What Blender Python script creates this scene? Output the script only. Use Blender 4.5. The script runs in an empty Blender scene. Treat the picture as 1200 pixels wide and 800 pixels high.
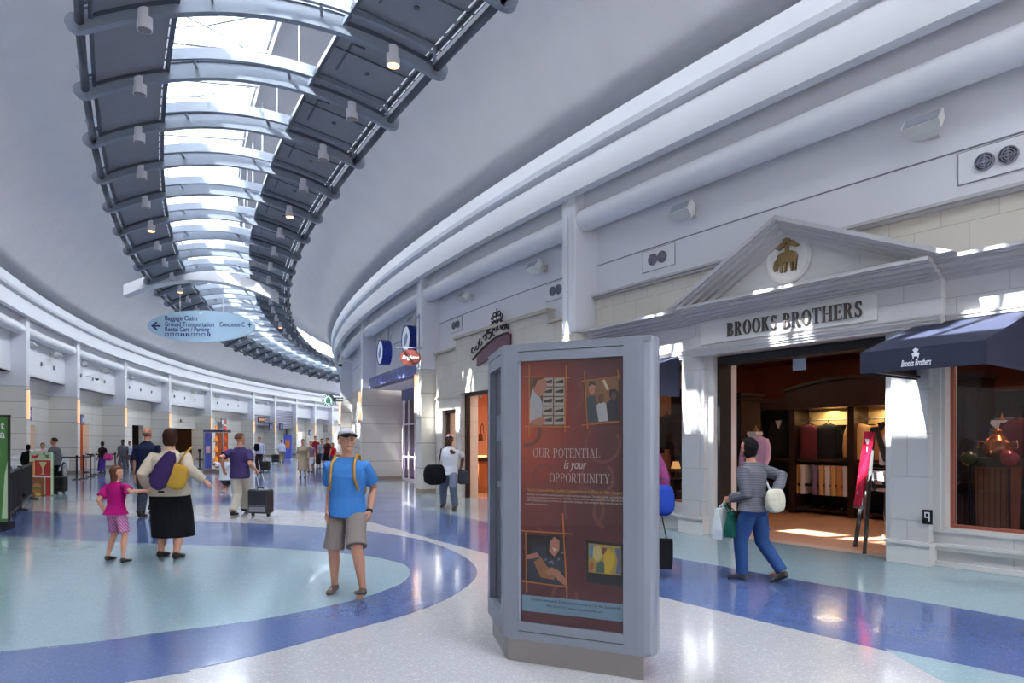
import bpy, math, random
from mathutils import Vector, Matrix, Euler
random.seed(7)
D = bpy.data
SC = bpy.context.scene
COL = SC.collection
rad = math.radians
# ------------------------------------------------------------------ plan of the hall: two concentric arcs
CX, CY = 80.7, 63.8
FO, H0, EYE = 800.0, 517.0, 1.55
def P(R, phi, z=0.0):
    a = rad(phi)
    return Vector((CX - R*math.cos(a), CY - R*math.sin(a), z))
def on_arc(px, R):
    a = (px-600)/FO
    A = a*a+1; B = -2*(CX*a+CY); Cc = CX*CX+CY*CY-R*R
    s = math.sqrt(max(B*B-4*A*Cc, 0))
    ys = [y for y in ((-B-s)/(2*A), (-B+s)/(2*A)) if y > 0]
    Y = ys[0]
    return math.degrees(math.atan2(CY-Y, CX-a*Y)), Y
def arc_pt(px, py, R):
    ph, Y = on_arc(px, R)
    return ph, EYE+(H0-py)/FO*Y
def gp(px, py):
    Y = FO*EYE/(py-H0)
    return Vector(((px-600)/FO*Y, Y, 0))
def at_depth(px, py, Y):
    return Vector(((px-600)/FO*Y, Y, EYE+(H0-py)/FO*Y))
class Frame:
    """x runs along the wall as read from the hall, y into the wall, z up"""
    def __init__(s, R, phi, side='right', z=0.0):
        s.o = P(R, phi, z); s.rz = rad(phi-90 if side == 'right' else phi+90)
        s.m = Matrix.Translation(s.o) @ Matrix.Rotation(s.rz, 4, 'Z')
        s.x = Vector((math.cos(s.rz), math.sin(s.rz), 0)); s.y = Vector((-s.x.y, s.x.x, 0))
    def hit(s, px, py, d=0.0):
        """where the line of sight meets the upright plane y = d of this frame: (x, z)"""
        r = Vector(((px-600)/FO, 1.0, (H0-py)/FO)); e = Vector((0, 0, EYE))
        q = s.o + s.y*d
        t = (q-e).dot(s.y)/r.dot(s.y)
        h = e+r*t-s.o
        return h.dot(s.x), h.z
    def hx(s, px, d=0.0): return s.hit(px, 500, d)[0]
# ------------------------------------------------------------------ materials
def lin(c):
    out = []
    for v in c[:3]:
        v = v/255.0
        out.append(v/12.92 if v <= 0.04045 else ((v+0.055)/1.055)**2.4)
    return (*out, 1.0)
MATS = {}
def mat(name, col, rough=0.6, metal=0.0, var=0.0, vscale=6.0, bump=0.0, bscale=60.0, emit=0.0, ecol=None, trans=0.0, coat=0.0, spec=0.5):
    if name in MATS: return MATS[name]
    m = D.materials.new(name); m.use_nodes = True
    nt = m.node_tree; b = nt.nodes['Principled BSDF']
    c = lin(col)
    b.inputs['Base Color'].default_value = c
    b.inputs['Roughness'].default_value = rough
    b.inputs['Metallic'].default_value = metal
    b.inputs['Specular IOR Level'].default_value = spec
    b.inputs['Coat Weight'].default_value = coat
    if trans: b.inputs['Transmission Weight'].default_value = trans
    if emit:
        b.inputs['Emission Color'].default_value = lin(ecol or col); b.inputs['Emission Strength'].default_value = emit
    if var or bump:
        tc = nt.nodes.new('ShaderNodeTexCoord'); n = nt.nodes.new('ShaderNodeTexNoise')
        n.inputs['Scale'].default_value = vscale; n.inputs['Detail'].default_value = 4
        nt.links.new(tc.outputs['Object'], n.inputs['Vector'])
        if var:
            mx = nt.nodes.new('ShaderNodeMix'); mx.data_type = 'RGBA'
            mx.inputs['A'].default_value = tuple(min(1, v*(1-var)) for v in c[:3])+(1,)
            mx.inputs['B'].default_value = tuple(min(1, v*(1+var)) for v in c[:3])+(1,)
            nt.links.new(n.outputs['Fac'], mx.inputs['Factor'])
            nt.links.new(mx.outputs['Result'], b.inputs['Base Color'])
        if bump:
            n2 = nt.nodes.new('ShaderNodeTexNoise'); n2.inputs['Scale'].default_value = bscale
            nt.links.new(tc.outputs['Object'], n2.inputs['Vector'])
            bp = nt.nodes.new('ShaderNodeBump'); bp.inputs['Strength'].default_value = bump; bp.inputs['Distance'].default_value = 0.02
            nt.links.new(n2.outputs['Fac'], bp.inputs['Height']); nt.links.new(bp.outputs['Normal'], b.inputs['Normal'])
    MATS[name] = m
    return m
def mth(nt, op, a, b=None, c=None):
    n = nt.nodes.new('ShaderNodeMath'); n.operation = op
    for i, v in enumerate((a, b, c)):
        if v is None: continue
        if isinstance(v, (int, float)): n.inputs[i].default_value = v
        else: nt.links.new(v, n.inputs[i])
    return n.outputs[0]
def stone(name, col, joint, bw, rh, Rr, rough=0.45, msize=0.012, offset=0.0):
    """slabs laid along the curved wall"""
    m = mat(name, col, rough); nt = m.node_tree; b = nt.nodes['Principled BSDF']
    g = nt.nodes.new('ShaderNodeNewGeometry'); s = nt.nodes.new('ShaderNodeSeparateXYZ')
    nt.links.new(g.outputs['Position'], s.inputs[0])
    a = mth(nt, 'ARCTAN2', mth(nt, 'SUBTRACT', CY, s.outputs[1]), mth(nt, 'SUBTRACT', CX, s.outputs[0]))
    u = mth(nt, 'MULTIPLY', a, Rr)
    cb = nt.nodes.new('ShaderNodeCombineXYZ'); nt.links.new(u, cb.inputs[0]); nt.links.new(s.outputs[2], cb.inputs[1])
    br = nt.nodes.new('ShaderNodeTexBrick'); nt.links.new(cb.outputs[0], br.inputs['Vector'])
    c = lin(col)
    br.inputs['Color1'].default_value = c
    br.inputs['Color2'].default_value = tuple(v*.93 for v in c[:3])+(1,)
    br.inputs['Mortar'].default_value = lin(joint)
    br.inputs['Scale'].default_value = 1.0; br.inputs['Mortar Size'].default_value = msize
    br.inputs['Brick Width'].default_value = bw; br.inputs['Row Height'].default_value = rh; br.offset = offset
    nt.links.new(br.outputs['Color'], b.inputs['Base Color'])
    return m
def terrazzo(name, col, fleck):
    m = mat(name, col, 0.13, coat=0.15); nt = m.node_tree; b = nt.nodes['Principled BSDF']
    g = nt.nodes.new('ShaderNodeNewGeometry')
    v = nt.nodes.new('ShaderNodeTexVoronoi'); v.inputs['Scale'].default_value = 90
    nt.links.new(g.outputs['Position'], v.inputs['Vector'])
    n = nt.nodes.new('ShaderNodeTexNoise'); n.inputs['Scale'].default_value = 1.1; n.inputs['Detail'].default_value = 3
    nt.links.new(g.outputs['Position'], n.inputs['Vector'])
    s = nt.nodes.new('ShaderNodeSeparateColor'); nt.links.new(v.outputs['Color'], s.inputs[0])
    r = nt.nodes.new('ShaderNodeValToRGB'); c = lin(col)
    cr = r.color_ramp; cr.interpolation = 'CONSTANT'
    cr.elements[0].color = tuple(x*.93 for x in c[:3])+(1,)
    cr.elements[1].position = .93; cr.elements[1].color = lin(fleck)
    e = cr.elements.new(.3); e.color = c
    e = cr.elements.new(.7); e.color = tuple(min(1, x*1.05) for x in c[:3])+(1,)
    nt.links.new(s.outputs[0], r.inputs[0])
    nt.links.new(r.outputs[0], b.inputs['Base Color'])
    rr = nt.nodes.new('ShaderNodeMapRange'); rr.inputs['To Min'].default_value = .09; rr.inputs['To Max'].default_value = .2
    nt.links.new(n.outputs['Fac'], rr.inputs['Value']); nt.links.new(rr.outputs[0], b.inputs['Roughness'])
    n2 = nt.nodes.new('ShaderNodeTexNoise'); n2.inputs['Scale'].default_value = 3.0
    nt.links.new(g.outputs['Position'], n2.inputs['Vector'])
    bp = nt.nodes.new('ShaderNodeBump'); bp.inputs['Strength'].default_value = .08; bp.inputs['Distance'].default_value = .02
    nt.links.new(n2.outputs['Fac'], bp.inputs['Height']); nt.links.new(bp.outputs['Normal'], b.inputs['Normal'])
    return m
def glass(name, tint=(255, 255, 255), gloss=0.08, rough=0.0):
    """a thin clear pane"""
    if name in MATS: return MATS[name]
    m = D.materials.new(name); m.use_nodes = True; nt = m.node_tree; nt.nodes.clear()
    o = nt.nodes.new('ShaderNodeOutputMaterial'); mx = nt.nodes.new('ShaderNodeMixShader')
    t = nt.nodes.new('ShaderNodeBsdfTransparent'); t.inputs[0].default_value = lin(tint)
    g = nt.nodes.new('ShaderNodeBsdfGlossy'); g.inputs['Roughness'].default_value = rough
    f = nt.nodes.new('ShaderNodeLayerWeight'); f.inputs[0].default_value = .5
    nt.links.new(mth(nt, 'MULTIPLY_ADD', mth(nt, 'POWER', f.outputs['Facing'], 5.0), .5, .02+gloss*.4), mx.inputs[0])
    nt.links.new(t.outputs[0], mx.inputs[1]); nt.links.new(g.outputs[0], mx.inputs[2]); nt.links.new(mx.outputs[0], o.inputs[0])
    MATS[name] = m
    return m
# ------------------------------------------------------------------ mesh collector
class MB:
    def __init__(s): s.v = []; s.f = []; s.mi = []; s.sm = []; s.cur = 0; s.smooth = False
    def add(s, vs, fs, m=None):
        n = len(s.v); s.v += [Vector(v) for v in vs]
        for f in fs:
            s.f.append([i+n for i in f]); s.mi.append(s.cur); s.sm.append(s.smooth)
        return s
    def box(s, x0, x1, y0, y1, z0, z1, m=None):
        vs = [Vector((x, y, z)) for z in (z0, z1) for y in (y0, y1) for x in (x0, x1)]
        if m: vs = [m @ v for v in vs]
        return s.add(vs, [(0, 2, 3, 1), (4, 5, 7, 6), (0, 1, 5, 4), (2, 6, 7, 3), (0, 4, 6, 2), (1, 3, 7, 5)])
    def bar(s, a, b, w, h, up=(0, 0, 1)):
        a = Vector(a); b = Vector(b); d = (b-a).normalized(); u = Vector(up)
        if abs(d.dot(u)) > .98: u = Vector((1, 0, 0))
        r = d.cross(u).normalized(); u = r.cross(d)
        vs = [p+r*(sx*w/2)+u*(sz*h/2) for p in (a, b) for sx, sz in ((-1, -1), (1, -1), (1, 1), (-1, 1))]
        return s.add(vs, [(0, 1, 2, 3), (7, 6, 5, 4), (0, 4, 5, 1), (1, 5, 6, 2), (2, 6, 7, 3), (3, 7, 4, 0)])
    def tube(s, path, r, n=8, caps=True, sx=1.0):
        """a swept round tube; r is a number or one radius per point"""
        path = [Vector(p) for p in path]; k = len(path)
        rs = [r]*k if isinstance(r, (int, float)) else r
        rings = []; prev = None
        for i, p in enumerate(path):
            d = (path[min(i+1, k-1)]-path[max(i-1, 0)]).normalized()
            u = prev if prev is not None else (Vector((0, 0, 1)) if abs(d.z) < .95 else Vector((1, 0, 0)))
            u = (u-d*u.dot(d)).normalized(); prev = u; w = d.cross(u)
            rings.append([p+(u*math.cos(t)+w*math.sin(t)*sx)*rs[i] for t in [2*math.pi*j/n for j in range(n)]])
        return s.loft(rings, caps)
    def loft(s, rings, caps=True):
        n = len(rings[0]); vs = [v for r in rings for v in r]; fs = []
        for i in range(len(rings)-1):
            for j in range(n):
                a, b = i*n+j, i*n+(j+1) % n
                fs.append((a, b, b+n, a+n))
        if caps: fs += [tuple(range(n-1, -1, -1)), tuple(range((len(rings)-1)*n, len(rings)*n))]
        return s.add(vs, fs)
    def cyl(s, a, b, r, n=16, r2=None): return s.tube([a, b], [r, r if r2 is None else r2], n)
    def lathe(s, prof, o=(0, 0, 0), n=20, ax=None):
        o = Vector(o); m = Matrix.Identity(3)
        if ax is not None: m = Vector((0, 0, 1)).rotation_difference(Vector(ax)).to_matrix()
        rings = [[o+m @ Vector((r*math.cos(t), r*math.sin(t), z)) for t in [2*math.pi*j/n for j in range(n)]] for r, z in prof]
        return s.loft(rings, True)
    def ball(s, c, r, n=12, m=8):
        c = Vector(c); r = Vector(r) if not isinstance(r, (int, float)) else Vector((r, r, r))
        prof = [-math.pi/2+math.pi*(i+.02)/(m+.04)*1.0 for i in range(m+1)]
        rings = [[c+Vector((r.x*math.cos(a)*math.cos(t), r.y*math.cos(a)*math.sin(t), r.z*math.sin(a))) for t in [2*math.pi*j/n for j in range(n)]] for a in prof]
        return s.loft(rings, True)
    def prism(s, poly, y0, y1, m=None, flat='xz'):
        """polygon (a, b) in xz extruded along y, or in xy extruded along z"""
        n = len(poly)
        area = sum(poly[i][0]*poly[(i+1) % n][1]-poly[(i+1) % n][0]*poly[i][1] for i in range(n))
        if area < 0: poly = poly[::-1]
        if flat == 'xz': vs = [Vector((a, y, b)) for y in (y0, y1) for a, b in poly]
        else: vs = [Vector((a, b, z)) for z in (y1, y0) for a, b in poly]
        if m: vs = [m @ v for v in vs]
        fs = [tuple(range(n)), tuple(range(2*n-1, n-1, -1))]
        for i in range(n): j = (i+1) % n; fs.append((j, i, i+n, j+n))
        return s.add(vs, fs)
    def arc(s, prof, p0, p1, step=0.5):
        """closed profile [(R, z)] swept along the hall from angle p0 to p1"""
        k = max(1, int(math.ceil(abs(p1-p0)/step)))
        return s.loft([[P(R, p0+(p1-p0)*i/k, z) for R, z in prof] for i in range(k+1)], True)
    def build(s, name, mats, parent=None, world=False, smooth=None):
        me = D.meshes.new(name)
        vs = s.v
        if parent is not None and world:
            inv = FM[parent.name].inverted(); vs = [inv @ v for v in vs]
        me.from_pydata([tuple(v) for v in vs], [], s.f)
        for m in (mats if isinstance(mats, (list, tuple)) else [mats]): me.materials.append(m)
        me.polygons.foreach_set('material_index', s.mi)
        me.polygons.foreach_set('use_smooth', [smooth if smooth is not None else q for q in s.sm])
        me.validate(); me.update()
        import bmesh
        bm = bmesh.new(); bm.from_mesh(me); bmesh.ops.recalc_face_normals(bm, faces=bm.faces); bm.to_mesh(me); bm.free()
        o = D.objects.new(name, me); COL.objects.link(o)
        if parent is not None: o.parent = parent
        return o
FM = {}
def tag(o, label=None, cat=None, group=None, kind=None):
    if label: o['label'] = label
    if cat: o['category'] = cat
    if group: o['group'] = group
    if kind: o['kind'] = kind
    return o
def thing(name, label, cat, m=None, group=None):
    o = D.objects.new(name, None); COL.objects.link(o)
    m = m if m is not None else Matrix.Identity(4)
    if isinstance(m, Frame): m = m.m
    if isinstance(m, Vector): m = Matrix.Translation(m)
    o.matrix_world = m; FM[o.name] = m.copy(); o.empty_display_size = .1
    return tag(o, label, cat, group)
def struct(o): o['kind'] = 'structure'; return o
KIDS = {}
def copy_tree(o, m, label=None, group=None):
    c = o.copy(); COL.objects.link(c); c.matrix_world = m; FM[c.name] = m.copy()
    if label: c['label'] = label
    if group: c['group'] = group
    def rec(src, dst):
        for ch in [x for x in src.children]:
            d = ch.copy(); COL.objects.link(d); d.parent = dst; rec(ch, d)
    rec(o, c)
    return c
ORD = ['nearest', 'second', 'third', 'fourth', 'fifth', 'sixth', 'seventh', 'eighth', 'ninth', 'tenth', 'eleventh', 'twelfth', 'thirteenth', 'fourteenth', 'fifteenth', 'sixteenth', 'seventeenth', 'eighteenth', 'nineteenth', 'twentieth'] + \
      ['twenty-'+w for w in ('first', 'second', 'third', 'fourth', 'fifth', 'sixth', 'seventh', 'eighth', 'ninth')] + ['thirtieth'] + ['thirty-'+w for w in ('first', 'second', 'third', 'fourth', 'fifth', 'sixth', 'seventh', 'eighth', 'ninth')] + ['fortieth']
# ------------------------------------------------------------------ lettering
TXT = {}
def text_mesh(s, size, depth=0.004, shear=0.0, bold=0.0):
    cu = D.curves.new('lettering', 'FONT'); cu.body = s; cu.size = size; cu.extrude = depth; cu.shear = shear; cu.offset = bold
    cu.align_x = 'CENTER'; cu.align_y = 'CENTER'; cu.resolution_u = 3
    o = D.objects.new('lettering', cu); COL.objects.link(o)
    me = D.meshes.new_from_object(o.evaluated_get(bpy.context.evaluated_depsgraph_get()))
    D.objects.remove(o); D.curves.remove(cu)
    return me
def add_text(mb, s, size, m, depth=0.004, shear=0.0, width=None, bold=0.0):
    """writes s centred on m's origin, in m's xz plane, facing -y"""
    me = text_mesh(s, size, depth, shear, bold)
    vs = [v.co.copy() for v in me.vertices]
    sx = 1.0
    if width and vs:
        w = max(v.x for v in vs)-min(v.x for v in vs); sx = width/w
    mb.add([m @ Vector((v.x*sx, -v.z, v.y)) for v in vs], [tuple(p.vertices) for p in me.polygons])
    D.meshes.remove(me)
def arcpoly(cx, cy, rx, ry, a0, a1, tx, ty, n=12):
    """quads of a bowl whose stroke is tx thick at the sides, ty at top and bottom"""
    q = []
    for i in range(n):
        pts = []
        for a in (a0+(a1-a0)*i/n, a0+(a1-a0)*(i+1)/n):
            a = rad(a); pts.append(((cx+rx*math.cos(a), cy+ry*math.sin(a)), (cx+(rx-tx)*math.cos(a), cy+(ry-ty)*math.sin(a))))
        q.append([pts[0][0], pts[1][0], pts[1][1], pts[0][1]])
    return q
def R4(x0, x1, y0, y1): return [[(x0, y0), (x1, y0), (x1, y1), (x0, y1)]]
def glyph(ch, T=.17, t=.06):
    sf, sh = .06, .05
    def stem(x): return R4(x, x+T, 0, 1)+R4(x-sf, x+T+sf, 0, sh)+R4(x-sf, x+T+sf, 1-sh, 1)
    def thin(x): return R4(x, x+t, 0, 1)+R4(x-sf, x+t+sf, 0, sh)+R4(x-sf, x+t+sf, 1-sh, 1)
    def diag(x0, x1, w, y0=0, y1=1): return [[(x0, y0), (x0+w, y0), (x1+w, y1), (x1, y1)]]
    if ch == 'B': return .68, stem(.08)+arcpoly(.3, .745, .27, .255, -90, 90, T*.9, t)+arcpoly(.3, .265, .33, .265, -90, 90, T, t)+R4(.2, .31, 1-t, 1)+R4(.2, .31, 0, t)+R4(.2, .31, .49, .49+t)
    if ch == 'R': return .74, stem(.08)+arcpoly(.3, .735, .28, .265, -90, 90, T*.9, t)+R4(.2, .31, 1-t, 1)+R4(.2, .31, .47, .47+t)+diag(.5, .3, T, 0, .5)+R4(.46, .76, 0, sh)
    if ch == 'P': return .64, stem(.08)+arcpoly(.3, .72, .28, .28, -90, 90, T*.9, t)+R4(.2, .31, 1-t, 1)+R4(.2, .31, .44, .44+t)
    if ch == 'O': return .78, arcpoly(.39, .5, .35, .51, 0, 360, T, t, 24)
    if ch == 'K': return .74, stem(.08)+diag(.2, .52, t*1.3, .4, 1)+diag(.52, .26, T, 0, .58)+R4(.46, .78, 0, sh)+R4(.46, .72, 1-sh, 1)
    if ch == 'S': return .56, arcpoly(.28, .745, .22, .265, 25, 245, T*.8, t*1.3)+arcpoly(.28, .26, .24, .27, -155, 65, T*.8, t*1.3)+diag(.36, .12, T*.9, .4, .62)+R4(.44, .49, .72, .98)+R4(.05, .1, .02, .3)
    if ch == 'T': return .68, R4(.26, .26+T, 0, 1)+R4(.18, .51, 0, sh)+R4(.02, .66, 1-t, 1)+R4(.02, .06, .78, 1)+R4(.62, .66, .78, 1)
    if ch == 'H': return .82, stem(.08)+stem(.57)+R4(.2, .6, .48, .48+t)
    if ch == 'E': return .64, stem(.08)+R4(.2, .58, 1-t, 1)+R4(.2, .6, 0, t)+R4(.2, .46, .48, .48+t)+R4(.55, .59, .78, 1)+R4(.57, .61, 0, .24)+R4(.44, .48, .4, .62)
    if ch == 'U': return .78, R4(.1, .1+T, .25, 1)+R4(.04, .33, 1-sh, 1)+R4(.62, .62+t, .25, 1)+R4(.55, .75, 1-sh, 1)+arcpoly(.39, .27, .29, .28, 180, 360, T*.8, t)
    if ch == 'N': return .82, R4(.12, .12+t, 0, 1)+R4(.04, .26, 0, sh)+R4(.04, .2, 1-sh, 1)+diag(.62, .1, T, 0, 1)+R4(.68, .68+t, 0, 1)+R4(.6, .8, 1-sh, 1)
    if ch == 'I': return .36, stem(.1)
    if ch == 'A': return .76, diag(.06, .36, t, 0, 1)+diag(.54, .28, T, 0, 1)+R4(.2, .56, .3, .3+t)+R4(0, .2, 0, sh)+R4(.46, .76, 0, sh)
    if ch == 'L': return .6, stem(.08)+R4(.2, .58, 0, t)+R4(.54, .58, 0, .24)
    if ch == 'Y': return .72, R4(.28, .28+T, 0, .5)+diag(.28, .04, T, .45, 1)+diag(.4, .58, t, .45, 1)+R4(.2, .52, 0, sh)+R4(0, .26, 1-sh, 1)+R4(.5, .7, 1-sh, 1)
    return .3, []
def add_serif(mb, s, height, m, width, depth=.012, T=.17, t=.06, gap=.06):
    """capitals with serifs, centred on m's origin in its xz plane, standing depth proud towards -y"""
    x = 0; items = []
    for ch in s:
        if ch == ' ': x += .42; continue
        w, polys = glyph(ch, T, t); items.append((x, polys)); x += w+gap
    x -= gap; sx = width/x
    for k, (x0, polys) in enumerate(items):
        for j, pl in enumerate(polys):
            e = depth*(1+.002*j)
            mb.prism([((x0+a-x/2)*sx, (b-.5)*height) for a, b in pl], -e, 0, m)
MASK_EDGE = 101.0
MASK0, MASKW = 48.45, 1.06  # start angle and width of the added sun-masking strips
WORLD, SUN_T, SUN_K, SUN_E, SKYN, SKY_E, EXPO = 3.6, -0.2, 1.22, 60, 22, 2700, -0.2
# ================================================================== MATERIALS
white = mat('white_paint', (226, 226, 230), .5, var=.03, vscale=.6)
white2 = mat('white_trim', (230, 230, 233), .45)
colpaint = mat('column_paint', (220, 221, 228), .45)
ceilm = mat('ceiling_plaster', (204, 200, 201), .7, var=.07, vscale=1.1, bump=.4, bscale=7)
tile = stone('cream_wall_panels', (220, 217, 208), (172, 168, 160), 1.9, .62, 106.4, .35, .014)
tile_r = stone('cream_column_panels', (216, 212, 203), (160, 156, 150), 6, .75, 94, .35, .014)
lime = stone('limestone_facade', (206, 200, 188), (178, 170, 158), .62, .42, 93.5, .55, .006, .5)
lime2 = stone('pale_stone_facade', (200, 198, 198), (172, 170, 170), 1.1, .55, 93.5, .5, .006, .5)
plain_stone = mat('smooth_pale_stone', (208, 206, 204), .5, var=.03, vscale=2)
stone_trim = mat('grey_stone_moulding', (184, 181, 182), .5)
steel = mat('grey_blue_painted_steel', (136, 144, 156), .4, .1)
steel_dk = mat('dark_steel_edge', (82, 90, 102), .4, .2)
darkmetal = mat('dark_metal', (30, 30, 34), .4, .5)
blackm = mat('matt_black', (14, 14, 16), .6)
wood_dk = mat('dark_mahogany', (40, 20, 16), .35, var=.3, vscale=4, coat=.2)
wood_md = mat('varnished_oak', (150, 88, 44), .35, var=.25, vscale=5)
terra = mat('terracotta_paint', (176, 104, 74), .7)
shopfloor = mat('shop_floor_stone', (190, 140, 112), .4, var=.1, vscale=2)
navy = mat('navy_awning_canvas', (27, 32, 56), .8, bump=.1, bscale=120)
gold = mat('aged_gold', (128, 104, 66), .45, .5)
lettergrey = mat('grey_bronze_letters', (84, 76, 74), .4, .3)
chrome = mat('brushed_aluminium', (170, 172, 178), .3, .9)
clear = glass('clear_glass')
dimglass = glass('shop_window_glass', (205, 205, 210), .05)
skyglass = glass('skylight_glass', (240, 245, 250), 0)
f_white = terrazzo('white_terrazzo', (174, 172, 175), (192, 191, 194))
f_blue = terrazzo('blue_terrazzo', (78, 97, 142), (96, 112, 152))
f_aqua = terrazzo('aqua_terrazzo', (140, 162, 171), (154, 174, 182))
warm_lamp = mat('warm_lamp_glow', (255, 190, 130), emit=6, ecol=(255, 176, 110))
sconce_m = mat('sconce_diffuser', (255, 200, 150), emit=1.3, ecol=(255, 178, 128))
lamp_dull = mat('lamp_reflector', (150, 145, 140), .3, .6)
# ================================================================== FLOOR
PH0, PH1 = -26, 50
mb = MB(); mb.arc([(86, 0), (114, 0), (114, -.2), (86, -.2)], PH0, PH1, 1)
struct(mb.build('floor', f_white))
def inlay(pts, m, z, name='floor_inlay'):
    mb = MB(); mb.prism([(p.x, p.y) for p in pts], 0, z, flat='xy'); return struct(mb.build(name, m))
def smoothpts(pts, n=5):
    out = []
    for i in range(len(pts)-1):
        p0 = pts[max(i-1, 0)]; p1 = pts[i]; p2 = pts[i+1]; p3 = pts[min(i+2, len(pts)-1)]
        for j in range(n):
            t = j/n
            out.append(.5*((2*p1)+(p2-p0)*t+(2*p0-5*p1+4*p2-p3)*t*t+(3*p1-p0-3*p2+p3)*t**3))
    return out+[pts[-1]]
# blue band and aqua margin along the right-hand shops
def strip(R0, R1, p0, p1, m, z, name='floor_inlay'):
    mb = MB(); mb.arc([(R0, z), (R1, z), (R1, 0), (R0, 0)], p0, p1, .5); return struct(mb.build(name, m))
Rb = sum(math.hypot(CX-gp(x, y).x, CY-gp(x, y).y) for x, y in ((792, 654), (845, 664.5), (900, 674), (1000, 689)))/4
Ra = sum(math.hypot(CX-gp(x, y).x, CY-gp(x, y).y) for x, y in ((764, 700), (900, 732), (1037, 760), (1157, 785)))/4
strip(Rb, Ra, 28.5, 50, f_blue, .002)
strip(93.2, Rb, 30, 50, f_aqua, .002)
strip(93.2, 94.6, -26, 30, f_aqua, .002)
g = [gp(1037, 760), gp(1157, 785), gp(1300, 815), P(Ra, 44), P(Ra+2.2, 44), gp(1107, 799), gp(1072, 780)]
inlay(g, f_aqua, .0021)
# beyond the white ring: blue field across the hall, with pale wedges, out to the aqua margins
far = [gp(*q) for q in ((571.5, 639.5), (549, 628.4), (510, 617), (468, 609), (432, 605), (380, 600), (318, 596), (280, 592.4), (228, 590), (150, 587.5), (30, 585.5), (-60, 584))]
far = smoothpts(far)
edge = [P(106.9, a) for a in [32+(-14-32)*i/40 for i in range(41)]]
far = [q for q in far if math.hypot(CX-q.x, CY-q.y) < 106.9]
field = far+[P(106.9, a) for a in [27-i*1.0 for i in range(52)]]+[P(94.6, -24+i) for i in range(54)]
inlay(field, f_blue, .0015)
for a0, a1, r0, r1 in ((26.5, 24.4, 94.6, 104.5), (21, 18.2, 96, 106.9), (14.5, 10.5, 94.6, 103.5), (6, 1, 96, 106.9), (-5, -10, 94.6, 104)):
    strip(r0, r1, a1, a0, f_aqua, .0022)
# the big oval: white ring is the base floor, then the blue ring and the aqua centre
outer = [(-13.5, 3.0), (-9, 2.0), (-5.5, 2.6)]
outer = [Vector((a, b, 0)) for a, b in outer]+[gp(*q) for q in ((150, 799), (222, 785), (300, 767.6), (360, 752), (420, 735.5), (480, 719), (519, 704), (540, 692), (556, 679), (559, 669), (553, 659), (534, 647), (510, 637.4), (480, 629.6), (426, 621.5), (360, 616.5), (300, 613.5), (222, 610), (150, 605.5), (96, 602.6), (15, 598), (-60, 595))]+[Vector((-19, 16, 0))]
inlay(smoothpts(outer), f_blue, .0025)
inner = [Vector((a, b, 0)) for a, b in ((-15, 6), (-11, 3.9), (-6.6, 4.0))]+[gp(*q) for q in ((0, 763.4), (30, 760.4), (120, 751), (186, 741.5), (300, 726.5), (390, 709), (435, 697.4), (450, 692), (471, 683), (481, 671), (474, 662), (456, 656.6), (426, 651), (360, 645), (300, 641.6), (222, 638.6), (156, 636), (90, 632.3), (6, 627.8), (-60, 625))]+[Vector((-17, 11, 0))]
inlay(smoothpts(inner), f_aqua, .003)
# ================================================================== CEILING VAULT with the skylight slot
OR, OL, OZ, CZ = 98.62, 101.5, 10.9, 7.36
def vz(R):
    u = (OR-R)/(OR-94.3) if R < OR else (R-OL)/(106.1-OL)
    return CZ+(OZ-CZ)*(1-max(0, u)**2.2)
for nm, ra, rb in (('ceiling', 94.3, OR), ('ceiling_left', OL, 106.1)):
    rs = [ra+(rb-ra)*i/14 for i in range(15)]
    mb = MB(); mb.smooth = False
    mb.arc([(r, vz(r)) for r in rs]+[(r, vz(r)+.12) for r in rs[::-1]], PH0, PH1, .5)
    struct(mb.build(nm, ceilm, smooth=True))
for nm, ra in (('trim_skylight_upstand', OR-.1), ('trim_skylight_upstand_left', OL)):
    mb = MB(); mb.arc([(ra, OZ), (ra+.1, OZ), (ra+.1, OZ+.35), (ra, OZ+.35)], PH0, PH1); struct(mb.build(nm, ceilm))
mb = MB(); mb.arc([(OR-.1, OZ+.38), (OL+.1, OZ+.38), (OL+.1, OZ+.40), (OR-.1, OZ+.40)], PH0, PH1); w = mb.build('window_skylight', skyglass); struct(w)
fr = MB()
i = 0; a = PH1
while a > PH0:
    q0, q1 = P(OR, a+.5, OZ+.28), P(OL, a, OZ+.28)
    fr.bar(q0, q1, .09, .16)
    qm = P((OR+OL)/2, a-.35, OZ+.30)
    if i % 2 == 0:
        for q in (P(OR, a+.1-.9, OZ+.30), P(OL, a-.9, OZ+.30), q0+Vector((.1, 0, 0)), q1): fr.bar(qm, q, .05, .05)
    a -= 1.05; i += 1
for r in (OR+.03, OL-.03):
    fr.arc([(r-.03, OZ+.27), (r+.03, OZ+.27), (r+.03, OZ+.37), (r-.03, OZ+.37)], PH0, PH1)
struct(fr.build('window_skylight_mullions', mat('mullion_grey_white', (176, 180, 188), .5), parent=None))
fabm = D.materials.new('sun_mask_fabric'); fabm.use_nodes = True; nt = fabm.node_tree; nt.nodes.clear()
o_ = nt.nodes.new('ShaderNodeOutputMaterial'); tr = nt.nodes.new('ShaderNodeBsdfTranslucent'); tr.inputs[0].default_value = (.85, .88, .93, 1); df = nt.nodes.new('ShaderNodeBsdfDiffuse'); df.inputs[0].default_value = (.85, .88, .93, 1); mx_ = nt.nodes.new('ShaderNodeMixShader'); mx_.inputs[0].default_value = .3
nt.links.new(tr.outputs[0], mx_.inputs[1]); nt.links.new(df.outputs[0], mx_.inputs[2]); nt.links.new(mx_.outputs[0], o_.inputs[0])
a = MASK0; sh = MB()  # translucent strips added above the glass to narrow the sun patches
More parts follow.
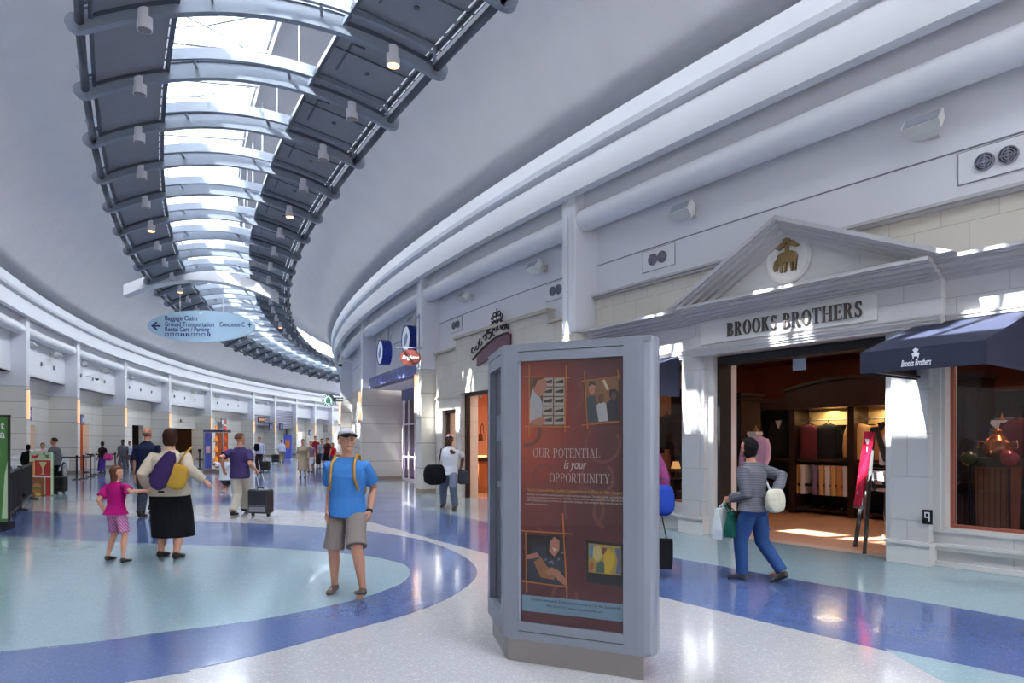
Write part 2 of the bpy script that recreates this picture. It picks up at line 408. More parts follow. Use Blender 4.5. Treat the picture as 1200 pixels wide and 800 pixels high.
while a > PH0:
    sh.arc([(OR-.05, OZ+.42), (MASK_EDGE, OZ+.42), (MASK_EDGE, OZ+.43), (OR-.05, OZ+.43)], a-MASKW, a, .5); a -= 1.43
struct(sh.build('skylight_sun_mask', fabm))
# ================================================================== CORNICES AND PIPES
def cornice(side, r0, s):
    """r0: column face; s = +1 when the hall lies at larger R"""
    q = lambda d, z: (r0+s*d, z)
    mb = MB()
    mb.arc([q(.2, 6.4), q(.2, 6.93), q(.12, 6.95), q(.12, 7.0), q(.3, 7.03), q(.34, 7.12), q(.35, 7.4), q(-.5, 7.5), q(-.5, 7.0), q(0, 7.0), q(0, 6.4)], PH0, PH1)
    struct(mb.build('trim_cornice_'+side, white2))
    mb = MB(); mb.smooth = True
    c = q(-.22, 5.95)
    mb.arc([(c[0]+.22*math.cos(2*math.pi*k/14), c[1]+.22*math.sin(2*math.pi*k/14)) for k in range(14)], PH0, PH1)
    struct(mb.build('trim_pipe_'+side, white2))
    mb = MB(); mb.arc([q(-.2, 6.1), q(-.2, 7.0), q(-.55, 7.0), q(-.55, 6.1)], PH0, PH1)
    struct(mb.build('trim_recess_'+side, white))
cornice('right', 94.0, 1); cornice('left', 106.4, -1)
# upper walls
def arcwall(name, R0, R1, z0, z1, p0, p1, m, kind=True):
    mb = MB(); mb.arc([(R0, z0), (R1, z0), (R1, z1), (R0, z1)], p0, p1); o = mb.build(name, m)
    return struct(o) if kind else o
seam = mat('panel_seam', (120, 122, 132), .6)
arcwall('wall_right_upper', 93.2, 93.45, 4.0, 7.45, PH0, PH1, white)
arcwall('trim_seam_right', 93.44, 93.456, 5.09, 5.11, PH0, PH1, seam)
arcwall('wall_left_upper', 106.9, 107.15, 4.28, 7.45, PH0, PH1, white)
mb = MB(); mb.arc([(106.9, 4.28), (107.7, 4.28), (107.7, 4.33), (106.9, 4.33)], PH0, PH1); struct(mb.build('trim_soffit_left', white))
# ================================================================== COLUMNS with vertical sconces
def column(side, phi, depth, lower=True, rest_white=3.72):
    F = Frame(94.0 if side == 'right' else 106.4, phi, side)
    o = thing('column', None, None, F); o['kind'] = 'structure'
    MB().box(-.2, .2, 0, depth, rest_white, 7.0).build('upper_shaft', colpaint, o)
    mb = MB(); mb.box(-.2, -.02, -.03, 0, rest_white, 6.95); mb.box(.0, .2, -.03, 0, rest_white, 6.95); mb.build('face_strips', white2, o)
    MB().box(-.215, .215, -.04, depth, .12, rest_white-.02).build('lower_cladding', tile_r if side == 'right' else tile, o)
    MB().box(-.23, .23, -.055, depth, 0, .12).build('plinth', mat('tan_plinth', (150, 132, 118), .5), o)
    x = -.15
    mb = MB(); mb.box(x-.05, x+.05, -.11, -.04, 2.42, 3.55)
    sc = thing('wall_sconce', 'tall narrow glowing sconce strip on the %s%s column' % ('', sname(side, phi)), 'wall lamp', F, 'vertical sconces on the columns')
    mb.build('diffuser', sconce_m, sc)
    mb = MB(); mb.box(x-.06, x+.06, -.12, -.03, 2.38, 2.42); mb.box(x-.06, x+.06, -.12, -.03, 3.55, 3.59); mb.build('bracket', chrome, sc)
    return o
rphis = [40.9+4.6, 36.97+3.6, 32.2, 27.37, 22.61, 18.04, 13.4]
lpx = [31, 90.3, 146, 198, 246.5, 296.5, 321.7, 346.7, 368.5, 388.7]
lphis = [25.2]+[on_arc(x+1, 106.4)[0] for x in lpx]
CN = {}
for k, p in enumerate(lphis[1:]): CN[round(p, 3)] = ORD[k]+' left-hand'
for k, p in enumerate([32.2, 27.37, 22.61, 18.04]): CN[p] = ORD[k]+' right-hand'
def sname(side, phi): return CN.get(round(phi, 3), 'hidden '+side)
for p in rphis[2:6]: column('right', p, .56 if p > 32 or p == 27.37 else .56)
for p in lphis[1:]: column('left', p, 1.2)
F0 = Frame(94.0, rphis[-1]); c0 = None
# ================================================================== LEFT LOWER WALL with openings
R0L = 107.6
def holes_wall(name, R0, R1, z1, p0, p1, holes, m, z0=0.0, kind=True):
    """arc wall from p0 to p1 with holes [(pa, pb, za, zb)] sorted by pa"""
    mb = MB(); cur = p0
    for pa, pb, za, zb in sorted(holes):
        if pa > cur: mb.arc([(R0, z0), (R1, z0), (R1, z1), (R0, z1)], cur, pa)
        if za > z0: mb.arc([(R0, z0), (R1, z0), (R1, za), (R0, za)], pa, pb)
        if zb < z1: mb.arc([(R0, zb), (R1, zb), (R1, z1), (R0, z1)], pa, pb)
        cur = pb
    if cur < p1: mb.arc([(R0, z0), (R1, z0), (R1, z1), (R0, z1)], cur, p1)
    o = mb.build(name, m); return struct(o) if kind else o
def la(px): return on_arc(px, R0L)[0]
lopen = [(la(41), la(30), 0, 2.3), (la(104), la(91), 0, 2.55), (la(168), la(155), 0, 2.65), (la(229), la(200), 0, 2.6), (la(357), la(347), 0, 2.7), (la(398), la(391), 0, 2.6)]
for ph, za in ((0, 0),): pass
holes_wall('wall_left', R0L, R0L+.3, 4.33, PH0, PH1, lopen, tile)
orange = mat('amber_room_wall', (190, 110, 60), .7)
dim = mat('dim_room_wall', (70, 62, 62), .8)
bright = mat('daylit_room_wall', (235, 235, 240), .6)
def backroom(p0, p1, z1, m, e=None, depth=3.0, name='alcove'):
    mb = MB()
    a, b = p0-.05, p1+.05
    mb.arc([(R0L+.3, -.02), (R0L+depth, -.02), (R0L+depth, z1+.4), (R0L+.3, z1+.4), (R0L+.3, z1+.3), (R0L+depth-.1, z1+.3), (R0L+depth-.1, .0), (R0L+.3, .0)], a-.6, b+.6)
    struct(mb.build('wall_'+name, m))
    for q in (a-.6, b+.6):
        mb = MB(); mb.arc([(R0L+.3, 0), (R0L+depth, 0), (R0L+depth, z1+.4), (R0L+.3, z1+.4)], q-.03, q+.03); struct(mb.build('wall_'+name+'_side', m))
LAMPS = []
def lamp(kind, loc, energy, col=(1, 1, 1), size=.3, rot=None, name='lamp', spot=None, sizey=None):
    l = D.lights.new(name, kind); l.energy = energy; l.color = col
    if kind == 'AREA':
        l.size = size
        if sizey: l.shape = 'RECTANGLE'; l.size_y = sizey
    elif kind != 'SUN': l.shadow_soft_size = size
    if spot: l.spot_size = rad(spot); l.spot_blend = .5
    o = D.objects.new(name, l); COL.objects.link(o); o.location = loc
    if rot is not None: o.rotation_euler = rot
    return o
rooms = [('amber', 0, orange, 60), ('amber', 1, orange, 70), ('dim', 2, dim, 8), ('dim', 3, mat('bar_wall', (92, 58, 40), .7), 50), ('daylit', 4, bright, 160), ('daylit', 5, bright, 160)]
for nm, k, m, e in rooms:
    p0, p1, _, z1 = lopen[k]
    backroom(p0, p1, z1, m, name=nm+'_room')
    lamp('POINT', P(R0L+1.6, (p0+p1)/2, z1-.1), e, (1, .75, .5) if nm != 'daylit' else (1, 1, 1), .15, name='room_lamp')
# ================================================================== RIGHT STOREFRONTS
# --- bay with stepped limestone front
R1, R0 = 93.6, 93.2
mb = MB(); holes_wall('shopfront_tmp', 0, 0, 0, 0, 0, [], lime) if False else None
def ra(px, R=93.6): return on_arc(px, R)[0]
dA, dB = ra(541), 31.3
wA, wB = ra(518), ra(534)
LS = thing('limestone_shopfront', 'cream limestone shopfront with stepped top and ornate iron crest, behind the poster stand', 'shopfront', Frame(93.6, 29.8))
def part_arc(name, pieces, m, parent):
    mb = MB()
    for R0_, R1_, z0_, z1_, p0_, p1_ in pieces: mb.arc([(R0_, z0_), (R1_, z0_), (R1_, z1_), (R0_, z1_)], p0_, p1_)
    return mb.build(name, m, parent, world=True)
part_arc('stone_wall', [(93.1, 93.6, 0, 4.13, 27.55, wA), (93.1, 93.6, 2.46, 4.13, wA, ra(534)), (93.1, 93.6, 2.46, 4.40, ra(534), dA), (93.1, 93.6, 0, 2.46, wB, dA), (93.1, 93.6, 2.88, 4.4, dA, 31.4), (93.1, 93.6, 0, 2.88, dB, 31.4), (93.1, 93.6, 0, 4.13, 31.4, 32.0), (93.1, 93.6, 4.0, 4.13, wA, 28.4)], lime, LS)
part_arc('coping', [(93.1, 93.68, 4.13, 4.19, 27.55, ra(534)), (93.1, 93.68, 4.40, 4.47, ra(534)-.02, 31.42), (93.1, 93.68, 4.13, 4.19, 31.42, 32.0), (93.59, 93.64, 2.8, 2.86, 27.55, dA)], mat('limestone_coping', (190, 182, 168), .5), LS)
def frame_arc(name, R, p0, p1, z0, z1, m, parent, w=.09, d=.12, mid=0):
    mb = MB(); dp = math.degrees(w/R)
    mb.arc([(R-d, z0), (R, z0), (R, z1), (R-d, z1)], p0, p0+dp); mb.arc([(R-d, z0), (R, z0), (R, z1), (R-d, z1)], p1-dp, p1)
    mb.arc([(R-d, z1-w), (R, z1-w), (R, z1), (R-d, z1)], p0, p1)
    if z0 > .05: mb.arc([(R-d, z0), (R, z0), (R, z0+w), (R-d, z0+w)], p0, p1)
    for k in range(mid):
        q = p0+(p1-p0)*(k+1)/(mid+1); mb.arc([(R-d, z0), (R, z0), (R, z1), (R-d, z1)], q-dp/3, q+dp/3)
    return mb.build(name, m, parent, world=True)
bronze = mat('dark_bronze_frame', (46, 36, 32), .4, .4)
frame_arc('door_frame', 93.5, dA, dB, 0, 2.88, bronze, LS, mid=2)
wf = frame_arc('window_frame', 93.5, wA, wB, .25, 2.46, bronze, LS)
part_arc('glass_pane', [(93.4, 93.41, .25, 2.4, wA, wB)], clear, LS)
part_arc('window_base', [(93.1, 93.6, 0, .25, wA, wB)], lime, LS)
# ornate iron crest + scroll sign
iron = mat('wrought_iron', (40, 30, 38), .45, .5)
def swirl(mb, o, r, a0, turns, x, z, rr=.016, k=14, flip=1):
    pts = []
    for i in range(k+1):
        t = i/k; q = r*(1-.75*t); a = a0+flip*turns*2*math.pi*t
        pts.append((x+q*math.cos(a), o, z+q*math.sin(a)))
    mb.tube(pts, rr, 5)
F = Frame(93.6, ra(583, 93.6)); mb = MB()
xc, zc = F.hit(583, 384)
for sgn in (-1, 1):
    for (x, z, r, a) in ((.12, .12, .1, 0), (.28, .1, .1, 1.5), (.42, .05, .09, 2.5), (.1, .32, .09, .5), (.25, .28, .08, 2), (.5, -.05, .06, 1)):
        swirl(mb, -.02, r, a if sgn > 0 else math.pi-a, .9, xc+sgn*x, zc+z, flip=sgn)
mb.tube([(xc, -.02, zc-.1), (xc, -.02, zc+.48)], .018, 5); mb.tube([(xc-.62, -.02, zc-.12), (xc-.3, -.02, zc+.12), (xc, -.02, zc+.2), (xc+.3, -.02, zc+.12), (xc+.62, -.02, zc-.12)], .018, 5)
CR = thing('iron_crest', 'dark scrolled iron crest standing on top of the limestone shopfront', 'ornament', F); mb.build('scrollwork', iron, CR)
F = Frame(93.6, ra(575)); xa, za = F.hit(558, 420); mb = MB(); MB2 = MB()
for k in range(9):
    t = k/8; x = xa-.1+1.9*t; z = za+.1+.42*math.sin(math.pi*t*.55)
    swirl(mb, -.05, .12, k, .8, x, z+.1, rr=.018, flip=(-1)**k)
mb.tube([(xa-.1+1.9*k/12, -.05, za-.02+.45*math.sin(math.pi*k/12*.55)) for k in range(13)], .03, 6)
SG = thing('scroll_sign', 'plum coloured shop sign with dark leafy scrollwork on the limestone front', 'sign', F)
mb.build('scrollwork', iron, SG)
MB2.prism([(xa+.15, za-.22), (xa+1.9, za+.1), (xa+1.9, za+.4), (xa+1.2, za+.38), (xa+.6, za+.2), (xa+.15, za+.02)], -.06, -.01); MB2.build('sign_board', mat('plum_enamel', (96, 60, 76), .4), SG)
# its room
def box_room(F, x0, x1, depth, z1, wallm, floorm, ceil, back=None, name='shop'):
    for nm, args, m in (('floor_'+name, (x0, x1, .0, depth, -.1, .004), floorm), ('ceiling_'+name, (x0, x1, .2, depth, z1, z1+.1), ceil), ('wall_'+name+'_back', (x0, x1, depth, depth+.1, 0, z1), back or wallm),
                        ('wall_'+name+'_far', (x0-.1, x0, .15, depth, 0, z1), wallm), ('wall_'+name+'_near', (x1, x1+.1, .15, depth, 0, z1), wallm)):
        struct(MB().box(*args, F.m).build(nm, m))
FA = Frame(93.2, 29.7)
shop_warm = mat('peach_shop_wall', (214, 150, 112), .7)
box_room(FA, -3.8, 3.4, 3.2, 3.1, shop_warm, shopfloor, shop_warm, name='boutique')
lamp('AREA', FA.m @ Vector((-1, 1.4, 3.0)), 80, (1, .8, .66), 1.6, (0, 0, 0), 'boutique_ceiling_lamp')
lamp('AREA', FA.m @ Vector((1.6, 1.4, 3.0)), 55, (1, .8, .66), 1.2, (0, 0, 0), 'boutique_ceiling_lamp')
DP = thing('display_pedestal', 'brown wooden display pedestal with lit glass case inside the limestone shop', 'display', Frame(93.2, 29.7))
x, z = FA.hit(563, 548, .9)
MB().box(x-.28, x+.28, .7, 1.2, .0, .95).build('cabinet', wood_md, DP); MB().box(x-.33, x+.33, .65, 1.25, .95, 1.08).build('dark_top', wood_dk, DP)
MB().box(x-.24, x+.24, .73, 1.17, 1.08, 1.55).build('glass_case', clear, DP); MB().box(x-.12, x+.12, .85, 1.05, 1.08, 1.12).build('lamp_tray', warm_lamp, DP)
hb = thing('handbag', 'tan handbag standing on the glass case in the limestone shop', 'bag', Frame(93.2, 29.7))
mb = MB(); mb.prism([(x-.16, 1.55), (x+.16, 1.55), (x+.12, 1.78), (x-.12, 1.78)], .9, 1.02); mb.build('body', wood_md, hb)
mb = MB(); mb.tube([(x-.1, .96, 1.78), (x-.07, .96, 2.0), (x, .96, 2.1), (x+.07, .96, 2.0), (x+.1, .96, 1.78)], .012, 6); mb.build('strap', wood_dk, hb)
for k, px in enumerate((527, 530, 556, 563)):
    x, z = FA.hit(px, 480 if k < 2 else 466, .4)
    sp = tag(MB().lathe([(.01, 0), (.04, .0), (.05, .12), (.02, .14)], (0, 0, 0), 10).build('track_spotlight', mat('grey_spot', (150, 160, 180), .4, .4)), 'small spotlight above the limestone shop %s, %s of the pair' % ('window' if k < 2 else 'doorway', 'left' if k % 2 == 0 else 'right'), 'spotlight', 'small spotlights in the limestone shop')
    sp.matrix_world = FA.m @ Matrix.Translation((x, .4, z)); 
    mbb = MB().tube([(0, 0, .14), (0, 0, 3.1-z)], .008, 5).build('drop_rod', chrome, sp)
# --- bay with the purple fascia
PF = thing('purple_fascia', 'slate purple shop fascia band with raised pale letters, between the second and third right columns', 'shop fascia', Frame(93.8, 25))
p0, p1 = 22.86, 27.12
part_arc('band', [(93.5, 93.8, 3.66, 4.05, p0, p1)], mat('slate_purple', (100, 104, 150), .5), PF)
part_arc('soffit', [(92.3, 93.5, 3.62, 3.70, p0, p1)], white, PF)
F = Frame(93.82, (p0+p1)/2); mb = MB()
for k in range(9):
    x = -1.9+k*.36; w = .2
    mb = MB(); mb.box(x, x+.04, -.02, .02, 3.73, 3.98); mb.box(x, x+w, -.02, .02, 3.94, 3.98); mb.box(x+w-.04, x+w, -.02, .02, 3.73, 3.98)
    mb.v = [F.m @ v for v in mb.v]; mb.build('letter', mat('lavender_letters', (140, 144, 190), .4), PF, world=True)
PC = thing('pier', None, None, Frame(94, 22.61)); PC['kind'] = 'structure'
MB().box(-.21, .21, .5, 1.6, 0.12, 3.72).build('cladding', tile_r, PC); MB().box(-.22, .22, .5, 1.6, 0, .12).build('plinth', mat('tan_plinth', (150, 132, 118)), PC)
FB = Frame(92.4, 25.0)
box_room(FB, -3.5, 3.5, 4, 3.62, mat('violet_shop_wall', (84, 60, 110), .7), shopfloor, dim, name='neon_shop')
lamp('AREA', FB.m @ Vector((2, 1.5, 3.4)), 40, (.8, .6, 1), 1.6, (0, 0, 0), 'neon_shop_lamp')
struct(MB().box(-3.5, 3.5, 0, .04, 3.2, 3.62, FB.m).build('trim_shopfront_head', mat('slate_purple', (100, 104, 150))))
G = thing('shop_glazing', 'white framed glazed front of the purple lit shop', 'shopfront', FB)
mb = MB()
for k in range(9): mb.box(-3.4+k*.84, -3.34+k*.84, 0, .06, 0, 3.2)
mb.box(-3.4, 3.4, 0, .06, .9, .96); mb.box(-3.4, 3.4, 0, .06, 2.2, 2.26); mb.box(-3.4, 3.4, 0, .06, 0, .08); mb.build('frame', white2, G)
MB().box(-3.4, 3.4, .02, .03, .08, 3.2).build('glass_pane', clear, G)
neon = mat('violet_neon', (200, 60, 255), emit=4)
scr = mat('dark_display_face', (60, 48, 60), .3); lavbox = mat('lavender_display', (176, 170, 200), .5)
for k, (px, py) in enumerate(((478, 475), (489, 470), (478, 497), (489, 494))):
    x, z = FB.hit(px, py, .5)
    b = thing('display_screen', 'dark framed %s display panel in the purple lit shop window, %s one' % ('upper' if k < 2 else 'lower', 'left' if k % 2 == 0 else 'right'), 'display', FB.m @ Matrix.Translation((x, .5, z)), 'framed displays in the purple lit shop')
    MB().box(-.3, .3, 0, .06, -.28, .28).build('housing', blackm, b); MB().box(-.26, .26, -.01, 0, -.24, .24).build('face', scr, b); MB().box(.3, .33, 0, .05, -.28, .34).build('neon_tube', neon, b)
    MB().tube([(0, .05, .28), (0, .05, 3.6-z)], .01, 5).build('hanger', chrome, b)
for k, (px, py, c) in enumerate(((478, 520, lavbox), (478, 545, lavbox), (490, 520, lavbox), (490, 545, lavbox))):
    if k in (1, 3): continue
    x, z = FB.hit(px, py, .6)
    b = thing('display_cabinet', 'pale lavender cabinet with dark shelf slots in the purple lit shop, %s' % ('left' if k < 2 else 'right'), 'cabinet', FB.m @ Matrix.Translation((x, .6, 0)), 'lavender cabinets')
    MB().box(-.3, .3, 0, .5, .0, 1.95).build('body', lavbox, b); mb = MB(); mb.box(-.28, .28, -.01, .0, .3, .62); mb.box(-.28, .28, -.01, 0, 1.02, 1.12); mb.build('shelf_slots', blackm, b)
# --- other lower walls on the right
arcwall('wall_right_tiled', 93.1, 93.5, 0, 4.0, 18.2, 22.4, stone('tan_wall_panels', (196, 186, 180), (140, 130, 126), 1.9, .62, 93.5, .4, .014))
arcwall('wall_right_far', 93.1, 93.5, 0, 4.0, PH0, 18.2, tile_r)
arcwall('baseboard_right', 93.5, 93.53, 0, .12, PH0, 22.4, mat('tan_plinth', (150, 132, 118)))
arcwall('baseboard_left', R0L-.03, R0L, 0, .12, PH0, la(357)-.1, mat('tan_plinth', (150, 132, 118)))
arcwall('wall_right_near', 93.1, 93.5, 0, 4.0, 38.4, PH1, tile_r)
# ================================================================== THE CLOTHING STORE (pedimented stone front)
BF = Frame(93.6, 35.13)
ST = thing('store_facade', 'pale stone shop front with triangular pediment over an open doorway', 'shopfront', BF)
PA, PB_, QA, QB = 33.80, 34.09, 35.94, 36.22     # the two pilasters
NEAR = 38.4
def stack(name, pcs, m):
    near = [q for q in pcs if (q[4]+q[5])/2 < 34.9]; rest = [q for q in pcs if q not in near]
    for g_ in (near, rest):
        if g_: part_arc(name, g_, m, ST)
for a, b in ((PA, PB_), (QA, QB)):
    stack('pilaster', [(93.2, 93.6, .02, 3.0, a, b)], lime2)
    stack('pilaster_base', [(93.2, 93.66, 0, .25, a-.02, b+.02), (93.2, 93.69, .25, .29, a-.03, b+.03)], plain_stone)
MB().box(*(lambda x: (x-.055, x+.055))(BF.hit(1087, 612)[0]), -.012, .01, .52, .70).build('door_operator_plate', darkmetal, ST)
mb = MB(); xx = BF.hit(1087, 612)[0]
mb.box(xx-.03, xx+.03, -.016, -.012, .655, .67); mb.box(xx-.03, xx-.018, -.016, -.012, .6, .655); mb.box(xx+.018, xx+.03, -.016, -.012, .56, .655); mb.box(xx-.018, xx+.018, -.016, -.012, .6, .615); mb.build('plate_mark', white, ST)
# jambs and door surround
stack('door_jamb', [(92.9, 93.5, 0, 3.0, PB_, PB_+.07), (92.9, 93.5, 0, 3.0, QA-.07, QA)], plain_stone)
stack('door_frame', [(93.1, 93.4, 0, 2.9, PB_+.07, PB_+.1), (93.1, 93.4, 0, 2.9, QA-.1, QA-.07), (93.1, 93.4, 2.82, 2.95, PB_, QA)], blackm)
stack('window_apron', [(93.1, 93.45, .02, .42, QB, NEAR), (93.1, 93.45, 0, .42, 32.45, PA)], lime2)
stack('apron_moulding', [(93.4, 93.53, .25, .29, QB, NEAR), (93.4, 93.51, .2, .25, QB, NEAR), (93.4, 93.53, .25, .29, 32.45, PA)], plain_stone)
stack('apron_base', [(93.1, 93.5, 0, .06, QB, NEAR)], plain_stone)
stack('window_surround', [(93.1, 93.5, .42, 3.0, QB, QB+.05), (93.1, 93.45, .42, 3.0, QB+.05, QB+.075), (93.1, 93.47, .42, .47, QB, NEAR), (93.1, 93.45, .42, .47, 32.45, PA)], plain_stone)
frame_arc('window_frame', 93.3, QB+.075, 37.9, .47, 2.95, mat('copper_red_frame', (150, 84, 66), .4), ST, w=.04, d=.06)
frame_arc('window_frame', 93.3, 32.5, PA, .47, 2.95, mat('copper_red_frame', (150, 84, 66), .4), ST, w=.04, d=.06)
shopglass = glass('store_window_glass', (215, 215, 218), .02)
stack('window_glass', [(93.25, 93.26, .45, 3.0, QB+.07, 38), (93.25, 93.26, .45, 3.0, 32.5, PA)], shopglass)
# entablature: architrave, frieze, stepped cornice. the middle breaks forward
def entab(a, b, o, nm):
    stack(nm+'architrave', [(93.1, 93.6+o, 2.96, 3.0, a, b), (93.1, 93.615+o, 3.0, 3.03, a, b), (93.1, 93.63+o, 3.03, 3.07, a, b), (93.1, 93.64+o, 3.07, 3.095, a, b)], stone_trim)
    stack(nm+'frieze', [(93.1, 93.6+o, 3.095, 3.52, a, b)], lime2)
    stack(nm+'cornice', [(93.1, 93.64+o, 3.52, 3.55, a, b), (93.1, 93.70+o, 3.55, 3.585, a, b), (93.1, 93.78+o, 3.585, 3.63, a, b), (93.1, 93.86+o, 3.63, 3.68, a, b), (93.1, 93.93+o, 3.68, 3.70, a, b), (93.1, 93.97+o, 3.70, 3.745, a, b)], stone_trim)
entab(33.98, 36.33, .1, ''); entab(32.4, 33.98, -.03, ''); entab(36.33, NEAR, -.03, '')
stack('sign_panel', [(93.7, 93.73, 3.13, 3.47, 34.12, 35.87)], plain_stone)
# pediment
PDF = Frame(93.7, 35.17)
xl = PDF.hit(782, 361, -.35)[0]; xr = PDF.hit(1116, 292.5, -.35)[0]; xm, zm = PDF.hit(908, 252, -.35)
zb = 3.745
pm = PDF.m
cxm = (xl+xr)/2
def tri(off, y0, y1, mb):
    """the two raking members between offsets off[0] (outer) and off[1] (inner) below the outline"""
    hw = (xr-xl)/2; hh = zm-zb; k = math.sqrt(hw*hw+hh*hh)/hw
    a, b = off[0]*k, off[1]*k
    for s in (-1, 1):
        e = xl if s < 0 else xr
        sx = hh/hw
        x_a = e-s*a/sx; x_b = e-s*b/sx
        mb.prism([(x_a, zb), (xm, zm-a), (xm, zm-b), (x_b, zb)], y0, y1, pm)
mb = MB(); tri((.0, .06), -.36, .15, mb); tri((.06, .1), -.31, .15, mb); tri((.1, .15), -.24, .15, mb); tri((.15, .19), -.15, .15, mb); tri((.19, .26), -.07, .15, mb)
mb.build('pediment_raking_cornice', stone_trim, ST, world=True)
MB().prism([(xl+.3, zb), (xr-.3, zb), (xm, zm-.1)], -.0, .5, pm).build('pediment_panel', lime2, ST, world=True)
# medallion with the hanging sheep
mx, mz = PDF.hit(923.5, 303, -.03)
MED = MB().lathe([(.36, 0), (.36, .03), (.33, .05), (.31, .04), (.3, .04)], (mx, 0, mz), 40, (0, -1, 0))
MED.v = [pm @ v for v in MED.v]; med = MED.build('medallion', plain_stone, ST, world=True)
mb = MB()
def blob(pts, y0=-.075, y1=-.03): mb.prism([(mx+a, mz+b) for a, b in pts], y0, y1, pm)
blob([(-.17, -.02), (-.15, .06), (-.08, .1), (.0, .09), (.08, .1), (.14, .07), (.17, 0), (.15, -.07), (.06, -.08), (-.02, -.05), (-.1, -.08), (-.15, -.08)])      # fleece body
blob([(-.15, .02), (-.2, -.02), (-.22, -.1), (-.2, -.16), (-.16, -.15), (-.14, -.06)])   # hanging head
blob([(-.1, -.06), (-.06, -.06), (-.08, -.2), (-.11, -.19)]); blob([(-.03, -.04), (.0, -.04), (-.01, -.18), (-.04, -.2)]); blob([(.05, -.06), (.09, -.06), (.1, -.18), (.07, -.2)]); blob([(.12, -.05), (.16, -.03), (.14, -.2), (.11, -.17)])
blob([(-.03, .08), (.03, .08), (.02, .2), (-.02, .2)])
blob([(0, .19), (-.1, .24), (-.12, .2), (-.18, .17), (-.13, .14), (-.06, .17)]); blob([(0, .19), (.1, .25), (.14, .2), (.2, .15), (.13, .14), (.06, .17)]); blob([(-.05, .19), (-.07, .28), (0, .3), (.07, .27), (.05, .19), (0, .22)])
mb.build('sheep_emblem', gold, ST, world=True)
# name in serif capitals
NF = Frame(93.73, 35.1)
x0, z0 = NF.hit(852, 386.5); x1, z1 = NF.hit(1011, 361.5)
mb = MB(); add_serif(mb, 'BROOKS BROTHERS', .215, NF.m @ Matrix.Translation(((x0+x1)/2, 0, (z0+z1)/2)), x1-x0, .02)
mb.build('name_letters', lettergrey, ST, world=True)
# parapet band above the bay
part_arc('parapet', [(93.2, 93.52, 3.7, 4.42, 32.35, NEAR)], lime, ST)
part_arc('parapet_coping', [(93.2, 93.58, 4.40, 4.44, 32.35, NEAR), (93.2, 93.64, 4.44, 4.48, 32.35, NEAR)], stone_trim, ST)
# ---------------- awnings
def awning(a, b, label, letters=True):
    o = thing('awning', label, 'awning', Frame(93.6, (a+b)/2), 'navy shop awnings')
    mb = MB(); Rf = 95.0
    mb.arc([(93.55, 3.0), (93.55, 3.03), (Rf, 2.56), (Rf, 2.32), (Rf-.02, 2.32), (Rf-.02, 2.53)], a, b, .1)
    for q in (a, b):
        n = len(mb.v); mb.add([P(93.55, q, 3.03), P(Rf, q, 2.56), P(Rf, q, 2.32), P(93.55, q, 2.32)], [(0, 1, 2, 3)])
        mb.add([P(93.55, q+.004, 3.03), P(Rf, q+.004, 2.56), P(Rf, q+.004, 2.32), P(93.55, q+.004, 2.32)], [(3, 2, 1, 0)])
    mb.build('canvas', navy, o, world=True)
    mb = MB()
    for q in (a+.02, b-.02): mb.bar(P(93.6, q, 2.36), P(94.97, q, 2.36), .03, .03)
    mb.arc([(94.93, 2.34), (94.97, 2.34), (94.97, 2.38), (94.93, 2.38)], a, b, .2); mb.build('frame', darkmetal, o, world=True)
    if letters:
        f = Frame(95.005, (a+b)/2); x, z = f.hit(1073, 425)
        wt = mat('white_lettering', (235, 235, 238), .5)
        mb = MB(); add_text(mb, 'Brooks Brothers', .1, f.m @ Matrix.Translation((x, -.002, z)), .002, .35, .30, .001); mb.build('script_lettering', wt, o, world=True)
        mb = MB(); cz = z+.1
        for pl in ([(-.03, 0), (.03, 0), (.04, .03), (.0, .05), (-.04, .03)], [(-.012, .04), (.012, .04), (.03, .07), (0, .09), (-.03, .07)], [(-.03, 0), (-.018, 0), (-.02, -.02), (-.03, -.02)], [(.018, 0), (.03, 0), (.03, -.02), (.02, -.02)]):
            mb.prism([(x+p, cz+q-.03) for p, q in pl], -.004, 0, f.m)
        mb.build('sheep_emblem', wt, o, world=True)
    return o
awning(36.13, 36.88, 'navy awning with white script lettering, right of the open doorway')
awning(32.75, 33.74, 'plain navy awning seen beyond the poster stand, left of the open doorway', False)
# ---------------- interior
IF = Frame(93.1, 35.1)
ceil_t = mat('terracotta_ceiling', (150, 84, 60), .8)
box_room(IF, -5.4, 5.6, 6.2, 3.5, mat('terracotta_wall', (164, 92, 64), .8), shopfloor, ceil_t, name='store')
struct(MB().box(-5.4, 5.6, -.3, 0, -.1, .005, IF.m).build('floor_threshold', mat('pinkish_threshold_stone', (196, 168, 158), .35)))
for x, y, e in ((-.8, 2.2, 26), (1.6, 2.6, 26), (-3.6, 2.0, 12), (4.2, 2.0, 22)):
    lamp('AREA', IF.m @ Vector((x, y, 3.42)), e, (1, .70, .48), .5, (0, 0, 0), 'store_ceiling_lamp')
def at(F, px, py, d): return F.hit(px, py, d)
# dark armoire left of the entrance
x0, _ = at(IF, 848, 500, 1.0); x1, _ = at(IF, 868, 500, 1.0)
AR = thing('armoire', 'tall dark mahogany armoire just inside the left door jamb', 'cabinet', IF)
MB().box(x0-.5, x1, 1.0, 1.6, 0, 2.32).build('body', wood_dk, AR); mb = MB(); mb.box(x0-.55, x1+.04, .94, 1.62, 2.32, 2.38); mb.box(x0-.58, x1+.07, .9, 1.64, 2.38, 2.44); mb.build('cornice', wood_dk, AR)
for k in range(2):
    xa = x0-.46+k*(x1-x0+.5)/2; mb = MB(); mb.box(xa, xa+(x1-x0+.5)/2-.06, .98, 1.0, .15, 2.22); mb.build('door', wood_dk, AR)
    MB().ball((xa+.05+(0 if k else .25), .96, 1.2), .02).build('door_knob', gold, AR)
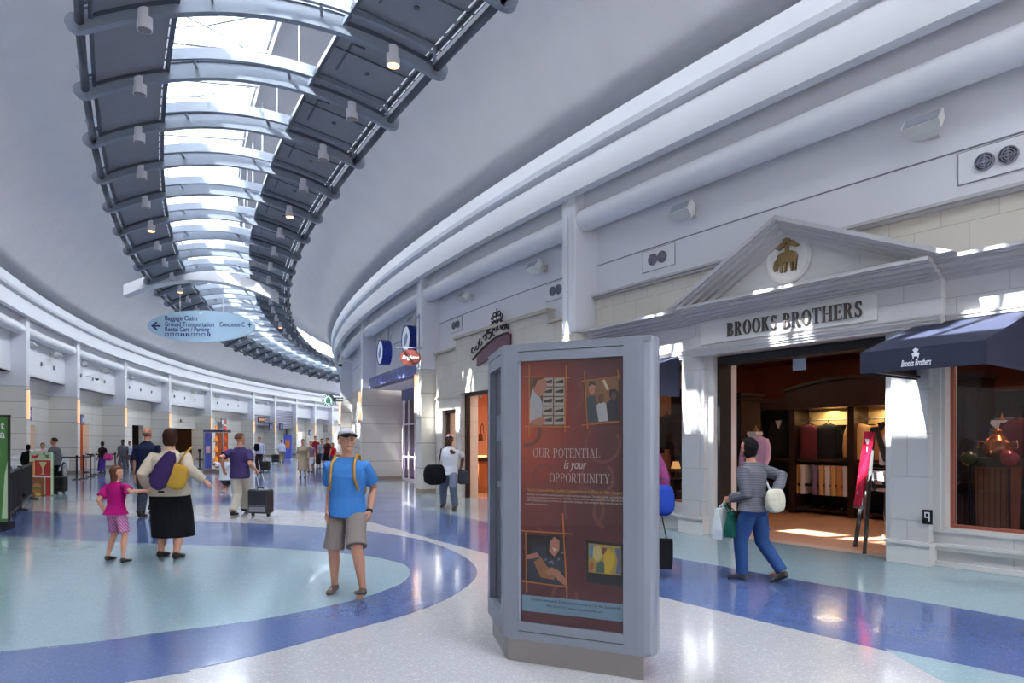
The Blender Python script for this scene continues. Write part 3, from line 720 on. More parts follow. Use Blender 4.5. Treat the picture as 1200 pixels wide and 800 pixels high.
# back wall fitting with arched head, lit niches, hanging clothes
BD = 4.0
bx0, _ = at(IF, 876, 500, BD); bx1, _ = at(IF, 1130, 500, BD)
ax0, _ = at(IF, 931, 500, BD); ax1, _ = at(IF, 1062, 500, BD)
WU = thing('clothes_fitting', 'dark mahogany clothes fitting with arched head along the back of the store', 'shelving', IF)
zt = at(IF, 940, 478, BD)[1]; zs = at(IF, 940, 477, BD)[1]
MB().box(bx0, bx1+2, BD+.55, BD+.6, 0, 2.45).build('back_board', blackm, WU)
mb = MB(); mb.box(bx0, ax0, BD-.05, BD+.55, 2.25, 2.42)
mb.box(bx0, ax0+.05, BD-.12, BD+.55, 2.42, 2.5); mb.build('side_head', wood_dk, WU)
mb = MB(); n = 16; hw = (ax1+.2-ax0)/2; xc = ax0+hw
pl = [(ax0-.05, 2.25)]+[(ax0-.05+(2*hw+.1)*i/n, 2.62+.2*math.sin(math.pi*i/n)) for i in range(n+1)]+[(ax1+.25, 2.25)]
mb.prism(pl, BD-.25, BD+.5)
mb.build('arched_head', wood_dk, WU)
mb = MB(); mb.prism([(ax0-.12+(2*hw+.24)*i/n, 2.60+.2*math.sin(math.pi*i/n)) for i in range(n+1)]+[(ax0-.12+(2*hw+.24)*(n-i)/n, 2.66+.21*math.sin(math.pi*(n-i)/n)) for i in range(n+1)], BD-.32, BD+.4); mb.build('arch_moulding', wood_dk, WU)
xs = [bx0, ax0, at(IF, 1000, 500, BD)[0], ax1+.15, bx1+1.5]
for x in xs: MB().box(x-.07, x+.07, BD-.1, BD+.55, 0, 2.3).build('upright', wood_dk, WU)
for z in (.1, 1.15, .62): MB().box(bx0, bx1+1.5, BD-.02, BD+.5, z-.03, z+.03).build('shelf', wood_dk, WU)
cream = mat('lit_cream_niche', (232, 196, 130), .7)
for a, b in ((xs[1]+.07, xs[2]-.07), (xs[2]+.07, xs[3]-.07)):
    MB().box(a, b, BD+.45, BD+.5, 1.9, 2.25).build('lit_niche', cream, WU)
    lamp('AREA', IF.m @ Vector(((a+b)/2, BD+.2, 2.2)), 9, (1, .8, .5), .5, (0, 0, 0), 'niche_lamp')
    mb = MB(); mb.tube([(a, BD+.15, 2.0), (b, BD+.15, 2.0)], .012, 6); mb.build('hanging_rail', chrome, WU)
mb = MB(); mb.tube([(xs[1], BD+.15, 1.02), (xs[3], BD+.15, 1.02)], .012, 6); mb.build('hanging_rail', chrome, WU)
def garment(name, label, cat, F, x, y, z, m, w=.42, h=.75, group=None, collar=None, rz=0.0, sleeves=True, flare=1.0):
    """a jacket or shirt on its hanger, top of the shoulders at z"""
    mm = F.m @ Matrix.Translation((x, y, z)) @ Matrix.Rotation(rz, 4, 'Z')
    o = thing(name, label, cat, mm, group)
    mb = MB(); mb.smooth = True; rings = []
    for q, ww, dd in ((.02, .1, .04), (0, .45, .07), (-.05, .88, .09), (-.12, .98, .11), (-.3, .86, .12), (-.55, .86, .12), (-.98, .92*flare, .11), (-1.0, .9*flare, .09)):
        rings.append([Vector((w/2*ww*math.cos(t)*abs(math.cos(t))**-.35 if abs(math.cos(t)) > 1e-6 else 0, dd*math.sin(t), q*h)) for t in [2*math.pi*j/16 for j in range(16)]])
    mb.loft(rings); mb.build('body', m, o)
    if sleeves:
        for s in (-1, 1):
            mb = MB(); mb.smooth = True; mb.tube([(s*w*.4, 0, -.06*h), (s*w*.52, 0, -.3*h), (s*w*.55, -.02, -.62*h), (s*w*.53, -.03, -.85*h)], [.06, .062, .055, .045], 10); mb.build('sleeve', m, o)
    if collar: mb = MB(); mb.prism([(-.07, .02), (.07, .02), (.05, -.05), (.0, -.16), (-.05, -.05)], -.14, -.05); mb.build('collar', collar, o)
    mb = MB(); mb.tube([(-w*.35, 0, -.02), (0, 0, .04), (w*.35, 0, -.02)], .01, 6); mb.tube([(0, 0, .04), (0, 0, .1), (.03, 0, .13), (.03, 0, .16), (0, 0, .17)], .006, 5); mb.build('hanger', wood_dk, o)
    return o
fab = lambda n, c: mat(n, c, .9, bump=.15, bscale=150)
burg, blk, tan, camel, pink, wht = fab('burgundy_cloth', (96, 34, 44)), fab('black_cloth', (22, 22, 26)), fab('tan_cloth', (206, 160, 104)), fab('camel_cloth', (190, 130, 80)), fab('pink_knit', (214, 170, 198)), fab('white_cotton', (222, 214, 214))
hang = [('burgundy jacket hanging in the left niche of the back fitting', 948, burg), ('black jacket hanging beside the burgundy one in the back fitting', 970, blk), ('tan jacket hanging behind the easel sign', 1006, tan), ('camel jacket with dark collar hanging right of the tan one', 1036, camel)]
for lb, px, m in hang:
    x, z = at(IF, px, 490, BD+.1); garment('hanging_jacket', lb, 'jacket', IF, x, BD+.12, 1.9, m, .5, .8, 'jackets hanging at the back of the store', blk if m is camel else None)
x, z = at(IF, 916, 482, BD+.3); garment('hanging_shirt', 'dark shirt with pale open collar hanging left of the niches', 'shirt', IF, x, BD+.3, 2.0, blk, .5, .8, None, wht)
pants = [(933, tan), (941, wht), (955, fab('lilac_cloth', (130, 110, 150))), (963, tan), (970, wht), (977, tan), (984, camel), (991, wht)]
pos = ['leftmost', 'second from the left', 'third from the left', 'fourth from the left', 'fourth from the right', 'third from the right', 'second from the right', 'rightmost']
for k, (px, m) in enumerate(pants):
    x, _ = at(IF, px, 575, BD); o = thing('hanging_trousers', 'folded trousers on the low rail in the store, %s' % pos[k], 'trousers', IF.m @ Matrix.Translation((x, BD+.15, 1.02)), 'trousers on the low rail')
    mb = MB(); mb.smooth = False
    mb.loft([[Vector((.05*sx, .17*sy, z)) for sx, sy in ((-1, -1), (0, -1.1), (1, -1), (1, 1), (0, 1.1), (-1, 1))] for z in (.0, -.2, -.45, -.6)]); mb.build('legs', m, o)
    mb = MB(); mb.box(-.055, .055, -.18, .18, -.06, .02); mb.build('waistband', m, o)
for k in range(5):
    x, _ = at(IF, 900+k*22, 600, BD-.1)
    o = thing('shoe_pair', 'dark leather shoes on the bottom shelf of the back fitting, %s pair' % ['leftmost', 'second', 'middle', 'fourth', 'rightmost'][k], 'shoes', IF.m @ Matrix.Translation((x, BD+.1, .13)), 'shoes on the bottom shelf')
    for s in (-1, 1):
        mb = MB(); mb.smooth = True; mb.tube([(s*.06, .1, .04), (s*.06, 0, .045), (s*.06, -.12, .03), (s*.06, -.17, .02)], [.045, .045, .035, .015], 8); mb.build('shoe', mat('black_leather', (20, 14, 12), .25), o)
# torsos on stands
def torso(name, label, F, x, y, zsh, m, base=True, w=.46, arms=True):
    mm = F.m @ Matrix.Translation((x, y, 0)); o = thing(name, label, 'mannequin', mm)
    mb = MB(); mb.smooth = True; rings = []
    for dz, ww, dd in ((.03, .07, .07), (0, .1, .09), (-.03, .2, .1), (-.07, .42, .12), (-.13, .47, .14), (-.28, .42, .15), (-.45, .36, .13), (-.6, .4, .14), (-.66, .4, .14)):
        rings.append([Vector((w*ww*1.05*math.cos(t), dd*math.sin(t), zsh+dz)) for t in [2*math.pi*j/18 for j in range(18)]])
    mb.loft(rings); mb.build('body_garment', m, o)
    if arms:
        for s in (-1, 1):
            mb = MB(); mb.smooth = True; mb.tube([(s*w*.4, 0, zsh-.09), (s*w*.52, -.01, zsh-.25), (s*w*.56, -.05, zsh-.42), (s*w*.5, -.12, zsh-.6)], [.06, .06, .055, .045], 10); mb.build('sleeve', m, o)
    mb = MB(); mb.smooth = True; mb.lathe([(.05, zsh), (.055, zsh+.06), (.03, zsh+.09), (.015, zsh+.1), (.02, zsh+.13), (.002, zsh+.16)], (0, 0, 0), 12); mb.build('neck_cap', wood_md, o)
    mb = MB(); mb.prism([(-.09, zsh+.05), (.09, zsh+.05), (.1, zsh), (.0, zsh-.1), (-.1, zsh)], -.13, .06); mb.build('collar', wht, o)
    if base:
        mb = MB(); mb.tube([(0, 0, zsh-.66), (0, 0, .12)], .015, 8); mb.build('pole', chrome, o)
        for k in range(4):
            a = k*math.pi/2+.4; mb = MB(); mb.tube([(0, 0, .12), (.15*math.cos(a), .15*math.sin(a), .1), (.25*math.cos(a), .25*math.sin(a), .03)], .012, 6); mb.ball((.25*math.cos(a), .25*math.sin(a), .025), .025, 8, 6); mb.build('leg', chrome, o)
    return o
x, z = at(IF, 886, 509, .9); torso('shirt_mannequin', 'headless mannequin in a pink lilac sweater behind the left jamb', IF, x, .9, z, pink)
x, z = at(IF, 1052, 500, 1.6); torso('shirt_mannequin', 'headless mannequin in a white shirt behind the display table', IF, x, 1.7, z, wht)
# display table with folded shirts
x, z = at(IF, 1050, 563, 1.2)
TB = thing('display_table', 'dark wooden display table behind the easel sign', 'table', IF.m @ Matrix.Translation((x, 1.2, 0)))
tz = z
MB().box(-.42, .9, -.35, .45, tz-.05, tz).build('tabletop', wood_dk, TB); MB().box(-.36, .84, -.3, .4, tz-.16, tz-.05).build('apron', wood_dk, TB)
for sx in (-.32, .8):
    for sy in (-.26, .36):
        l = MB().lathe([(.03, .06), (.04, .2), (.028, .25), (.045, .4), (.035, tz-.3), (.05, tz-.16)], (sx, sy, 0), 10).build('leg', wood_dk, TB, smooth=True)
        mb = MB(); mb.lathe([(.02, 0), (.025, .06)], (sx, sy, 0), 10); c = mb.build('brass_foot', mat('brass', (220, 170, 80), .3, .9), l)
folds = [('stack of folded white shirts on the display table', 1034, wht, 5), ('stack of folded peach shirts on the right of the display table', 1054, fab('peach_cotton', (220, 130, 100)), 4)]
for lb, px, m, n in folds:
    xx = at(IF, px, 560, 1.1)[0]
    for k in range(n):
        o = MB().box(-.13, .13, -.16, .16, 0, .026).build('folded_shirt', m); bv = o.modifiers.new('soft', 'BEVEL'); bv.width = .01; bv.segments = 2
        o.matrix_world = IF.m @ Matrix.Translation((xx+random.uniform(-.01, .01), 1.1, tz+.029*k)) @ Matrix.Rotation(random.uniform(-.08, .08), 4, 'Z')
        tag(o, 'folded %s shirt in the %s pile on the display table, %s' % ('white' if n == 5 else 'peach', 'left' if n == 5 else 'right', ['bottom one', 'second from the bottom', 'middle one', 'second from the top', 'top one'][k] if n == 5 else ['bottom one', 'second from the bottom', 'third from the bottom', 'top one'][k]), 'shirt', 'folded shirts on the table')
xx = at(IF, 1043, 545, 1.3)[0]
o = MB().box(-.09, .09, -.01, .01, 0, .16).build('counter_card', mat('magenta_card', (150, 30, 60))); o.matrix_world = IF.m @ Matrix.Translation((xx, 1.35, tz)); tag(o, 'small dark red card standing between the folded shirts', 'card')
# hanging notice in the doorway
NS = thing('hanging_notice', 'small pale notice hanging from the head of the doorway', 'notice', IF)
x, z = at(IF, 937, 423, .1); MB().box(x-.11, x+.11, .09, .1, z-.14, z+.14).build('card', mat('pale_card', (170, 178, 196), .5), NS)
MB().box(x-.11, x+.11, .08, .09, z+.04, z+.14).build('printed_header', mat('blue_grey_print', (96, 108, 140)), NS)
mb = MB(); mb.tube([(x-.08, .095, z+.14), (x-.08, .095, 2.85)], .003, 4); mb.tube([(x+.08, .095, z+.14), (x+.08, .095, 2.85)], .003, 4); mb.build('cord', chrome, NS)
# ---------------- A-frame easel sign in the doorway
g1, g2, g3, g4 = gp(1002, 641), gp(1013, 649), gp(1066, 629), gp(1060, 622)
top = at_depth(1027, 502, (g1.y+g3.y)/2+.05); top2 = at_depth(1022, 503, (g1.y+g3.y)/2)
ES = thing('easel_sign', 'black A-frame easel with a tall red poster standing in the doorway', 'sign', Vector((top.x, top.y, 0)))
e2 = (g2-g1).normalized()
mb = MB()
for g, t, nm in ((g1, top2, 0), (g2, top2+e2*.12, 0), (g3, top+e2*.05, 1), (g4, top-e2*.04, 1)):
    MB().bar(g, t, .045, .05).build('leg', blackm, ES, world=True)
MB().bar(top2-Vector((.03, 0, 0)), top+e2*.12, .05, .05).build('hinge_rail', blackm, ES, world=True)
# tilted poster in its holder on the left legs
tp = [at_depth(*q) for q in ((1013, 505, g1.y-.05), (1023, 506, g1.y-.3), (1007, 594, g1.y-.45), (1000, 592, g1.y-.2))]
n = (tp[1]-tp[0]).cross(tp[3]-tp[0]).normalized()*.03
if n.x > 0: n = -n
mb = MB(); mb.add(tp+[q-n for q in tp], [(0, 1, 2, 3), (7, 6, 5, 4), (0, 4, 5, 1), (1, 5, 6, 2), (2, 6, 7, 3), (3, 7, 4, 0)]); mb.build('poster', mat('crimson_poster', (170, 28, 56), .25), ES, world=True)
mb = MB()
for t0, t1, w0, w1 in ((.1, .17, .25, .75), (.2, .27, .25, .75), (.36, .4, .3, .7), (.43, .5, .2, .8), (.52, .62, .2, .8), (.64, .74, .3, .8), (.8, .84, .35, .65)):
    def q(u, v): a = tp[0].lerp(tp[1], u); b = tp[3].lerp(tp[2], u); return a.lerp(b, v)+n*.1
    mb.add([q(w0, t0), q(w1, t0), q(w1, t1), q(w0, t1)], [(0, 1, 2, 3)])
mb.build('poster_print', mat('white_print', (235, 220, 225)), ES, world=True)
MB().bar(tp[3]-n, tp[2]-n, .05, .05).build('poster_ledge', chrome, ES, world=True)
# ---------------- right window display
WF = Frame(93.0, 36.7)
x0, z0 = WF.hit(1142, 610, .7); x1 = WF.hit(1184, 610, .7)[0]; zt = WF.hit(1160, 536, .7)[1]
PD = thing('display_barrel', 'tall oak slatted display stand carrying the copper samovar in the right window', 'display', WF.m @ Matrix.Translation(((x0+x1)/2, .9, 0)))
w = (x1-x0)/2
mb = MB(); mb.loft([[Vector((sx*ww, sy*.2, z)) for sx, sy in ((-1, -1), (1, -1), (1, 1), (-1, 1))] for z, ww in ((0.02, w*.85), (zt-.12, w*1.0))]); mb.build('slatted_body', wood_md, PD)
mb = MB()
for k in range(6): xx = -w*.8+k*w*.32; mb.box(xx-.004, xx+.004, -.205, -.2, .05, zt-.15)
mb.build('grooves', wood_dk, PD)
MB().box(-w*1.3, w*1.3, -.28, .28, zt-.12, zt).build('green_top', mat('dark_green_leather', (44, 52, 34), .4), PD)
lamp('AREA', WF.m @ Vector((-.1, .5, 2.8)), 16, (1, .76, .55), .4, (0, 0, 0), 'window_fill_light')  # fill light added to lift the dark window display
lamp('AREA', IF.m @ Vector((2.3, 1.0, 3.3)), 14, (1, .76, .6), .4, (0, 0, 0), 'table_display_lamp')
copper = mat('polished_copper', (214, 132, 88), .25, .9)
SM = thing('copper_samovar', 'rounded polished copper samovar on the oak display stand', 'samovar', WF.m @ Matrix.Translation(((x0+x1)/2, .9, zt)))
MB().lathe([(.1, 0), (.14, .01), (.15, .04), (.17, .1), (.16, .2), (.11, .27), (.07, .3), (.06, .34), (.085, .35), (.03, .38), (.01, .4)], (0, 0, 0), 28).build('body', copper, SM, smooth=True)
for s in (-1, 1): MB().tube([(s*.15, 0, .2), (s*.22, 0, .22), (s*.23, 0, .14), (s*.16, 0, .1)], .014, 8).build('handle', copper, SM, smooth=True)
MB().tube([(0, -.16, .08), (0, -.24, .08), (0, -.25, .04)], .016, 8).build('spout', copper, SM, smooth=True)
for px, nm, c in ((1136, 'green', (52, 70, 34)), (1183, 'red', (170, 34, 60))):
    x, z = WF.hit(px, 537, .6); o = thing('glass_globe', 'glossy %s globe beside the oak display stand' % nm, 'globe', WF.m @ Matrix.Translation((x, .6, 0)))
    mb = MB(); mb.smooth = True; mb.ball((0, 0, z), .105, 20, 14); mb.build('globe', mat(nm+'_gloss', c, .1, coat=.6), o)
    MB().lathe([(.12, 0), (.12, .02), (.015, .04), (.015, z-.12), (.04, z-.1)], (0, 0, 0), 14).build('stand', darkmetal, o)
x, z = WF.hit(1158, 500, 1.0); torso('display_bust', 'dark draped bust above the copper samovar', WF, x, 1.5, z+.05, fab('grey_cloth', (90, 80, 84)), True, .3, False)
x, z = WF.hit(1190, 500, 1.2); garment('hanging_jacket', 'dark red jacket hanging at the right of the display window', 'jacket', WF, x, 1.4, z+.1, burg, .45, .8, 'jackets hanging in the right display window')
wc = thing('window_cabinet', 'dark cornice topped cabinet behind the right display window', 'cabinet', WF)
x0 = WF.hit(1114, 440, 1.6)[0]; x1 = WF.hit(1150, 440, 1.6)[0]; z = WF.hit(1130, 436, 1.6)[1]
MB().box(x0, x1, 1.6, 2.1, 0, z-.1).build('body', wood_dk, wc); MB().box(x0-.06, x1+.06, 1.54, 2.12, z-.1, z).build('cornice', wood_dk, wc)
for k in range(2): MB().box(x0+.04+k*(x1-x0)/2, x0-.04+(k+1)*(x1-x0)/2, 1.57, 1.6, .1, z-.2).build('door', wood_dk, wc)
rk = thing('garment_rack', 'dark rack of hanging clothes deep in the right display window', 'rack', WF)
mb = MB(); xa, za = WF.hit(1150, 470, 2.6); mb.box(xa, xa+3, 2.9, 3.0, 0, 2.1); mb.build('back_panel', blackm, rk); MB().tube([(xa, 2.5, 1.9), (xa+2.4, 2.5, 1.9)], .014, 6).build('rail', chrome, rk)
cols = [fab('rose_cloth', (190, 40, 80)), fab('blue_cloth', (50, 60, 150)), burg, blk, tan, fab('grey_cloth', (90, 80, 84))]
for k in range(6):
    garment('hanging_shirt', 'shirt on the rack deep in the right window, %s' % ['leftmost rose one', 'blue one', 'burgundy one', 'black one', 'tan one', 'rightmost grey one'][k], 'shirt', WF, xa+.25+.33*k, 2.5, 1.85, cols[k], .42, .7, 'shirts on the window rack')
# left window display, mostly behind the poster stand
LF = Frame(93.0, 33.2)
dt = thing('display_table', 'dark display table with lamp lit bowls in the window left of the doorway', 'table', LF)
x, z = LF.hit(785, 560, .9)
MB().box(x-.5, x+.4, .6, 1.3, z-.05, z).build('tabletop', wood_dk, dt)
for sx in (-.45, .35):
    for sy in (.65, 1.25): MB().box(x+sx-.03, x+sx+.03, sy-.03, sy+.03, 0, z-.05).build('leg', wood_dk, dt)
v = thing('glass_vase', 'clear glass vase glinting on the left window table', 'vase', LF.m @ Matrix.Translation((LF.hit(777, 538, .8)[0], .8, z)))
MB().lathe([(.04, 0), (.06, .02), (.09, .12), (.05, .22), (.06, .25)], (0, 0, 0), 16).build('body', mat('pale_glass_body', (190, 200, 200), .1, coat=.5), v, smooth=True)
v = thing('table_lamp', 'small gold lamp on the left window table', 'lamp', LF.m @ Matrix.Translation((LF.hit(790, 538, .9)[0], .95, z)))
MB().lathe([(.06, 0), (.06, .02), (.015, .03), (.015, .2)], (0, 0, 0), 14).build('base', gold, v); MB().lathe([(.1, .2), (.06, .34)], (0, 0, 0), 14).build('lamp_shade', mat('glowing_shade', (255, 190, 110), emit=1.5), v)
for k, (px, py, m) in enumerate(((770, 500, burg), (782, 495, fab('olive_cloth', (70, 62, 34))), (794, 500, fab('brown_cloth', (80, 48, 34))))):
    x, zz = LF.hit(px, py, 1.8); garment('hanging_shirt', 'shirt hanging in the window left of the doorway, %s' % ['burgundy', 'olive', 'brown'][k], 'shirt', LF, x, 1.8, zz+.15, m, .45, .75, 'shirts in the left window')
lb = thing('shelf_cabinet', 'tall dark shelf cabinet in the window left of the doorway', 'cabinet', LF)
x, zz = LF.hit(760, 462, 2.3); MB().box(x-1, x+1.3, 2.3, 2.7, 0, zz).build('body', wood_dk, lb); MB().box(x-1.05, x+1.35, 2.25, 2.7, zz, zz+.06).build('cornice', wood_dk, lb)
for k in range(4): MB().box(x-.9, x+1.2, 2.2, 2.3, .4+.45*k, .43+.45*k).build('shelf', wood_md, lb)
# ================================================================== SKYLIGHT RIBS, SCREENS, DOWNLIGHTS
RL, RR, RZ, RISE = 102.4, 96.6, 8.55, .72
def rib_curve(k):
    a, b = P(RL, 30.78-1.42*k), P(RR, 31.83-1.44*k)
    return a, b
ribm = steel
def rib_frame(k):
    a, b = rib_curve(k); d = (b-a).normalized(); rz = math.atan2(d.y, d.x)
    return Matrix.Translation(Vector((a.x, a.y, RZ))) @ Matrix.Rotation(rz, 4, 'Z'), (b-a).length
L0 = rib_frame(2)[1]
def rz_(t): return RISE*4*t*(1-t)
def sweep(mb, t0, t1, y0, y1, dz0, dz1, n=14, L=L0, off=0.0):
    """a piece of the arched rib between fractions t0 and t1, from y0 to y1 and dz0 to dz1 about its centre line"""
    rings = []
    for i in range(n+1):
        t = t0+(t1-t0)*i/n; x = L*t; z = rz_(t)
        sl = math.atan2(RISE*4*(1-2*t), L); nx, nz = -math.sin(sl), math.cos(sl)
        rings.append([Vector((x+nx*dz, y, z+nz*dz)) for y, dz in ((y0, dz0), (y1, dz0), (y1, dz1), (y0, dz1))])
    mb.loft(rings)
M0, _ = rib_frame(0)
proto = thing('ceiling_rib', 'x', 'rib', M0, 'arched steel ribs under the skylight')
mb = MB(); sweep(mb, 0, 1, -.07, .07, -.2, .12, 24)
for x in (0, L0): mb.cyl((x, -.07, -.03), (x, .07, -.03), .16, 14)
mb.build('arched_beam', ribm, proto)
mb = MB(); sweep(mb, .02, .98, -.11, .11, .12, .15, 20); sweep(mb, .03, .97, -.025, .025, .28, .34, 20); sweep(mb, .02, .98, -.46, -.38, -.02, .2, 20)
for t in (.02, .35, .65, .98): mb.bar((L0*t, -.4, rz_(t)), (L0*t, 0, rz_(t)), .05, .05)
for t in (.2, .35, .5, .65, .8): mb.bar((L0*t, 0, rz_(t)+.1), (L0*t, 0, rz_(t)+.3), .03, .03)
mb.build('upper_flange', ribm, proto)
mb = MB()
for t in (.31, .68): mb.tube([(L0*t, 0, rz_(t)+.3), (L0*t, 0, vz(99.8)-RZ+.1)], .012, 6)
mb.build('suspension_rod', white2, proto)
dl = thing('downlight', 'x', 'lamp', M0, 'cylindrical downlights on the ribs')
MB().lathe([(.125, 0), (.125, .34), (.02, .35), (.02, .4)], (0, 0, -.36), 20).build('housing', white2, dl, smooth=False)
MB().lathe([(.105, 0), (.112, .012)], (0, 0, -.368), 20).build('lamp_face', lamp_dull, dl)
dl2 = thing('downlight', 'x', 'lamp', M0, 'cylindrical downlights on the ribs')
MB().lathe([(.125, 0), (.125, .34), (.02, .35), (.02, .4)], (0, 0, -.36), 20).build('housing', white2, dl2)
MB().lathe([(.105, 0), (.112, .012)], (0, 0, -.368), 20).build('lamp_face', warm_lamp, dl2)
# translucent screens
scrm = mat('screen_grey_mesh', (136, 139, 146), .55, var=.1, vscale=1.5)
scredge = steel_dk
whitelamp = mat('white_slot', (235, 240, 250), emit=.6)
def screen(side, k):
    """one screen between rib k and rib k+1, bent like the ribs"""
    A, _ = rib_frame(k); B, _ = rib_frame(k+1)
    t0, t1 = (.0, .27) if side == 'left' else (.70, 1.0)
    o = thing('skylight_screen', 'x', 'screen', Matrix.Translation(A @ Vector((L0*(t0+t1)/2, 0, 0))), 'grey screens beside the skylight')
    def q(t, s, dz=0): return (A @ Vector((L0*t, 0, rz_(t)+dz))).lerp(B @ Vector((L0*t, 0, rz_(t)+dz)), s)
    s0, s1 = .03, .975
    n = 6; mb = MB(); mb.smooth = False
    ti = (t0+.035, t1-.015) if side == 'left' else (t0+.015, t1-.035)
    vs = []; 
    for i in range(n+1):
        t = ti[0]+(ti[1]-ti[0])*i/n
        vs += [q(t, s0, .02), q(t, s1, .02), q(t, s1, .04), q(t, s0, .04)]
    mb.loft([vs[4*i:4*i+4] for i in range(n+1)]); mb.build('mesh_panel', scrm, o, world=True)
    mb = MB()
    for s in (s0, s1):
        mb.loft([[q(ti[0]+(ti[1]-ti[0])*i/n, s-.02, -.04), q(ti[0]+(ti[1]-ti[0])*i/n, s+.02, -.04), q(ti[0]+(ti[1]-ti[0])*i/n, s+.02, .06), q(ti[0]+(ti[1]-ti[0])*i/n, s-.02, .06)] for i in range(n+1)])
    for t in ti: mb.bar(q(t, s0, 0), q(t, s1, 0), .07, .1)
    mb.build('frame', scredge, o, world=True)
    e = t0+.008 if side == 'left' else t1-.008
    mb = MB(); mb.smooth = True; mb.tube([q(e, .04, -.03), q(e, .98, -.03)], .075, 10); mb.build('end_tube', scredge, o, world=True)
    u = ti[1]-.012 if side == 'left' else ti[1]-.02
    mb = MB()
    for j in range(5): mb.bar(q(u, .1+.17*j, -.055), q(u, .1+.17*j+.12, -.055), .02, .012)
    if side == 'right':
        for j in range(5): mb.bar(q(u+.02, .1+.17*j, -.05), q(u+.02, .1+.17*j+.14, -.05), .02, .012)
        mb.build('slot_lights', whitelamp, o, world=True)
        mb = MB()
        c = q((t0+t1)/2, .5, .01); mb.lathe([(.05, 0), (.05, .02)], c+Vector((0, 0, -.03)), 12); mb.bar(q(ti[0]+.05, .2, .005), q(ti[0]+.05, .62, .005), .04, .02); mb.bar(q(ti[0]+.05, .2, .005), q(ti[0]+.09, .2, .005), .03, .02)
        for s in (.3, .75): mb.bar(q(ti[0], s, .0), q(ti[1], s, .0), .03, .02)
        mb.build('fittings', scredge, o, world=True)
    else: mb.build('slot_lights', whitelamp, o, world=True)
    return o
NK0, NK1 = -4, 31
vis = list(range(-1, NK1+1))
def nm(k): return ORD[k+1] if 0 <= k+1 < len(ORD) else 'last'
litset_l, litset_r = {5, 9, 12}, {0, 4, 13}
first = True
for k in range(NK0, NK1+1):
    m, L = rib_frame(k)
    m = m @ Matrix.Scale(L/L0, 4, (1, 0, 0)) if abs(L-L0) > 1e-4 else m
    lab = '%s grey-blue arched rib crossing under the skylight' % nm(k) if k >= -1 else 'grey-blue arched rib overhead, outside the picture'
    if first: proto.matrix_world = m; FM[proto.name] = m.copy(); proto['label'] = lab
    else: copy_tree(proto, m, lab)
    for t, ls, w in ((.17, litset_l, 'left'), (.86, litset_r, 'right')):
        mm = rib_frame(k)[0] @ Matrix.Translation((L*t, .02, rz_(t)-.02))
        src = dl2 if k in ls else dl
        lb = 'white cylinder downlight on the %s end of the %s rib%s' % (w, nm(k), ', glowing warm' if k in ls else '') if k >= -1 else 'white cylinder downlight overhead'
        if src.get('label') == 'x': src.matrix_world = mm; FM[src.name] = mm; src['label'] = lb
        else: copy_tree(src, mm, lb)
    if k < NK1:
        for side in ('left', 'right'):
            o = screen(side, k); o['label'] = 'grey mesh screen at the %s side between the %s and %s ribs' % (side, nm(k), nm(k+1)) if k >= -1 else 'grey mesh screen overhead on the %s' % side
    first = False
# the wide white arch
WA = thing('white_arch', 'broad white arched beam crossing under the far ribs, above the oval direction sign', 'beam', Vector((0, 0, 0)))
k = 12.35
wa = at_depth(147, 341, 29.9); wb = at_depth(326, 348, 31.1); wb.z = wa.z = (wa.z+wb.z)/2
d = (wb-wa); LW = d.length; mw = Matrix.Translation(wa) @ Matrix.Rotation(math.atan2(d.y, d.x), 4, 'Z')
WA.matrix_world = mw; FM[WA.name] = mw.copy()
mb = MB(); rings = []
for i in range(25):
    t = i/24; z = 4*t*(1-t)*.82
    rings.append([Vector((LW*t, y, z+dz)) for y, dz in ((-.25, -.22), (.25, -.22), (.25, .22), (-.25, .22))])
mb.loft(rings); mb.build('beam', white2, WA); 
mb = MB(); mb.loft([[Vector((LW*i/24, y, 4*(i/24)*(1-i/24)*.82+dz)) for y, dz in ((-.3, -.26), (.3, -.26), (.3, -.2), (-.3, -.2))] for i in range(25)]); mb.build('lower_flange', white2, WA)
mb = MB()
for t in (.12, .88): mb.tube([(LW*t, 0, 4*t*(1-t)*.8), (LW*t, 0, 1.2)], .02, 6)
mb.build('hanger', chrome, WA)
# oval hanging sign
c = at_depth(235.5, 382, 31.0); sw = 62/FO*31.0; sh = 18.5/FO*31.0
OV = thing('oval_direction_sign', 'large pale blue oval hanging sign with dark blue arrows and directions', 'sign', Matrix.Translation(c) @ Matrix.Rotation(rad(2), 4, 'Z'))
paleblue = mat('pale_blue_sign', (168, 196, 214), .4, emit=.12); deepblue = mat('deep_blue_print', (34, 52, 124), .5)
mb = MB(); mb.prism([(sw*math.cos(2*math.pi*i/56), sh*math.sin(2*math.pi*i/56)) for i in range(56)], 0, .12); mb.build('panel', paleblue, OV)
X = lambda px: (px-235.5)/FO*31.0; Z = lambda py: (382-py)/FO*31.0
mb = MB()
for s, x0, x1, y in (('Baggage Claim', 194, 231, 373.2), ('Ground Transportation', 194, 250.5, 380.2), ('Rental Cars / Parking', 194, 245, 386), ('Concourse C', 257, 286, 380)):
    add_text(mb, s, .3, Matrix.Translation(((X(x0)+X(x1))/2, -.004, Z(y))), .004, 0, X(x1)-X(x0), .004)
mb.prism([(X(178), Z(382)), (X(184), Z(377)), (X(185.5), Z(378)), (X(182.5), Z(381)), (X(189), Z(381)), (X(189), Z(383)), (X(182.5), Z(383)), (X(185.5), Z(386)), (X(184), Z(387))], -.008, 0)
mb.prism([(X(291.8), Z(377.5)), (X(294.3), Z(380.5)), (X(292.5), Z(380.5)), (X(292.5), Z(383)), (X(291.2), Z(383)), (X(291.2), Z(380.5)), (X(289.4), Z(380.5))], -.008, 0)
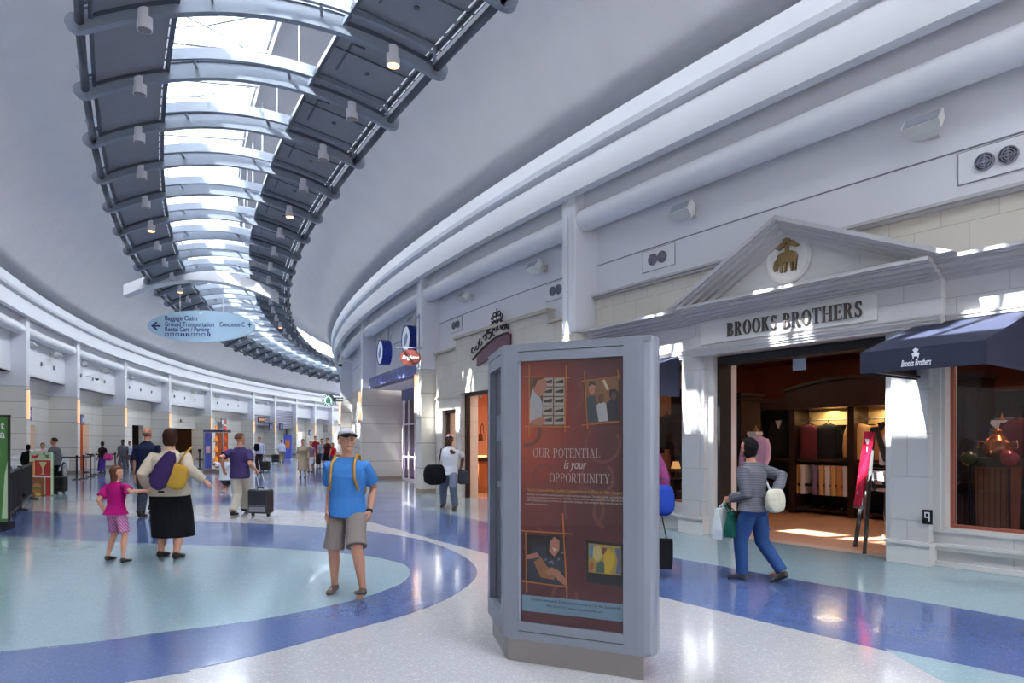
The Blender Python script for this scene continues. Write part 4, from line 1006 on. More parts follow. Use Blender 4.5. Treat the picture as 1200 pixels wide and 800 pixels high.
for k in range(9):
    x = X(194+k*6); mb.box(x, x+.17, -.008, 0, Z(394), Z(390.3))
mb.build('lettering', deepblue, OV)
mb = MB()
for k in range(9):
    x = X(194+k*6)+.085; h = (k*37 % 5); mb = MB()
    if h % 2: mb.box(x-.015, x+.015, -.012, -.008, Z(393.6), Z(391)); mb.ball((x, -.01, Z(391)), .02, 6, 4)
    else: mb.box(x-.06, x+.06, -.012, -.008, Z(393), Z(391.5)); mb.box(x-.03, x+.03, -.012, -.008, Z(391.5), Z(391))
    mb.build('pictogram', paleblue, OV)
mb = MB()
for s in (-.4, .4): mb.tube([(sw*s, .06, sh*.88), (sw*s, .06, 1.9)], .015, 6)
mb.build('suspension_cable', white2, OV)
mb = MB(); mb.cyl((0, -.03, sh*.82), (0, .0, sh*.82), .07, 12); mb.build('light_fitting', white2, OV)
# ================================================================== SPEAKERS, VENTS, CAMERAS on the upper walls
spk_m = mat('speaker_putty', (214, 214, 208), .5); spk_g = mat('speaker_grille', (150, 156, 164), .6)
def make_speaker(F, name_label, group):
    o = thing('wall_speaker', name_label, 'speaker', F, group)
    tilt = Matrix.Translation((0, -.3, 0)) @ Matrix.Rotation(rad(-35), 4, 'X')
    mb = MB(); mb.loft([[tilt @ Vector(v) for v in ring] for ring in ([(-.22, -.1, -.1), (.22, -.1, -.1), (.22, -.1, .1), (-.22, -.1, .1)], [(-.2, .04, -.1), (.2, .04, -.1), (.2, .04, .1), (-.2, .04, .1)], [(-.12, .14, -.07), (.12, .14, -.07), (.12, .14, .07), (-.12, .14, .07)])]); mb.build('cabinet', spk_m, o)
    mb = MB(); mb.box(-.2, .2, -.105, -.1, -.085, .085, tilt); mb.build('grille', spk_g, o)
    mb = MB(); mb.box(-.03, .03, -.25, 0, -.02, .02); mb.box(-.06, .06, -.03, 0, -.08, .08); mb.build('bracket', spk_m, o)
    return o
grp_r, grp_l = 'speakers on the right wall', 'speakers on the left wall'
spx = [(1083, 145), (800, 245), (627, 312), (543, 349), (483, 377), (449, 394), (1340, 60)]
rw = [' nearest the camera', ' above the pediment, left of it', ' left of the tall column', ' above the limestone shop', ' above the purple fascia near its right', ' above the purple fascia near its left', ' beyond the frame']
sp0 = None
for (px, py), w in zip(spx, rw):
    ph = on_arc(px, 93.75)[0]; m = Frame(93.45, ph).m @ Matrix.Translation((0, 0, 5.43)); lb = 'putty coloured wall speaker on the right wall,'+w
    if px > 1200: continue
    if sp0 is None: sp0 = make_speaker(m, lb, grp_r)
    else: copy_tree(sp0, m, lb, grp_r)
lw = lphis
bays = [(lphis[i], lphis[i+1]) for i in range(len(lphis)-1)]
BN = ['nearest left bay', 'second left bay', 'third left bay', 'fourth left bay', 'fifth left bay', 'sixth left bay', 'seventh left bay', 'eighth left bay', 'ninth left bay', 'tenth left bay']
for i, (a, b) in enumerate(bays[:8]):
    for j, t in enumerate((.22, .68)):
        if i == 0 and j == 0: continue
        ph = a+(b-a)*t; m = Frame(106.9, ph, 'left').m @ Matrix.Translation((0, 0, 5.5))
        copy_tree(sp0, m, 'putty coloured wall speaker, %s in the %s' % (['left one', 'right one'][j], BN[i]), grp_l)
ring = mat('vent_ring', (140, 142, 156), .4, .3)
def make_vent(F, label, group, plate=True, r=.105):
    o = thing('round_air_vent', label, 'air vent', F, group)
    mb = MB()
    for q in (r, r*.72, r*.45, r*.2):
        mb.lathe([(q, 0), (q, .03), (q-.012, .03), (q-.012, .001)] if q > r*.3 else [(q, 0), (q, .03)], (0, 0, 0), 24, (0, -1, 0))
    mb.box(-.008, .008, -.025, 0, -r, r); mb.box(-r, r, -.025, 0, -.008, .008)
    mb.build('nozzle_rings', ring, o); MB().lathe([(r, 0), (r, .006)], (0, 0, 0), 24, (0, -1, 0)).build('dark_backing', mat('vent_backing', (52, 54, 66)), o)
    return o
v0 = None
def vent(F, z, lb, group):
    global v0
    m = F.m @ Matrix.Translation((0, -.005, z))
    if v0 is None: v0 = make_vent(m, lb, group)
    else: copy_tree(v0, m, lb, group)
for (pa, pb, w) in ((1155, 1183, 'high on the right wall, upper right corner'), (766.5, 777.5, 'on the wall left of the pediment'), (649, 656, 'on the wall left of the tall column'), (533, 537.5, 'on the wall above the limestone shop')):
    for px, s in ((pa, 'left'), (pb, 'right')):
        F = Frame(93.47, on_arc(px, 93.45)[0]); vent(F, 4.87, 'round air vent %s, %s of the pair' % (w, s), 'paired round vents on the right wall')
    F = Frame(93.46, (on_arc(pa, 93.45)[0]+on_arc(pb, 93.45)[0])/2)
    o = thing('vent_plate', 'white square vent plate '+w, 'plate', F, 'vent plates'); MB().box(-.4, .4, -.012, 0, 4.68, 5.06).build('plate', white2, o); MB().box(-.41, .41, -.006, 0, 4.67, 5.07).build('shadow_gap', seam, o)
for i, (a, b) in enumerate(bays[:6]):
    for j, t in enumerate((.26, .5, .74)):
        if i == 0 and j < 1: continue
        vent(Frame(106.88, a+(b-a)*t, 'left'), 4.95, 'round air vent in the %s, %s of three' % (BN[i], ['left', 'middle', 'right'][j]), 'round vents on the left wall')
# dome cameras
def dome(F, z, lb):
    o = thing('dome_camera', lb, 'camera', F.m @ Matrix.Translation((0, 0, z)), 'dome cameras')
    MB().tube([(0, -.03, .1), (0, -.4, .16), (0, -.55, .1), (0, -.55, 0)], .03, 8).build('arm', white2, o)
    MB().lathe([(.12, 0), (.13, .06), (.05, .12)], (0, -.55, -.02), 16).build('housing', white2, o); mb = MB(); mb.ball((0, -.55, -.02), .1, 14, 8); mb.build('dark_dome', darkmetal, o, smooth=True)
dome(Frame(106.9, on_arc(100, 106.9)[0], 'left'), 4.9, 'white armed dome camera with dark bubble on the left wall')
dome(Frame(94.0, on_arc(414, 94.0)[0]), 4.9, 'white armed dome camera by the fourth right column')
# ================================================================== SIGNS ON THE RIGHT
drum_b = mat('royal_blue_drum', (34, 50, 140), .4)
for k, (px, py, lb) in enumerate(((483, 398, 'upper round blue-rimmed drum sign with white face, nearer one'), (452, 413, 'round blue-rimmed drum sign with white face, farther one'))):
    ph = on_arc(px, 93.9)[0]; _, z = arc_pt(px, py, 93.9); F = Frame(93.9, ph)
    o = thing('drum_sign', lb, 'sign', F.m @ Matrix.Translation((0, 0, z)), 'blue drum signs')
    r = .44
    MB().lathe([(r, 0), (r, .34), (r-.03, .34), (r-.03, .3)], (0, .12, 0), 32, (0, -1, 0)).build('blue_rim', drum_b, o)
    MB().lathe([(r-.03, 0), (r-.03, .32)], (0, .12, 0), 32, (0, -1, 0)).build('white_face', mat('sign_face', (225, 232, 240), emit=.3), o)
    mb = MB(); mb.prism([(-.2, -.05), (-.1, -.2), (.05, -.15), (.2, .05), (.1, .2), (-.05, .12)], -.22, -.21); mb.build('face_mark', mat('pale_grey_mark', (150, 165, 190)), o)
    MB().tube([(0, .1, .3), (0, .1, .9)], .03, 6).build('mount', chrome, o)
# hanging brown oval
cb = at_depth(481, 419, 20.3); o = thing('brown_oval_sign', 'brown oval hanging sign with white script, on a bracket from the second right column', 'sign', Matrix.Translation(cb))
mb = MB(); mb.prism([(.31*math.cos(2*math.pi*i/40), .24*math.sin(2*math.pi*i/40)) for i in range(40)], -.04, .04); mb.build('panel', mat('brown_enamel', (104, 48, 40), .4), o)
mb = MB(); add_text(mb, 'Brighton', .16, Matrix.Translation((0, -.044, 0)), .003, .35, .5, .002); mb.build('lettering', wht, o)
mb = MB(); mb.tube([(-.42, 0, .3), (.35, 0, .28)], .014, 6); mb.tube([(-.2, 0, .3), (-.2, 0, .18)], .008, 5); mb.tube([(.2, 0, .29), (.2, 0, .18)], .008, 5); mb.build('bracket', mat('grey_spot', (150, 160, 180)), o)
mb = MB(); mb.tube([(.26, 0, 1.3), (.26, 0, -.3)], .018, 6); mb.ball((.24, 0, 1.2), .06, 8, 6); mb.build('pole', mat('grey_spot', (150, 160, 180)), o)
# round green coffee sign
cg = at_depth(385, 469, 33.5); o = thing('round_green_sign', 'round green ringed sign on a bracket from the fourth right column', 'sign', Matrix.Translation(cg))
green = mat('coffee_green', (30, 76, 60), .4)
MB().lathe([(.3, 0), (.3, .1)], (0, .05, 0), 32, (0, -1, 0)).build('disc', green, o); MB().lathe([(.19, 0), (.19, .115)], (0, .05, 0), 24, (0, -1, 0)).build('pale_centre', mat('pale_sign_centre', (200, 214, 220)), o)
mb = MB(); mb.prism([(-.1, -.14), (.1, -.14), (.13, 0), (.07, .12), (0, .16), (-.07, .12), (-.13, 0)], -.075, -.06)
mb.build('centre_figure', green, o)
mb = MB()
for k in range(16):
    if k in (0, 8): continue
    a = 2*math.pi*k/16; mb = MB(); mb.box(.245*math.cos(a)-.015, .245*math.cos(a)+.015, -.06, -.045, .245*math.sin(a)-.02, .245*math.sin(a)+.02); mb.build('ring_letter', wht, o)

mb = MB(); mb.tube([(.28, 0, .12), (.72, 0, .12)], .03, 6); mb.tube([(.28, 0, -.02), (.72, 0, -.02)], .03, 6); mb.tube([(.35, 0, .12), (.35, 0, -.2)], .02, 6); mb.build('bracket', green, o)
# ================================================================== LEFT WALL SIGNS AND FITTINGS
def panel_sign(px, py, w, h, label, m, R=107.5, name='wall_sign', cat='sign', group=None, mark=None, dark=True):
    ph, z = arc_pt(px, py, R); F = Frame(R, ph, 'left'); o = thing(name, label, cat, F.m @ Matrix.Translation((0, 0, z)), group)
    MB().box(-w/2, w/2, -.05, .02, -h/2, h/2).build('panel', m, o)
    if dark: mb = MB(); mb.box(-w/2-.03, w/2+.03, -.03, .02, -h/2-.03, h/2+.03); mb.build('frame', darkmetal, o)
    if mark: mb = MB(); mark(mb, w, h); mb.build('mark', mat('pale_sign_mark', (200, 210, 235), emit=.2), o)
    return o
sgn = mat('violet_blue_sign', (84, 92, 150), .4, emit=.08); sgb = mat('mid_blue_sign', (44, 84, 160), .3, emit=.15)
def mk1(mb, w, h): mb.box(-w*.1, w*.1, -.055, -.05, -h*.25, h*.1); mb.ball((0, -.055, h*.22), w*.08, 8, 6)
def mk2(mb, w, h): mb.box(-w*.25, -w*.15, -.055, -.05, -h*.3, h*.3); mb.box(w*.05, w*.15, -.055, -.05, -h*.3, h*.3); mb.box(-w*.2, w*.1, -.055, -.05, -.04, .04)
panel_sign(34, 485, .42, .55, 'square violet-blue restroom sign above the nearest left doorway', sgn, mark=mk1)
panel_sign(96, 491.5, .5, .5, 'square violet-blue sign above the amber lit left doorway', sgn, mark=mk1)
panel_sign(70, 515, .55, .6, 'blue framed poster on the left wall between the first two doorways', sgb, mark=mk2, R=107.5, name='framed_poster', cat='poster')
panel_sign(132, 515, .5, .6, 'blue framed poster with a yellow figure, right of the amber doorway', sgb, mark=mk2, name='framed_poster', cat='poster')
panel_sign(212, 493, .25, .25, 'small round brown plaque above the bar doorway', mat('brown_plaque', (150, 120, 90)), name='plaque', cat='plaque', dark=False)
# monitor and display showcase
mo = panel_sign(262, 496, 1.15, .85, 'dark monitor with white and red picture over the glass showcase', mat('screen_grey', (110, 108, 116), emit=.3), R=107.3, name='monitor', cat='monitor')
mb = MB(); mb.box(-.5, -.2, -.06, -.05, -.1, .3); mb.box(-.05, .5, -.06, -.05, -.3, -.1); mb.build('bright_picture', mat('bright_picture', (225, 220, 225), emit=.5), mo); mb = MB(); mb.box(.1, .25, -.065, -.05, -.1, .3); mb.build('red_picture', mat('red_picture', (200, 40, 40), emit=.4), mo)
sc = thing('glass_showcase', 'tall glass showcase with blue posters and amber goods by the left wall', 'showcase', Vector(gp(250, 553.5)))
b = gp(250, 553.5); W = 24/FO*b.y; H = 50/FO*b.y; mm = FM[sc.name]
MB().box(-W/2, W/2, 0, .9, 0, .15).build('base', mat('brown_base', (130, 100, 80)), sc); MB().box(-W/2, W/2, 0, .9, H-.12, H).build('top', mat('dark_blue_top', (40, 48, 90)), sc)
for x in (-W/2, -W*.12, W/2-.05): MB().box(x, x+.05, 0, .05, .15, H-.1).build('post', chrome, sc)
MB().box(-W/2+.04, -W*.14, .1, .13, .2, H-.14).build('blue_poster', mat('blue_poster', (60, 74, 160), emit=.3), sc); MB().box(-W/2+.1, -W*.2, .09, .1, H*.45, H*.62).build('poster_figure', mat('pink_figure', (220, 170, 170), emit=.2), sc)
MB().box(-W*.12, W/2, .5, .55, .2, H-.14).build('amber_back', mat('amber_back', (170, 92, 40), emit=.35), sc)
for k in range(4): MB().box(-W*.1, W/2-.05, .2, .5, .5+.5*k, .53+.5*k).build('shelf', wood_md, sc)
for k in range(8):
    o = thing('displayed_ornament', 'small glowing ornament in the glass showcase, shelf %s, %s' % (['lowest', 'second', 'third', 'top'][k//2], ['left', 'right'][k % 2]), 'ornament', mm @ Matrix.Translation((-W*.02+.45*(k % 2), .35, .53+.5*(k//2))), 'ornaments in the showcase')
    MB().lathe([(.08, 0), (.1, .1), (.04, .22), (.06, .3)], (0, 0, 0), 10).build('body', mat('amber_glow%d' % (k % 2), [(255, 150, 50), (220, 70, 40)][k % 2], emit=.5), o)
MB().box(-W/2, W/2, -.01, 0, .15, H-.1).build('glass_pane', clear, sc)
# rolling shutters and boards in the far bays
def bay_panel(pxa, pxb, z0, z1, m, R, label, name, cat, lines=0, group=None):
    a, b = on_arc(pxa, R)[0], on_arc(pxb, R)[0]; o = thing(name, label, cat, Frame(R, (a+b)/2, 'left'), group)
    mb = MB(); mb.arc([(R, z0), (R+.08, z0), (R+.08, z1), (R, z1)], b, a, .3); mb.build('panel', m, o, world=True)
    if lines:
        mb = MB()
        for k in range(lines): z = z0+(z1-z0)*(k+.5)/lines; mb.arc([(R-.03, z-.03), (R, z-.03), (R, z+.03), (R-.03, z+.03)], b, a, .5)
        mb.build('slats', mat('pale_slats', (190, 190, 205)), o, world=True)
    return o
grille = mat('grey_grille', (118, 116, 136), .5)
bay_panel(299, 320, 3.2, 5.2, grille, 106.95, 'grey slatted grille high in the far left bay', 'wall_grille', 'grille', 10)
bay_panel(323, 345, 3.0, 5.0, grille, 106.8, 'grey slatted grille high in the bay beyond it', 'wall_grille', 'grille', 10)
bay_panel(336, 344, .2, 3.0, mat('dark_grey_slats', (84, 82, 94)), 107.45, 'dark grey slatted door in the far left wall', 'slatted_door', 'door', 10)
rs = panel_sign(306, 492, 1.5, .6, 'dark brown shop sign with orange letters in the far left bay', mat('dark_brown_sign', (64, 36, 34)), R=106.3, name='shop_sign')
mb = MB()
for k in range(7): mb.box(-.65+.19*k, -.52+.19*k, -.06, -.05, -.05, .15)
mb.build('letters', mat('orange_letters', (230, 160, 110), emit=.4), rs)
panel_sign(317, 500, .7, .8, 'square dark blue restroom sign, left of the pair', mat('restroom_blue', (40, 52, 110)), R=106.5, mark=mk2, group='restroom signs'); panel_sign(329.5, 500, .8, .8, 'square dark blue restroom sign, right of the pair', mat('restroom_blue', (40, 52, 110)), R=106.5, mark=mk1, group='restroom signs')
panel_sign(363, 507, .6, .6, 'small dark blue sign beside the bright doorway', mat('restroom_blue', (40, 52, 110)), R=106.5, mark=mk1)
panel_sign(381, 502, 1.2, .9, 'dark board hung near the far coffee counter', mat('dark_board', (90, 80, 84)), R=106.0, name='menu_board', cat='board')
pk = thing('blue_poster_stand', 'tall blue and orange poster stand in the far hall', 'poster stand', Vector(gp(337, 536.5)))
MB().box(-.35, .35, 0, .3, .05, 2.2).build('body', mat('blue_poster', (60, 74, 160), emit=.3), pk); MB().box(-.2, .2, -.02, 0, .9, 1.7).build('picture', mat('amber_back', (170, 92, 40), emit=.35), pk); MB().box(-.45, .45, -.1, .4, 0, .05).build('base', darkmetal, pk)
# ================================================================== FREE-STANDING POSTER STAND
KA, KB, KC = Vector((-.063, 4.83, 0)), Vector((.895, 4.37, 0)), Vector((-.193, 5.52, 0))
kx = (KB-KA).normalized(); krz = math.atan2(kx.y, kx.x); KW = (KB-KA).length
class KF(Frame):
    def __init__(s, o, x):
        s.o = o.copy(); s.x = x.copy(); s.y = Vector((-x.y, x.x, 0)); s.rz = math.atan2(x.y, x.x)
        s.m = Matrix.Translation(s.o) @ Matrix.Rotation(s.rz, 4, 'Z')
K = KF(KA, kx); sx_ = (KA-KC).normalized(); K2 = KF(KC, sx_); KL = (KA-KC).length
kpaint = mat('grey_blue_kiosk_paint', (124, 129, 142), .4, .15)
kst = thing('poster_stand', 'tall free-standing grey metal poster stand with a dark red framed poster, in the foreground', 'poster stand', K)
poly = [KA, KB, Vector((.955, 4.9, 0)), Vector((.45, 5.75, 0)), Vector((.0, 5.85, 0)), KC]
cen = sum(poly, Vector())/len(poly)
ZB, ZT = .167, 2.23
def kpoly(s, inset=0): return [((p-cen)*s+cen).xy for p in poly]
mb = MB(); mb.prism([tuple(p) for p in kpoly(.93)], 0, ZB, flat='xy'); mb.build('plinth', mat('warm_grey_steel_plinth', (150, 144, 142), .3, .7), kst, world=True)
mb = MB(); mb.prism([tuple(p) for p in kpoly(.86)], ZB, ZT-.03, flat='xy'); mb.build('core', mat('dark_grey_core', (84, 90, 104), .5), kst, world=True)
mb = MB(); mb.prism([tuple(p) for p in kpoly(.995)], ZT-.035, ZT-.005, flat='xy'); mb.prism([tuple(p) for p in kpoly(.995)], ZB, ZB+.02, flat='xy'); mb.build('cap', kpaint, kst, world=True)
D0 = .03
pxl, _ = K.hit(611, 600, D0); pxr, _ = K.hit(731, 600, D0)
_, pt = K.hit(610, 424, D0); _, pb = K.hit(612, 727, D0)
sl, _ = K.hit(609, 600, 0)
# front face frame
mb = MB(); mb.box(-.0, pxl-.012, 0, .1, ZB, ZT); mb.build('left_stile', kpaint, kst)
mb = MB(); mb.box(pxl-.012, pxl, .012, .1, ZB+.1, ZT-.09); mb.box(pxr, pxr+.006, .012, .1, ZB+.1, ZT-.09); mb.build('inner_bead', mat('pale_bead', (150, 158, 178), .35), kst)
mb = MB(); mb.smooth = False
prof = [(pxr+.006, 0), (KW-.09, 0), (KW-.05, .004), (KW-.015, .02), (KW, .05), (KW+.01, .1), (KW+.0, .2), (KW-.05, .3), (pxr+.006, .3)]
mb.prism(prof, ZB-.005, ZT+.005, flat='xy'); mb.build('right_post', kpaint, kst)
mb = MB(); mb.box(pxl-.012, pxr+.006, 0, .1, ZT-.052, ZT); mb.box(pxl-.012, pxr+.006, .002, .1, pt+.0, ZT-.058); mb.build('top_rail', kpaint, kst)
mb = MB(); mb.box(pxl-.012, pxr+.006, 0, .1, ZB, ZB+.055); mb.box(pxl-.012, pxr+.006, .002, .1, ZB+.061, pb); mb.build('bottom_rail', kpaint, kst)
MB().box(pxl-.012, pxr+.006, .01, .1, ZB+.05, ZB+.065).build('shadow_groove', blackm, kst)
# side face with a recessed, foreshortened panel
mb = MB(); mb.box(KL-.09, KL+.0, 0, .09, ZB, ZT); mb.box(0, .09, 0, .09, ZB, ZT); mb.box(.09, KL-.09, 0, .09, ZT-.05, ZT); mb.box(.09, KL-.09, .002, .09, ZT-.14, ZT-.056); mb.box(.09, KL-.09, 0, .09, ZB, ZB+.14)
mb.v = [K2.m @ v for v in mb.v]; mb.build('side_frame', kpaint, kst, world=True)
mb = MB(); mb.box(.09, KL-.09, .045, .055, ZB+.14, ZT-.14, K2.m); mb.build('side_poster', mat('dark_blue_grey_poster', (62, 68, 84), .25, coat=.5), kst, world=True)
mb = MB(); mb.box(.16, .36, .042, .045, 1.55, 1.75, K2.m); mb.box(.2, .5, .042, .045, 1.2, 1.24, K2.m); mb.build('side_poster_print', mat('soft_grey_print', (110, 114, 130)), kst, world=True)
# the poster: printed panel under glass
pm_ = D.materials.new('burgundy_poster_print'); pm_.use_nodes = True; nt = pm_.node_tree; b = nt.nodes['Principled BSDF']; b.inputs['Roughness'].default_value = .5
tc = nt.nodes.new('ShaderNodeTexCoord'); mp = nt.nodes.new('ShaderNodeMapping'); mp.vector_type = 'POINT'
gx, gz = K.hit(612, 500, D0)
mp.inputs['Location'].default_value = (-gx*1.6, 0, -gz*1.15); mp.inputs['Scale'].default_value = (1.6, 0, 1.15)
gr = nt.nodes.new('ShaderNodeTexGradient'); gr.gradient_type = 'SPHERICAL'
nt.links.new(tc.outputs['Object'], mp.inputs[0]); nt.links.new(mp.outputs[0], gr.inputs[0])
rp = nt.nodes.new('ShaderNodeValToRGB'); rp.color_ramp.elements[0].color = lin((100, 40, 44)); rp.color_ramp.elements[1].color = lin((220, 100, 60)); e = rp.color_ramp.elements.new(.45); e.color = lin((150, 60, 50))
nt.links.new(gr.outputs['Fac'], rp.inputs[0]); nt.links.new(rp.outputs[0], b.inputs['Base Color'])
po = MB().box(pxl-.005, pxr+.003, D0, D0+.01, pb-.01, pt+.01).build('poster', pm_, kst)
lay = [0]
def pk_(pts, m, nm, y=None):
    """a printed shape, outline given where it shows in the poster"""
    lay[0] += 1
    yy = D0-.0006-.00012*lay[0] if y is None else y
    mb = MB(); mb.prism([K.hit(px, py, D0) for px, py in pts], yy, D0); return mb.build(nm, m, po)
pc = lambda n, c: mat('print_'+n, c, .5)
ringm = pc('faint_ring', (140, 74, 62)); mb = MB()
for px, py, r0, r1 in ((618, 505, .11, .085), (662, 462, .14, .115), (684, 596, .15, .125), (625, 632, .1, .08), (700, 560, .12, .1), (662, 700, .1, .08), (716, 600, .13, .105), (650, 440, .07, .055), (640, 560, .1, .085), (706, 520, .13, .11)):
    x, z = K.hit(px, py, D0); n = 26
    for i in range(n*3//4):
        q = []
        for a in (2*math.pi*(i/n)+px, 2*math.pi*((i+1)/n)+px): q.append((a,))
        a, b_ = q[0][0], q[1][0]
        pts = [(x+r0*math.cos(a), z+r0*math.sin(a)), (x+r0*math.cos(b_), z+r0*math.sin(b_)), (x+r1*math.cos(b_), z+r1*math.sin(b_)), (x+r1*math.cos(a), z+r1*math.sin(a))]
        if all(pxl+.004 < p[0] < pxr-.004 and pb < p[1] < pt for p in pts): mb.prism(pts, D0-.0005, D0)
mb.build('printed_rings', ringm, po)
# footer band
pk_([(612, 696.5), (731, 708), (731, 728.5), (612, 715)], pc('pale_blue', (148, 186, 202)), 'footer_band')
skin_p, skin_d = pc('skin', (206, 140, 110)), pc('dark_skin', (110, 66, 50))
# photo 1: man in front of pigeon holes
p1m = pc('cream', (206, 196, 176)); pk_([(620, 441), (663, 441), (663, 499), (620, 498.5)], pc('brown_ground', (120, 90, 70)), 'photo_shelves')
for r in range(5):
    for c in range(2):
        x0 = 636+c*13.5; y0 = 443+r*11.2; pk_([(x0, y0), (x0+12, y0-.4), (x0+12, y0+9.4), (x0, y0+9.6)], p1m, 'photo_pigeon_hole'); pk_([(x0+1, y0+4), (x0+11, y0+1.5), (x0+11, y0+6), (x0+1, y0+6)], pc('shadow_brown', (70, 56, 50)), 'photo_hole_shadow')
pk_([(621, 470), (624, 456), (632, 462), (636, 474), (635, 490), (621, 496)], pc('pale_shirt', (206, 206, 204)), 'photo_shirt')
pk_([(625, 452), (627, 443.5), (634, 441.5), (640, 445), (641, 452), (638, 461), (632, 465), (626, 459)], skin_p, 'photo_face'); pk_([(624.5, 452), (626, 443), (632, 441.2), (639, 442.5), (630, 446), (627, 454)], pc('brown_hair', (110, 60, 40)), 'photo_hair')
pk_([(622, 493), (636, 488), (640, 493), (636, 498), (622, 498)], skin_p, 'photo_arm')
# photo 2: three people
pk_([(686, 447), (725, 442), (725, 493), (688, 496)], pc('amber_ground', (150, 104, 66)), 'photo_group_ground')
pk_([(706, 446), (709, 444.5), (714, 456), (711, 457)], pc('lamp_cream', (238, 216, 180)), 'photo_lamp')
pk_([(687, 467), (692, 462), (699, 464), (701, 494), (689, 495.5)], pc('slate_green', (62, 78, 82)), 'photo_sweater'); pk_([(690, 452), (693.5, 448), (698, 452), (697, 460), (693, 464), (690.5, 459)], skin_p, 'photo_face'); pk_([(690, 453), (691, 448), (697, 447.5), (698, 452), (694, 450)], pc('black_hair', (30, 22, 22)), 'photo_hair')
pk_([(699, 475), (704, 471), (710, 472), (713, 493), (702, 494)], pc('pale_shirt', (206, 206, 204)), 'photo_shirt'); pk_([(701, 464), (704, 460.5), (708, 463), (707.5, 470), (704, 473), (701.5, 470)], skin_d, 'photo_face')
pk_([(711, 472), (717, 467), (725, 468), (725, 493), (713, 493)], pc('ink_blue', (26, 30, 44)), 'photo_jacket'); pk_([(714, 463), (715, 456.5), (721, 455.5), (725, 460), (725, 469), (717, 470)], pc('black_hair', (30, 22, 22)), 'photo_hair'); pk_([(716, 462), (719, 458.5), (722.5, 461), (722, 467), (719, 470), (716.5, 467)], skin_d, 'photo_face')
# photo 3: woman holding a box
pk_([(616, 626), (663, 629), (663, 686), (618, 682)], pc('photo_night', (36, 22, 24)), 'photo_woman_ground')
pk_([(618, 664), (624, 642), (636, 638), (652, 646), (662, 658), (663, 686), (620, 682)], pc('patterned_navy', (48, 58, 74)), 'photo_blouse')
for k in range(14): a = random.uniform(621, 659); c = random.uniform(645, 677); pk_([(a, c), (a+2.4, c-.8), (a+3, c+1.6), (a+.6, c+2.2)], pc('pattern_fleck', (120, 140, 156)), 'photo_pattern_fleck')
pk_([(640, 650), (641, 632), (647, 626.5), (655, 628), (658, 640), (655, 651), (648, 655)], pc('black_hair', (30, 22, 22)), 'photo_hair'); pk_([(644, 646), (645, 634), (650, 628.5), (656, 633), (656, 644), (650, 652)], skin_p, 'photo_face'); pk_([(647.5, 641), (653.5, 643), (650, 646)], pc('smile', (240, 226, 216)), 'photo_smile')
pk_([(626, 658), (634, 652), (642, 664), (651, 670), (650, 679), (634, 676)], pc('brown_box', (176, 120, 76)), 'photo_box'); pk_([(617, 650), (630, 647), (633, 652), (626, 654), (617, 655)], skin_p, 'photo_hand'); pk_([(640, 668), (647, 664), (656, 669), (663, 678), (663, 686), (655, 680), (648, 672), (642, 673)], skin_p, 'photo_hand')
# picture 4: framed colourful painting, a plain stand-in
pk_([(687, 632.5), (730, 637.5), (730, 687), (688, 682)], pc('black_mat', (16, 16, 22)), 'framed_painting_mat'); pk_([(690, 636), (728, 640), (728, 674), (690, 670)], pc('ochre', (190, 160, 66)), 'framed_painting')
for pts, c, n in (([(691, 637), (699, 638), (697, 652), (691, 655)], (110, 150, 170), 'blue'), ([(696, 639), (704, 640), (706, 652), (700, 658), (695, 652)], (222, 200, 120), 'pale_yellow'), ([(700, 660), (706, 656), (711, 664), (708, 671), (699, 670)], (70, 110, 90), 'green'), ([(708, 648), (714, 643), (720, 648), (720, 660), (715, 672), (709, 671)], (226, 190, 40), 'yellow'), ([(721, 642), (727, 642), (727, 672), (722, 672), (724, 656)], (100, 110, 150), 'violet'), ([(692, 657), (697, 660), (695, 669), (691, 669)], (196, 110, 60), 'rust'), ([(706, 641), (712, 642), (708, 650), (706, 648)], (120, 50, 40), 'red_brown')):
    pk_(pts, pc('paint_'+n, c), 'painted_patch')
# orange crossing lines
ol = pc('orange_line', (226, 136, 50))
for a in ([(620, 427), (621, 427), (621, 512), (620, 512)], [(614, 440.5), (668, 442), (668, 443), (614, 441.5)], [(663.4, 428), (664.4, 428), (662.8, 506), (661.8, 506)], [(614, 498.5), (668, 499.3), (668, 500.6), (614, 500)],
          [(684.5, 435), (685.5, 435), (689.5, 503), (688.5, 503)], [(682, 446), (726, 440), (726, 441), (682, 447)], [(682, 497.5), (726, 493.2), (726, 494.3), (682, 498.7)], [(723.5, 432), (724.4, 432), (726, 444), (725, 444)],
          [(616, 622), (617, 622), (618, 693), (617, 693)], [(611.5, 621), (671, 625), (671, 626), (611.5, 622.2)], [(659.2, 601), (660.2, 601), (665.6, 702), (664.4, 702)], [(612, 679.5), (666, 687), (666, 688.2), (612, 680.8)]):
    pk_(a, ol, 'orange_line')
cw = mat('cream_lettering', (226, 214, 196), .5); cy = mat('yellow_lettering', (224, 180, 90), .5)
def kt(cx, cy_, dx=0): x, z = K.hit(cx, cy_, D0); return K.m.inverted() @ K.m @ Matrix.Translation((x, D0-.006, z))
def wid(a, b, y): return K.hit(b, y, D0)[0]-K.hit(a, y, D0)[0]
mb = MB(); add_serif(mb, 'OUR POTENTIAL', .062, kt(663.5, 530.5), wid(624, 702.5, 530), .0015, .1, .035, .05); mb.build('headline_top', cw, po)
mb = MB(); add_text(mb, 'is your', .085, kt(673.5, 544.5), .0008, .3, wid(660.5, 687, 545), .0008); mb.build('headline_middle', cw, po)
mb = MB(); add_serif(mb, 'OPPORTUNITY', .062, kt(679, 560), wid(643, 714, 560), .0015, .1, .035, .05); mb.box(*(lambda q: (q[0]-.004, q[0]+.002, D0-.008, D0-.006, q[1]-.004, q[1]+.002))(K.hit(717, 564.5, D0))); mb.build('headline_bottom', cw, po)
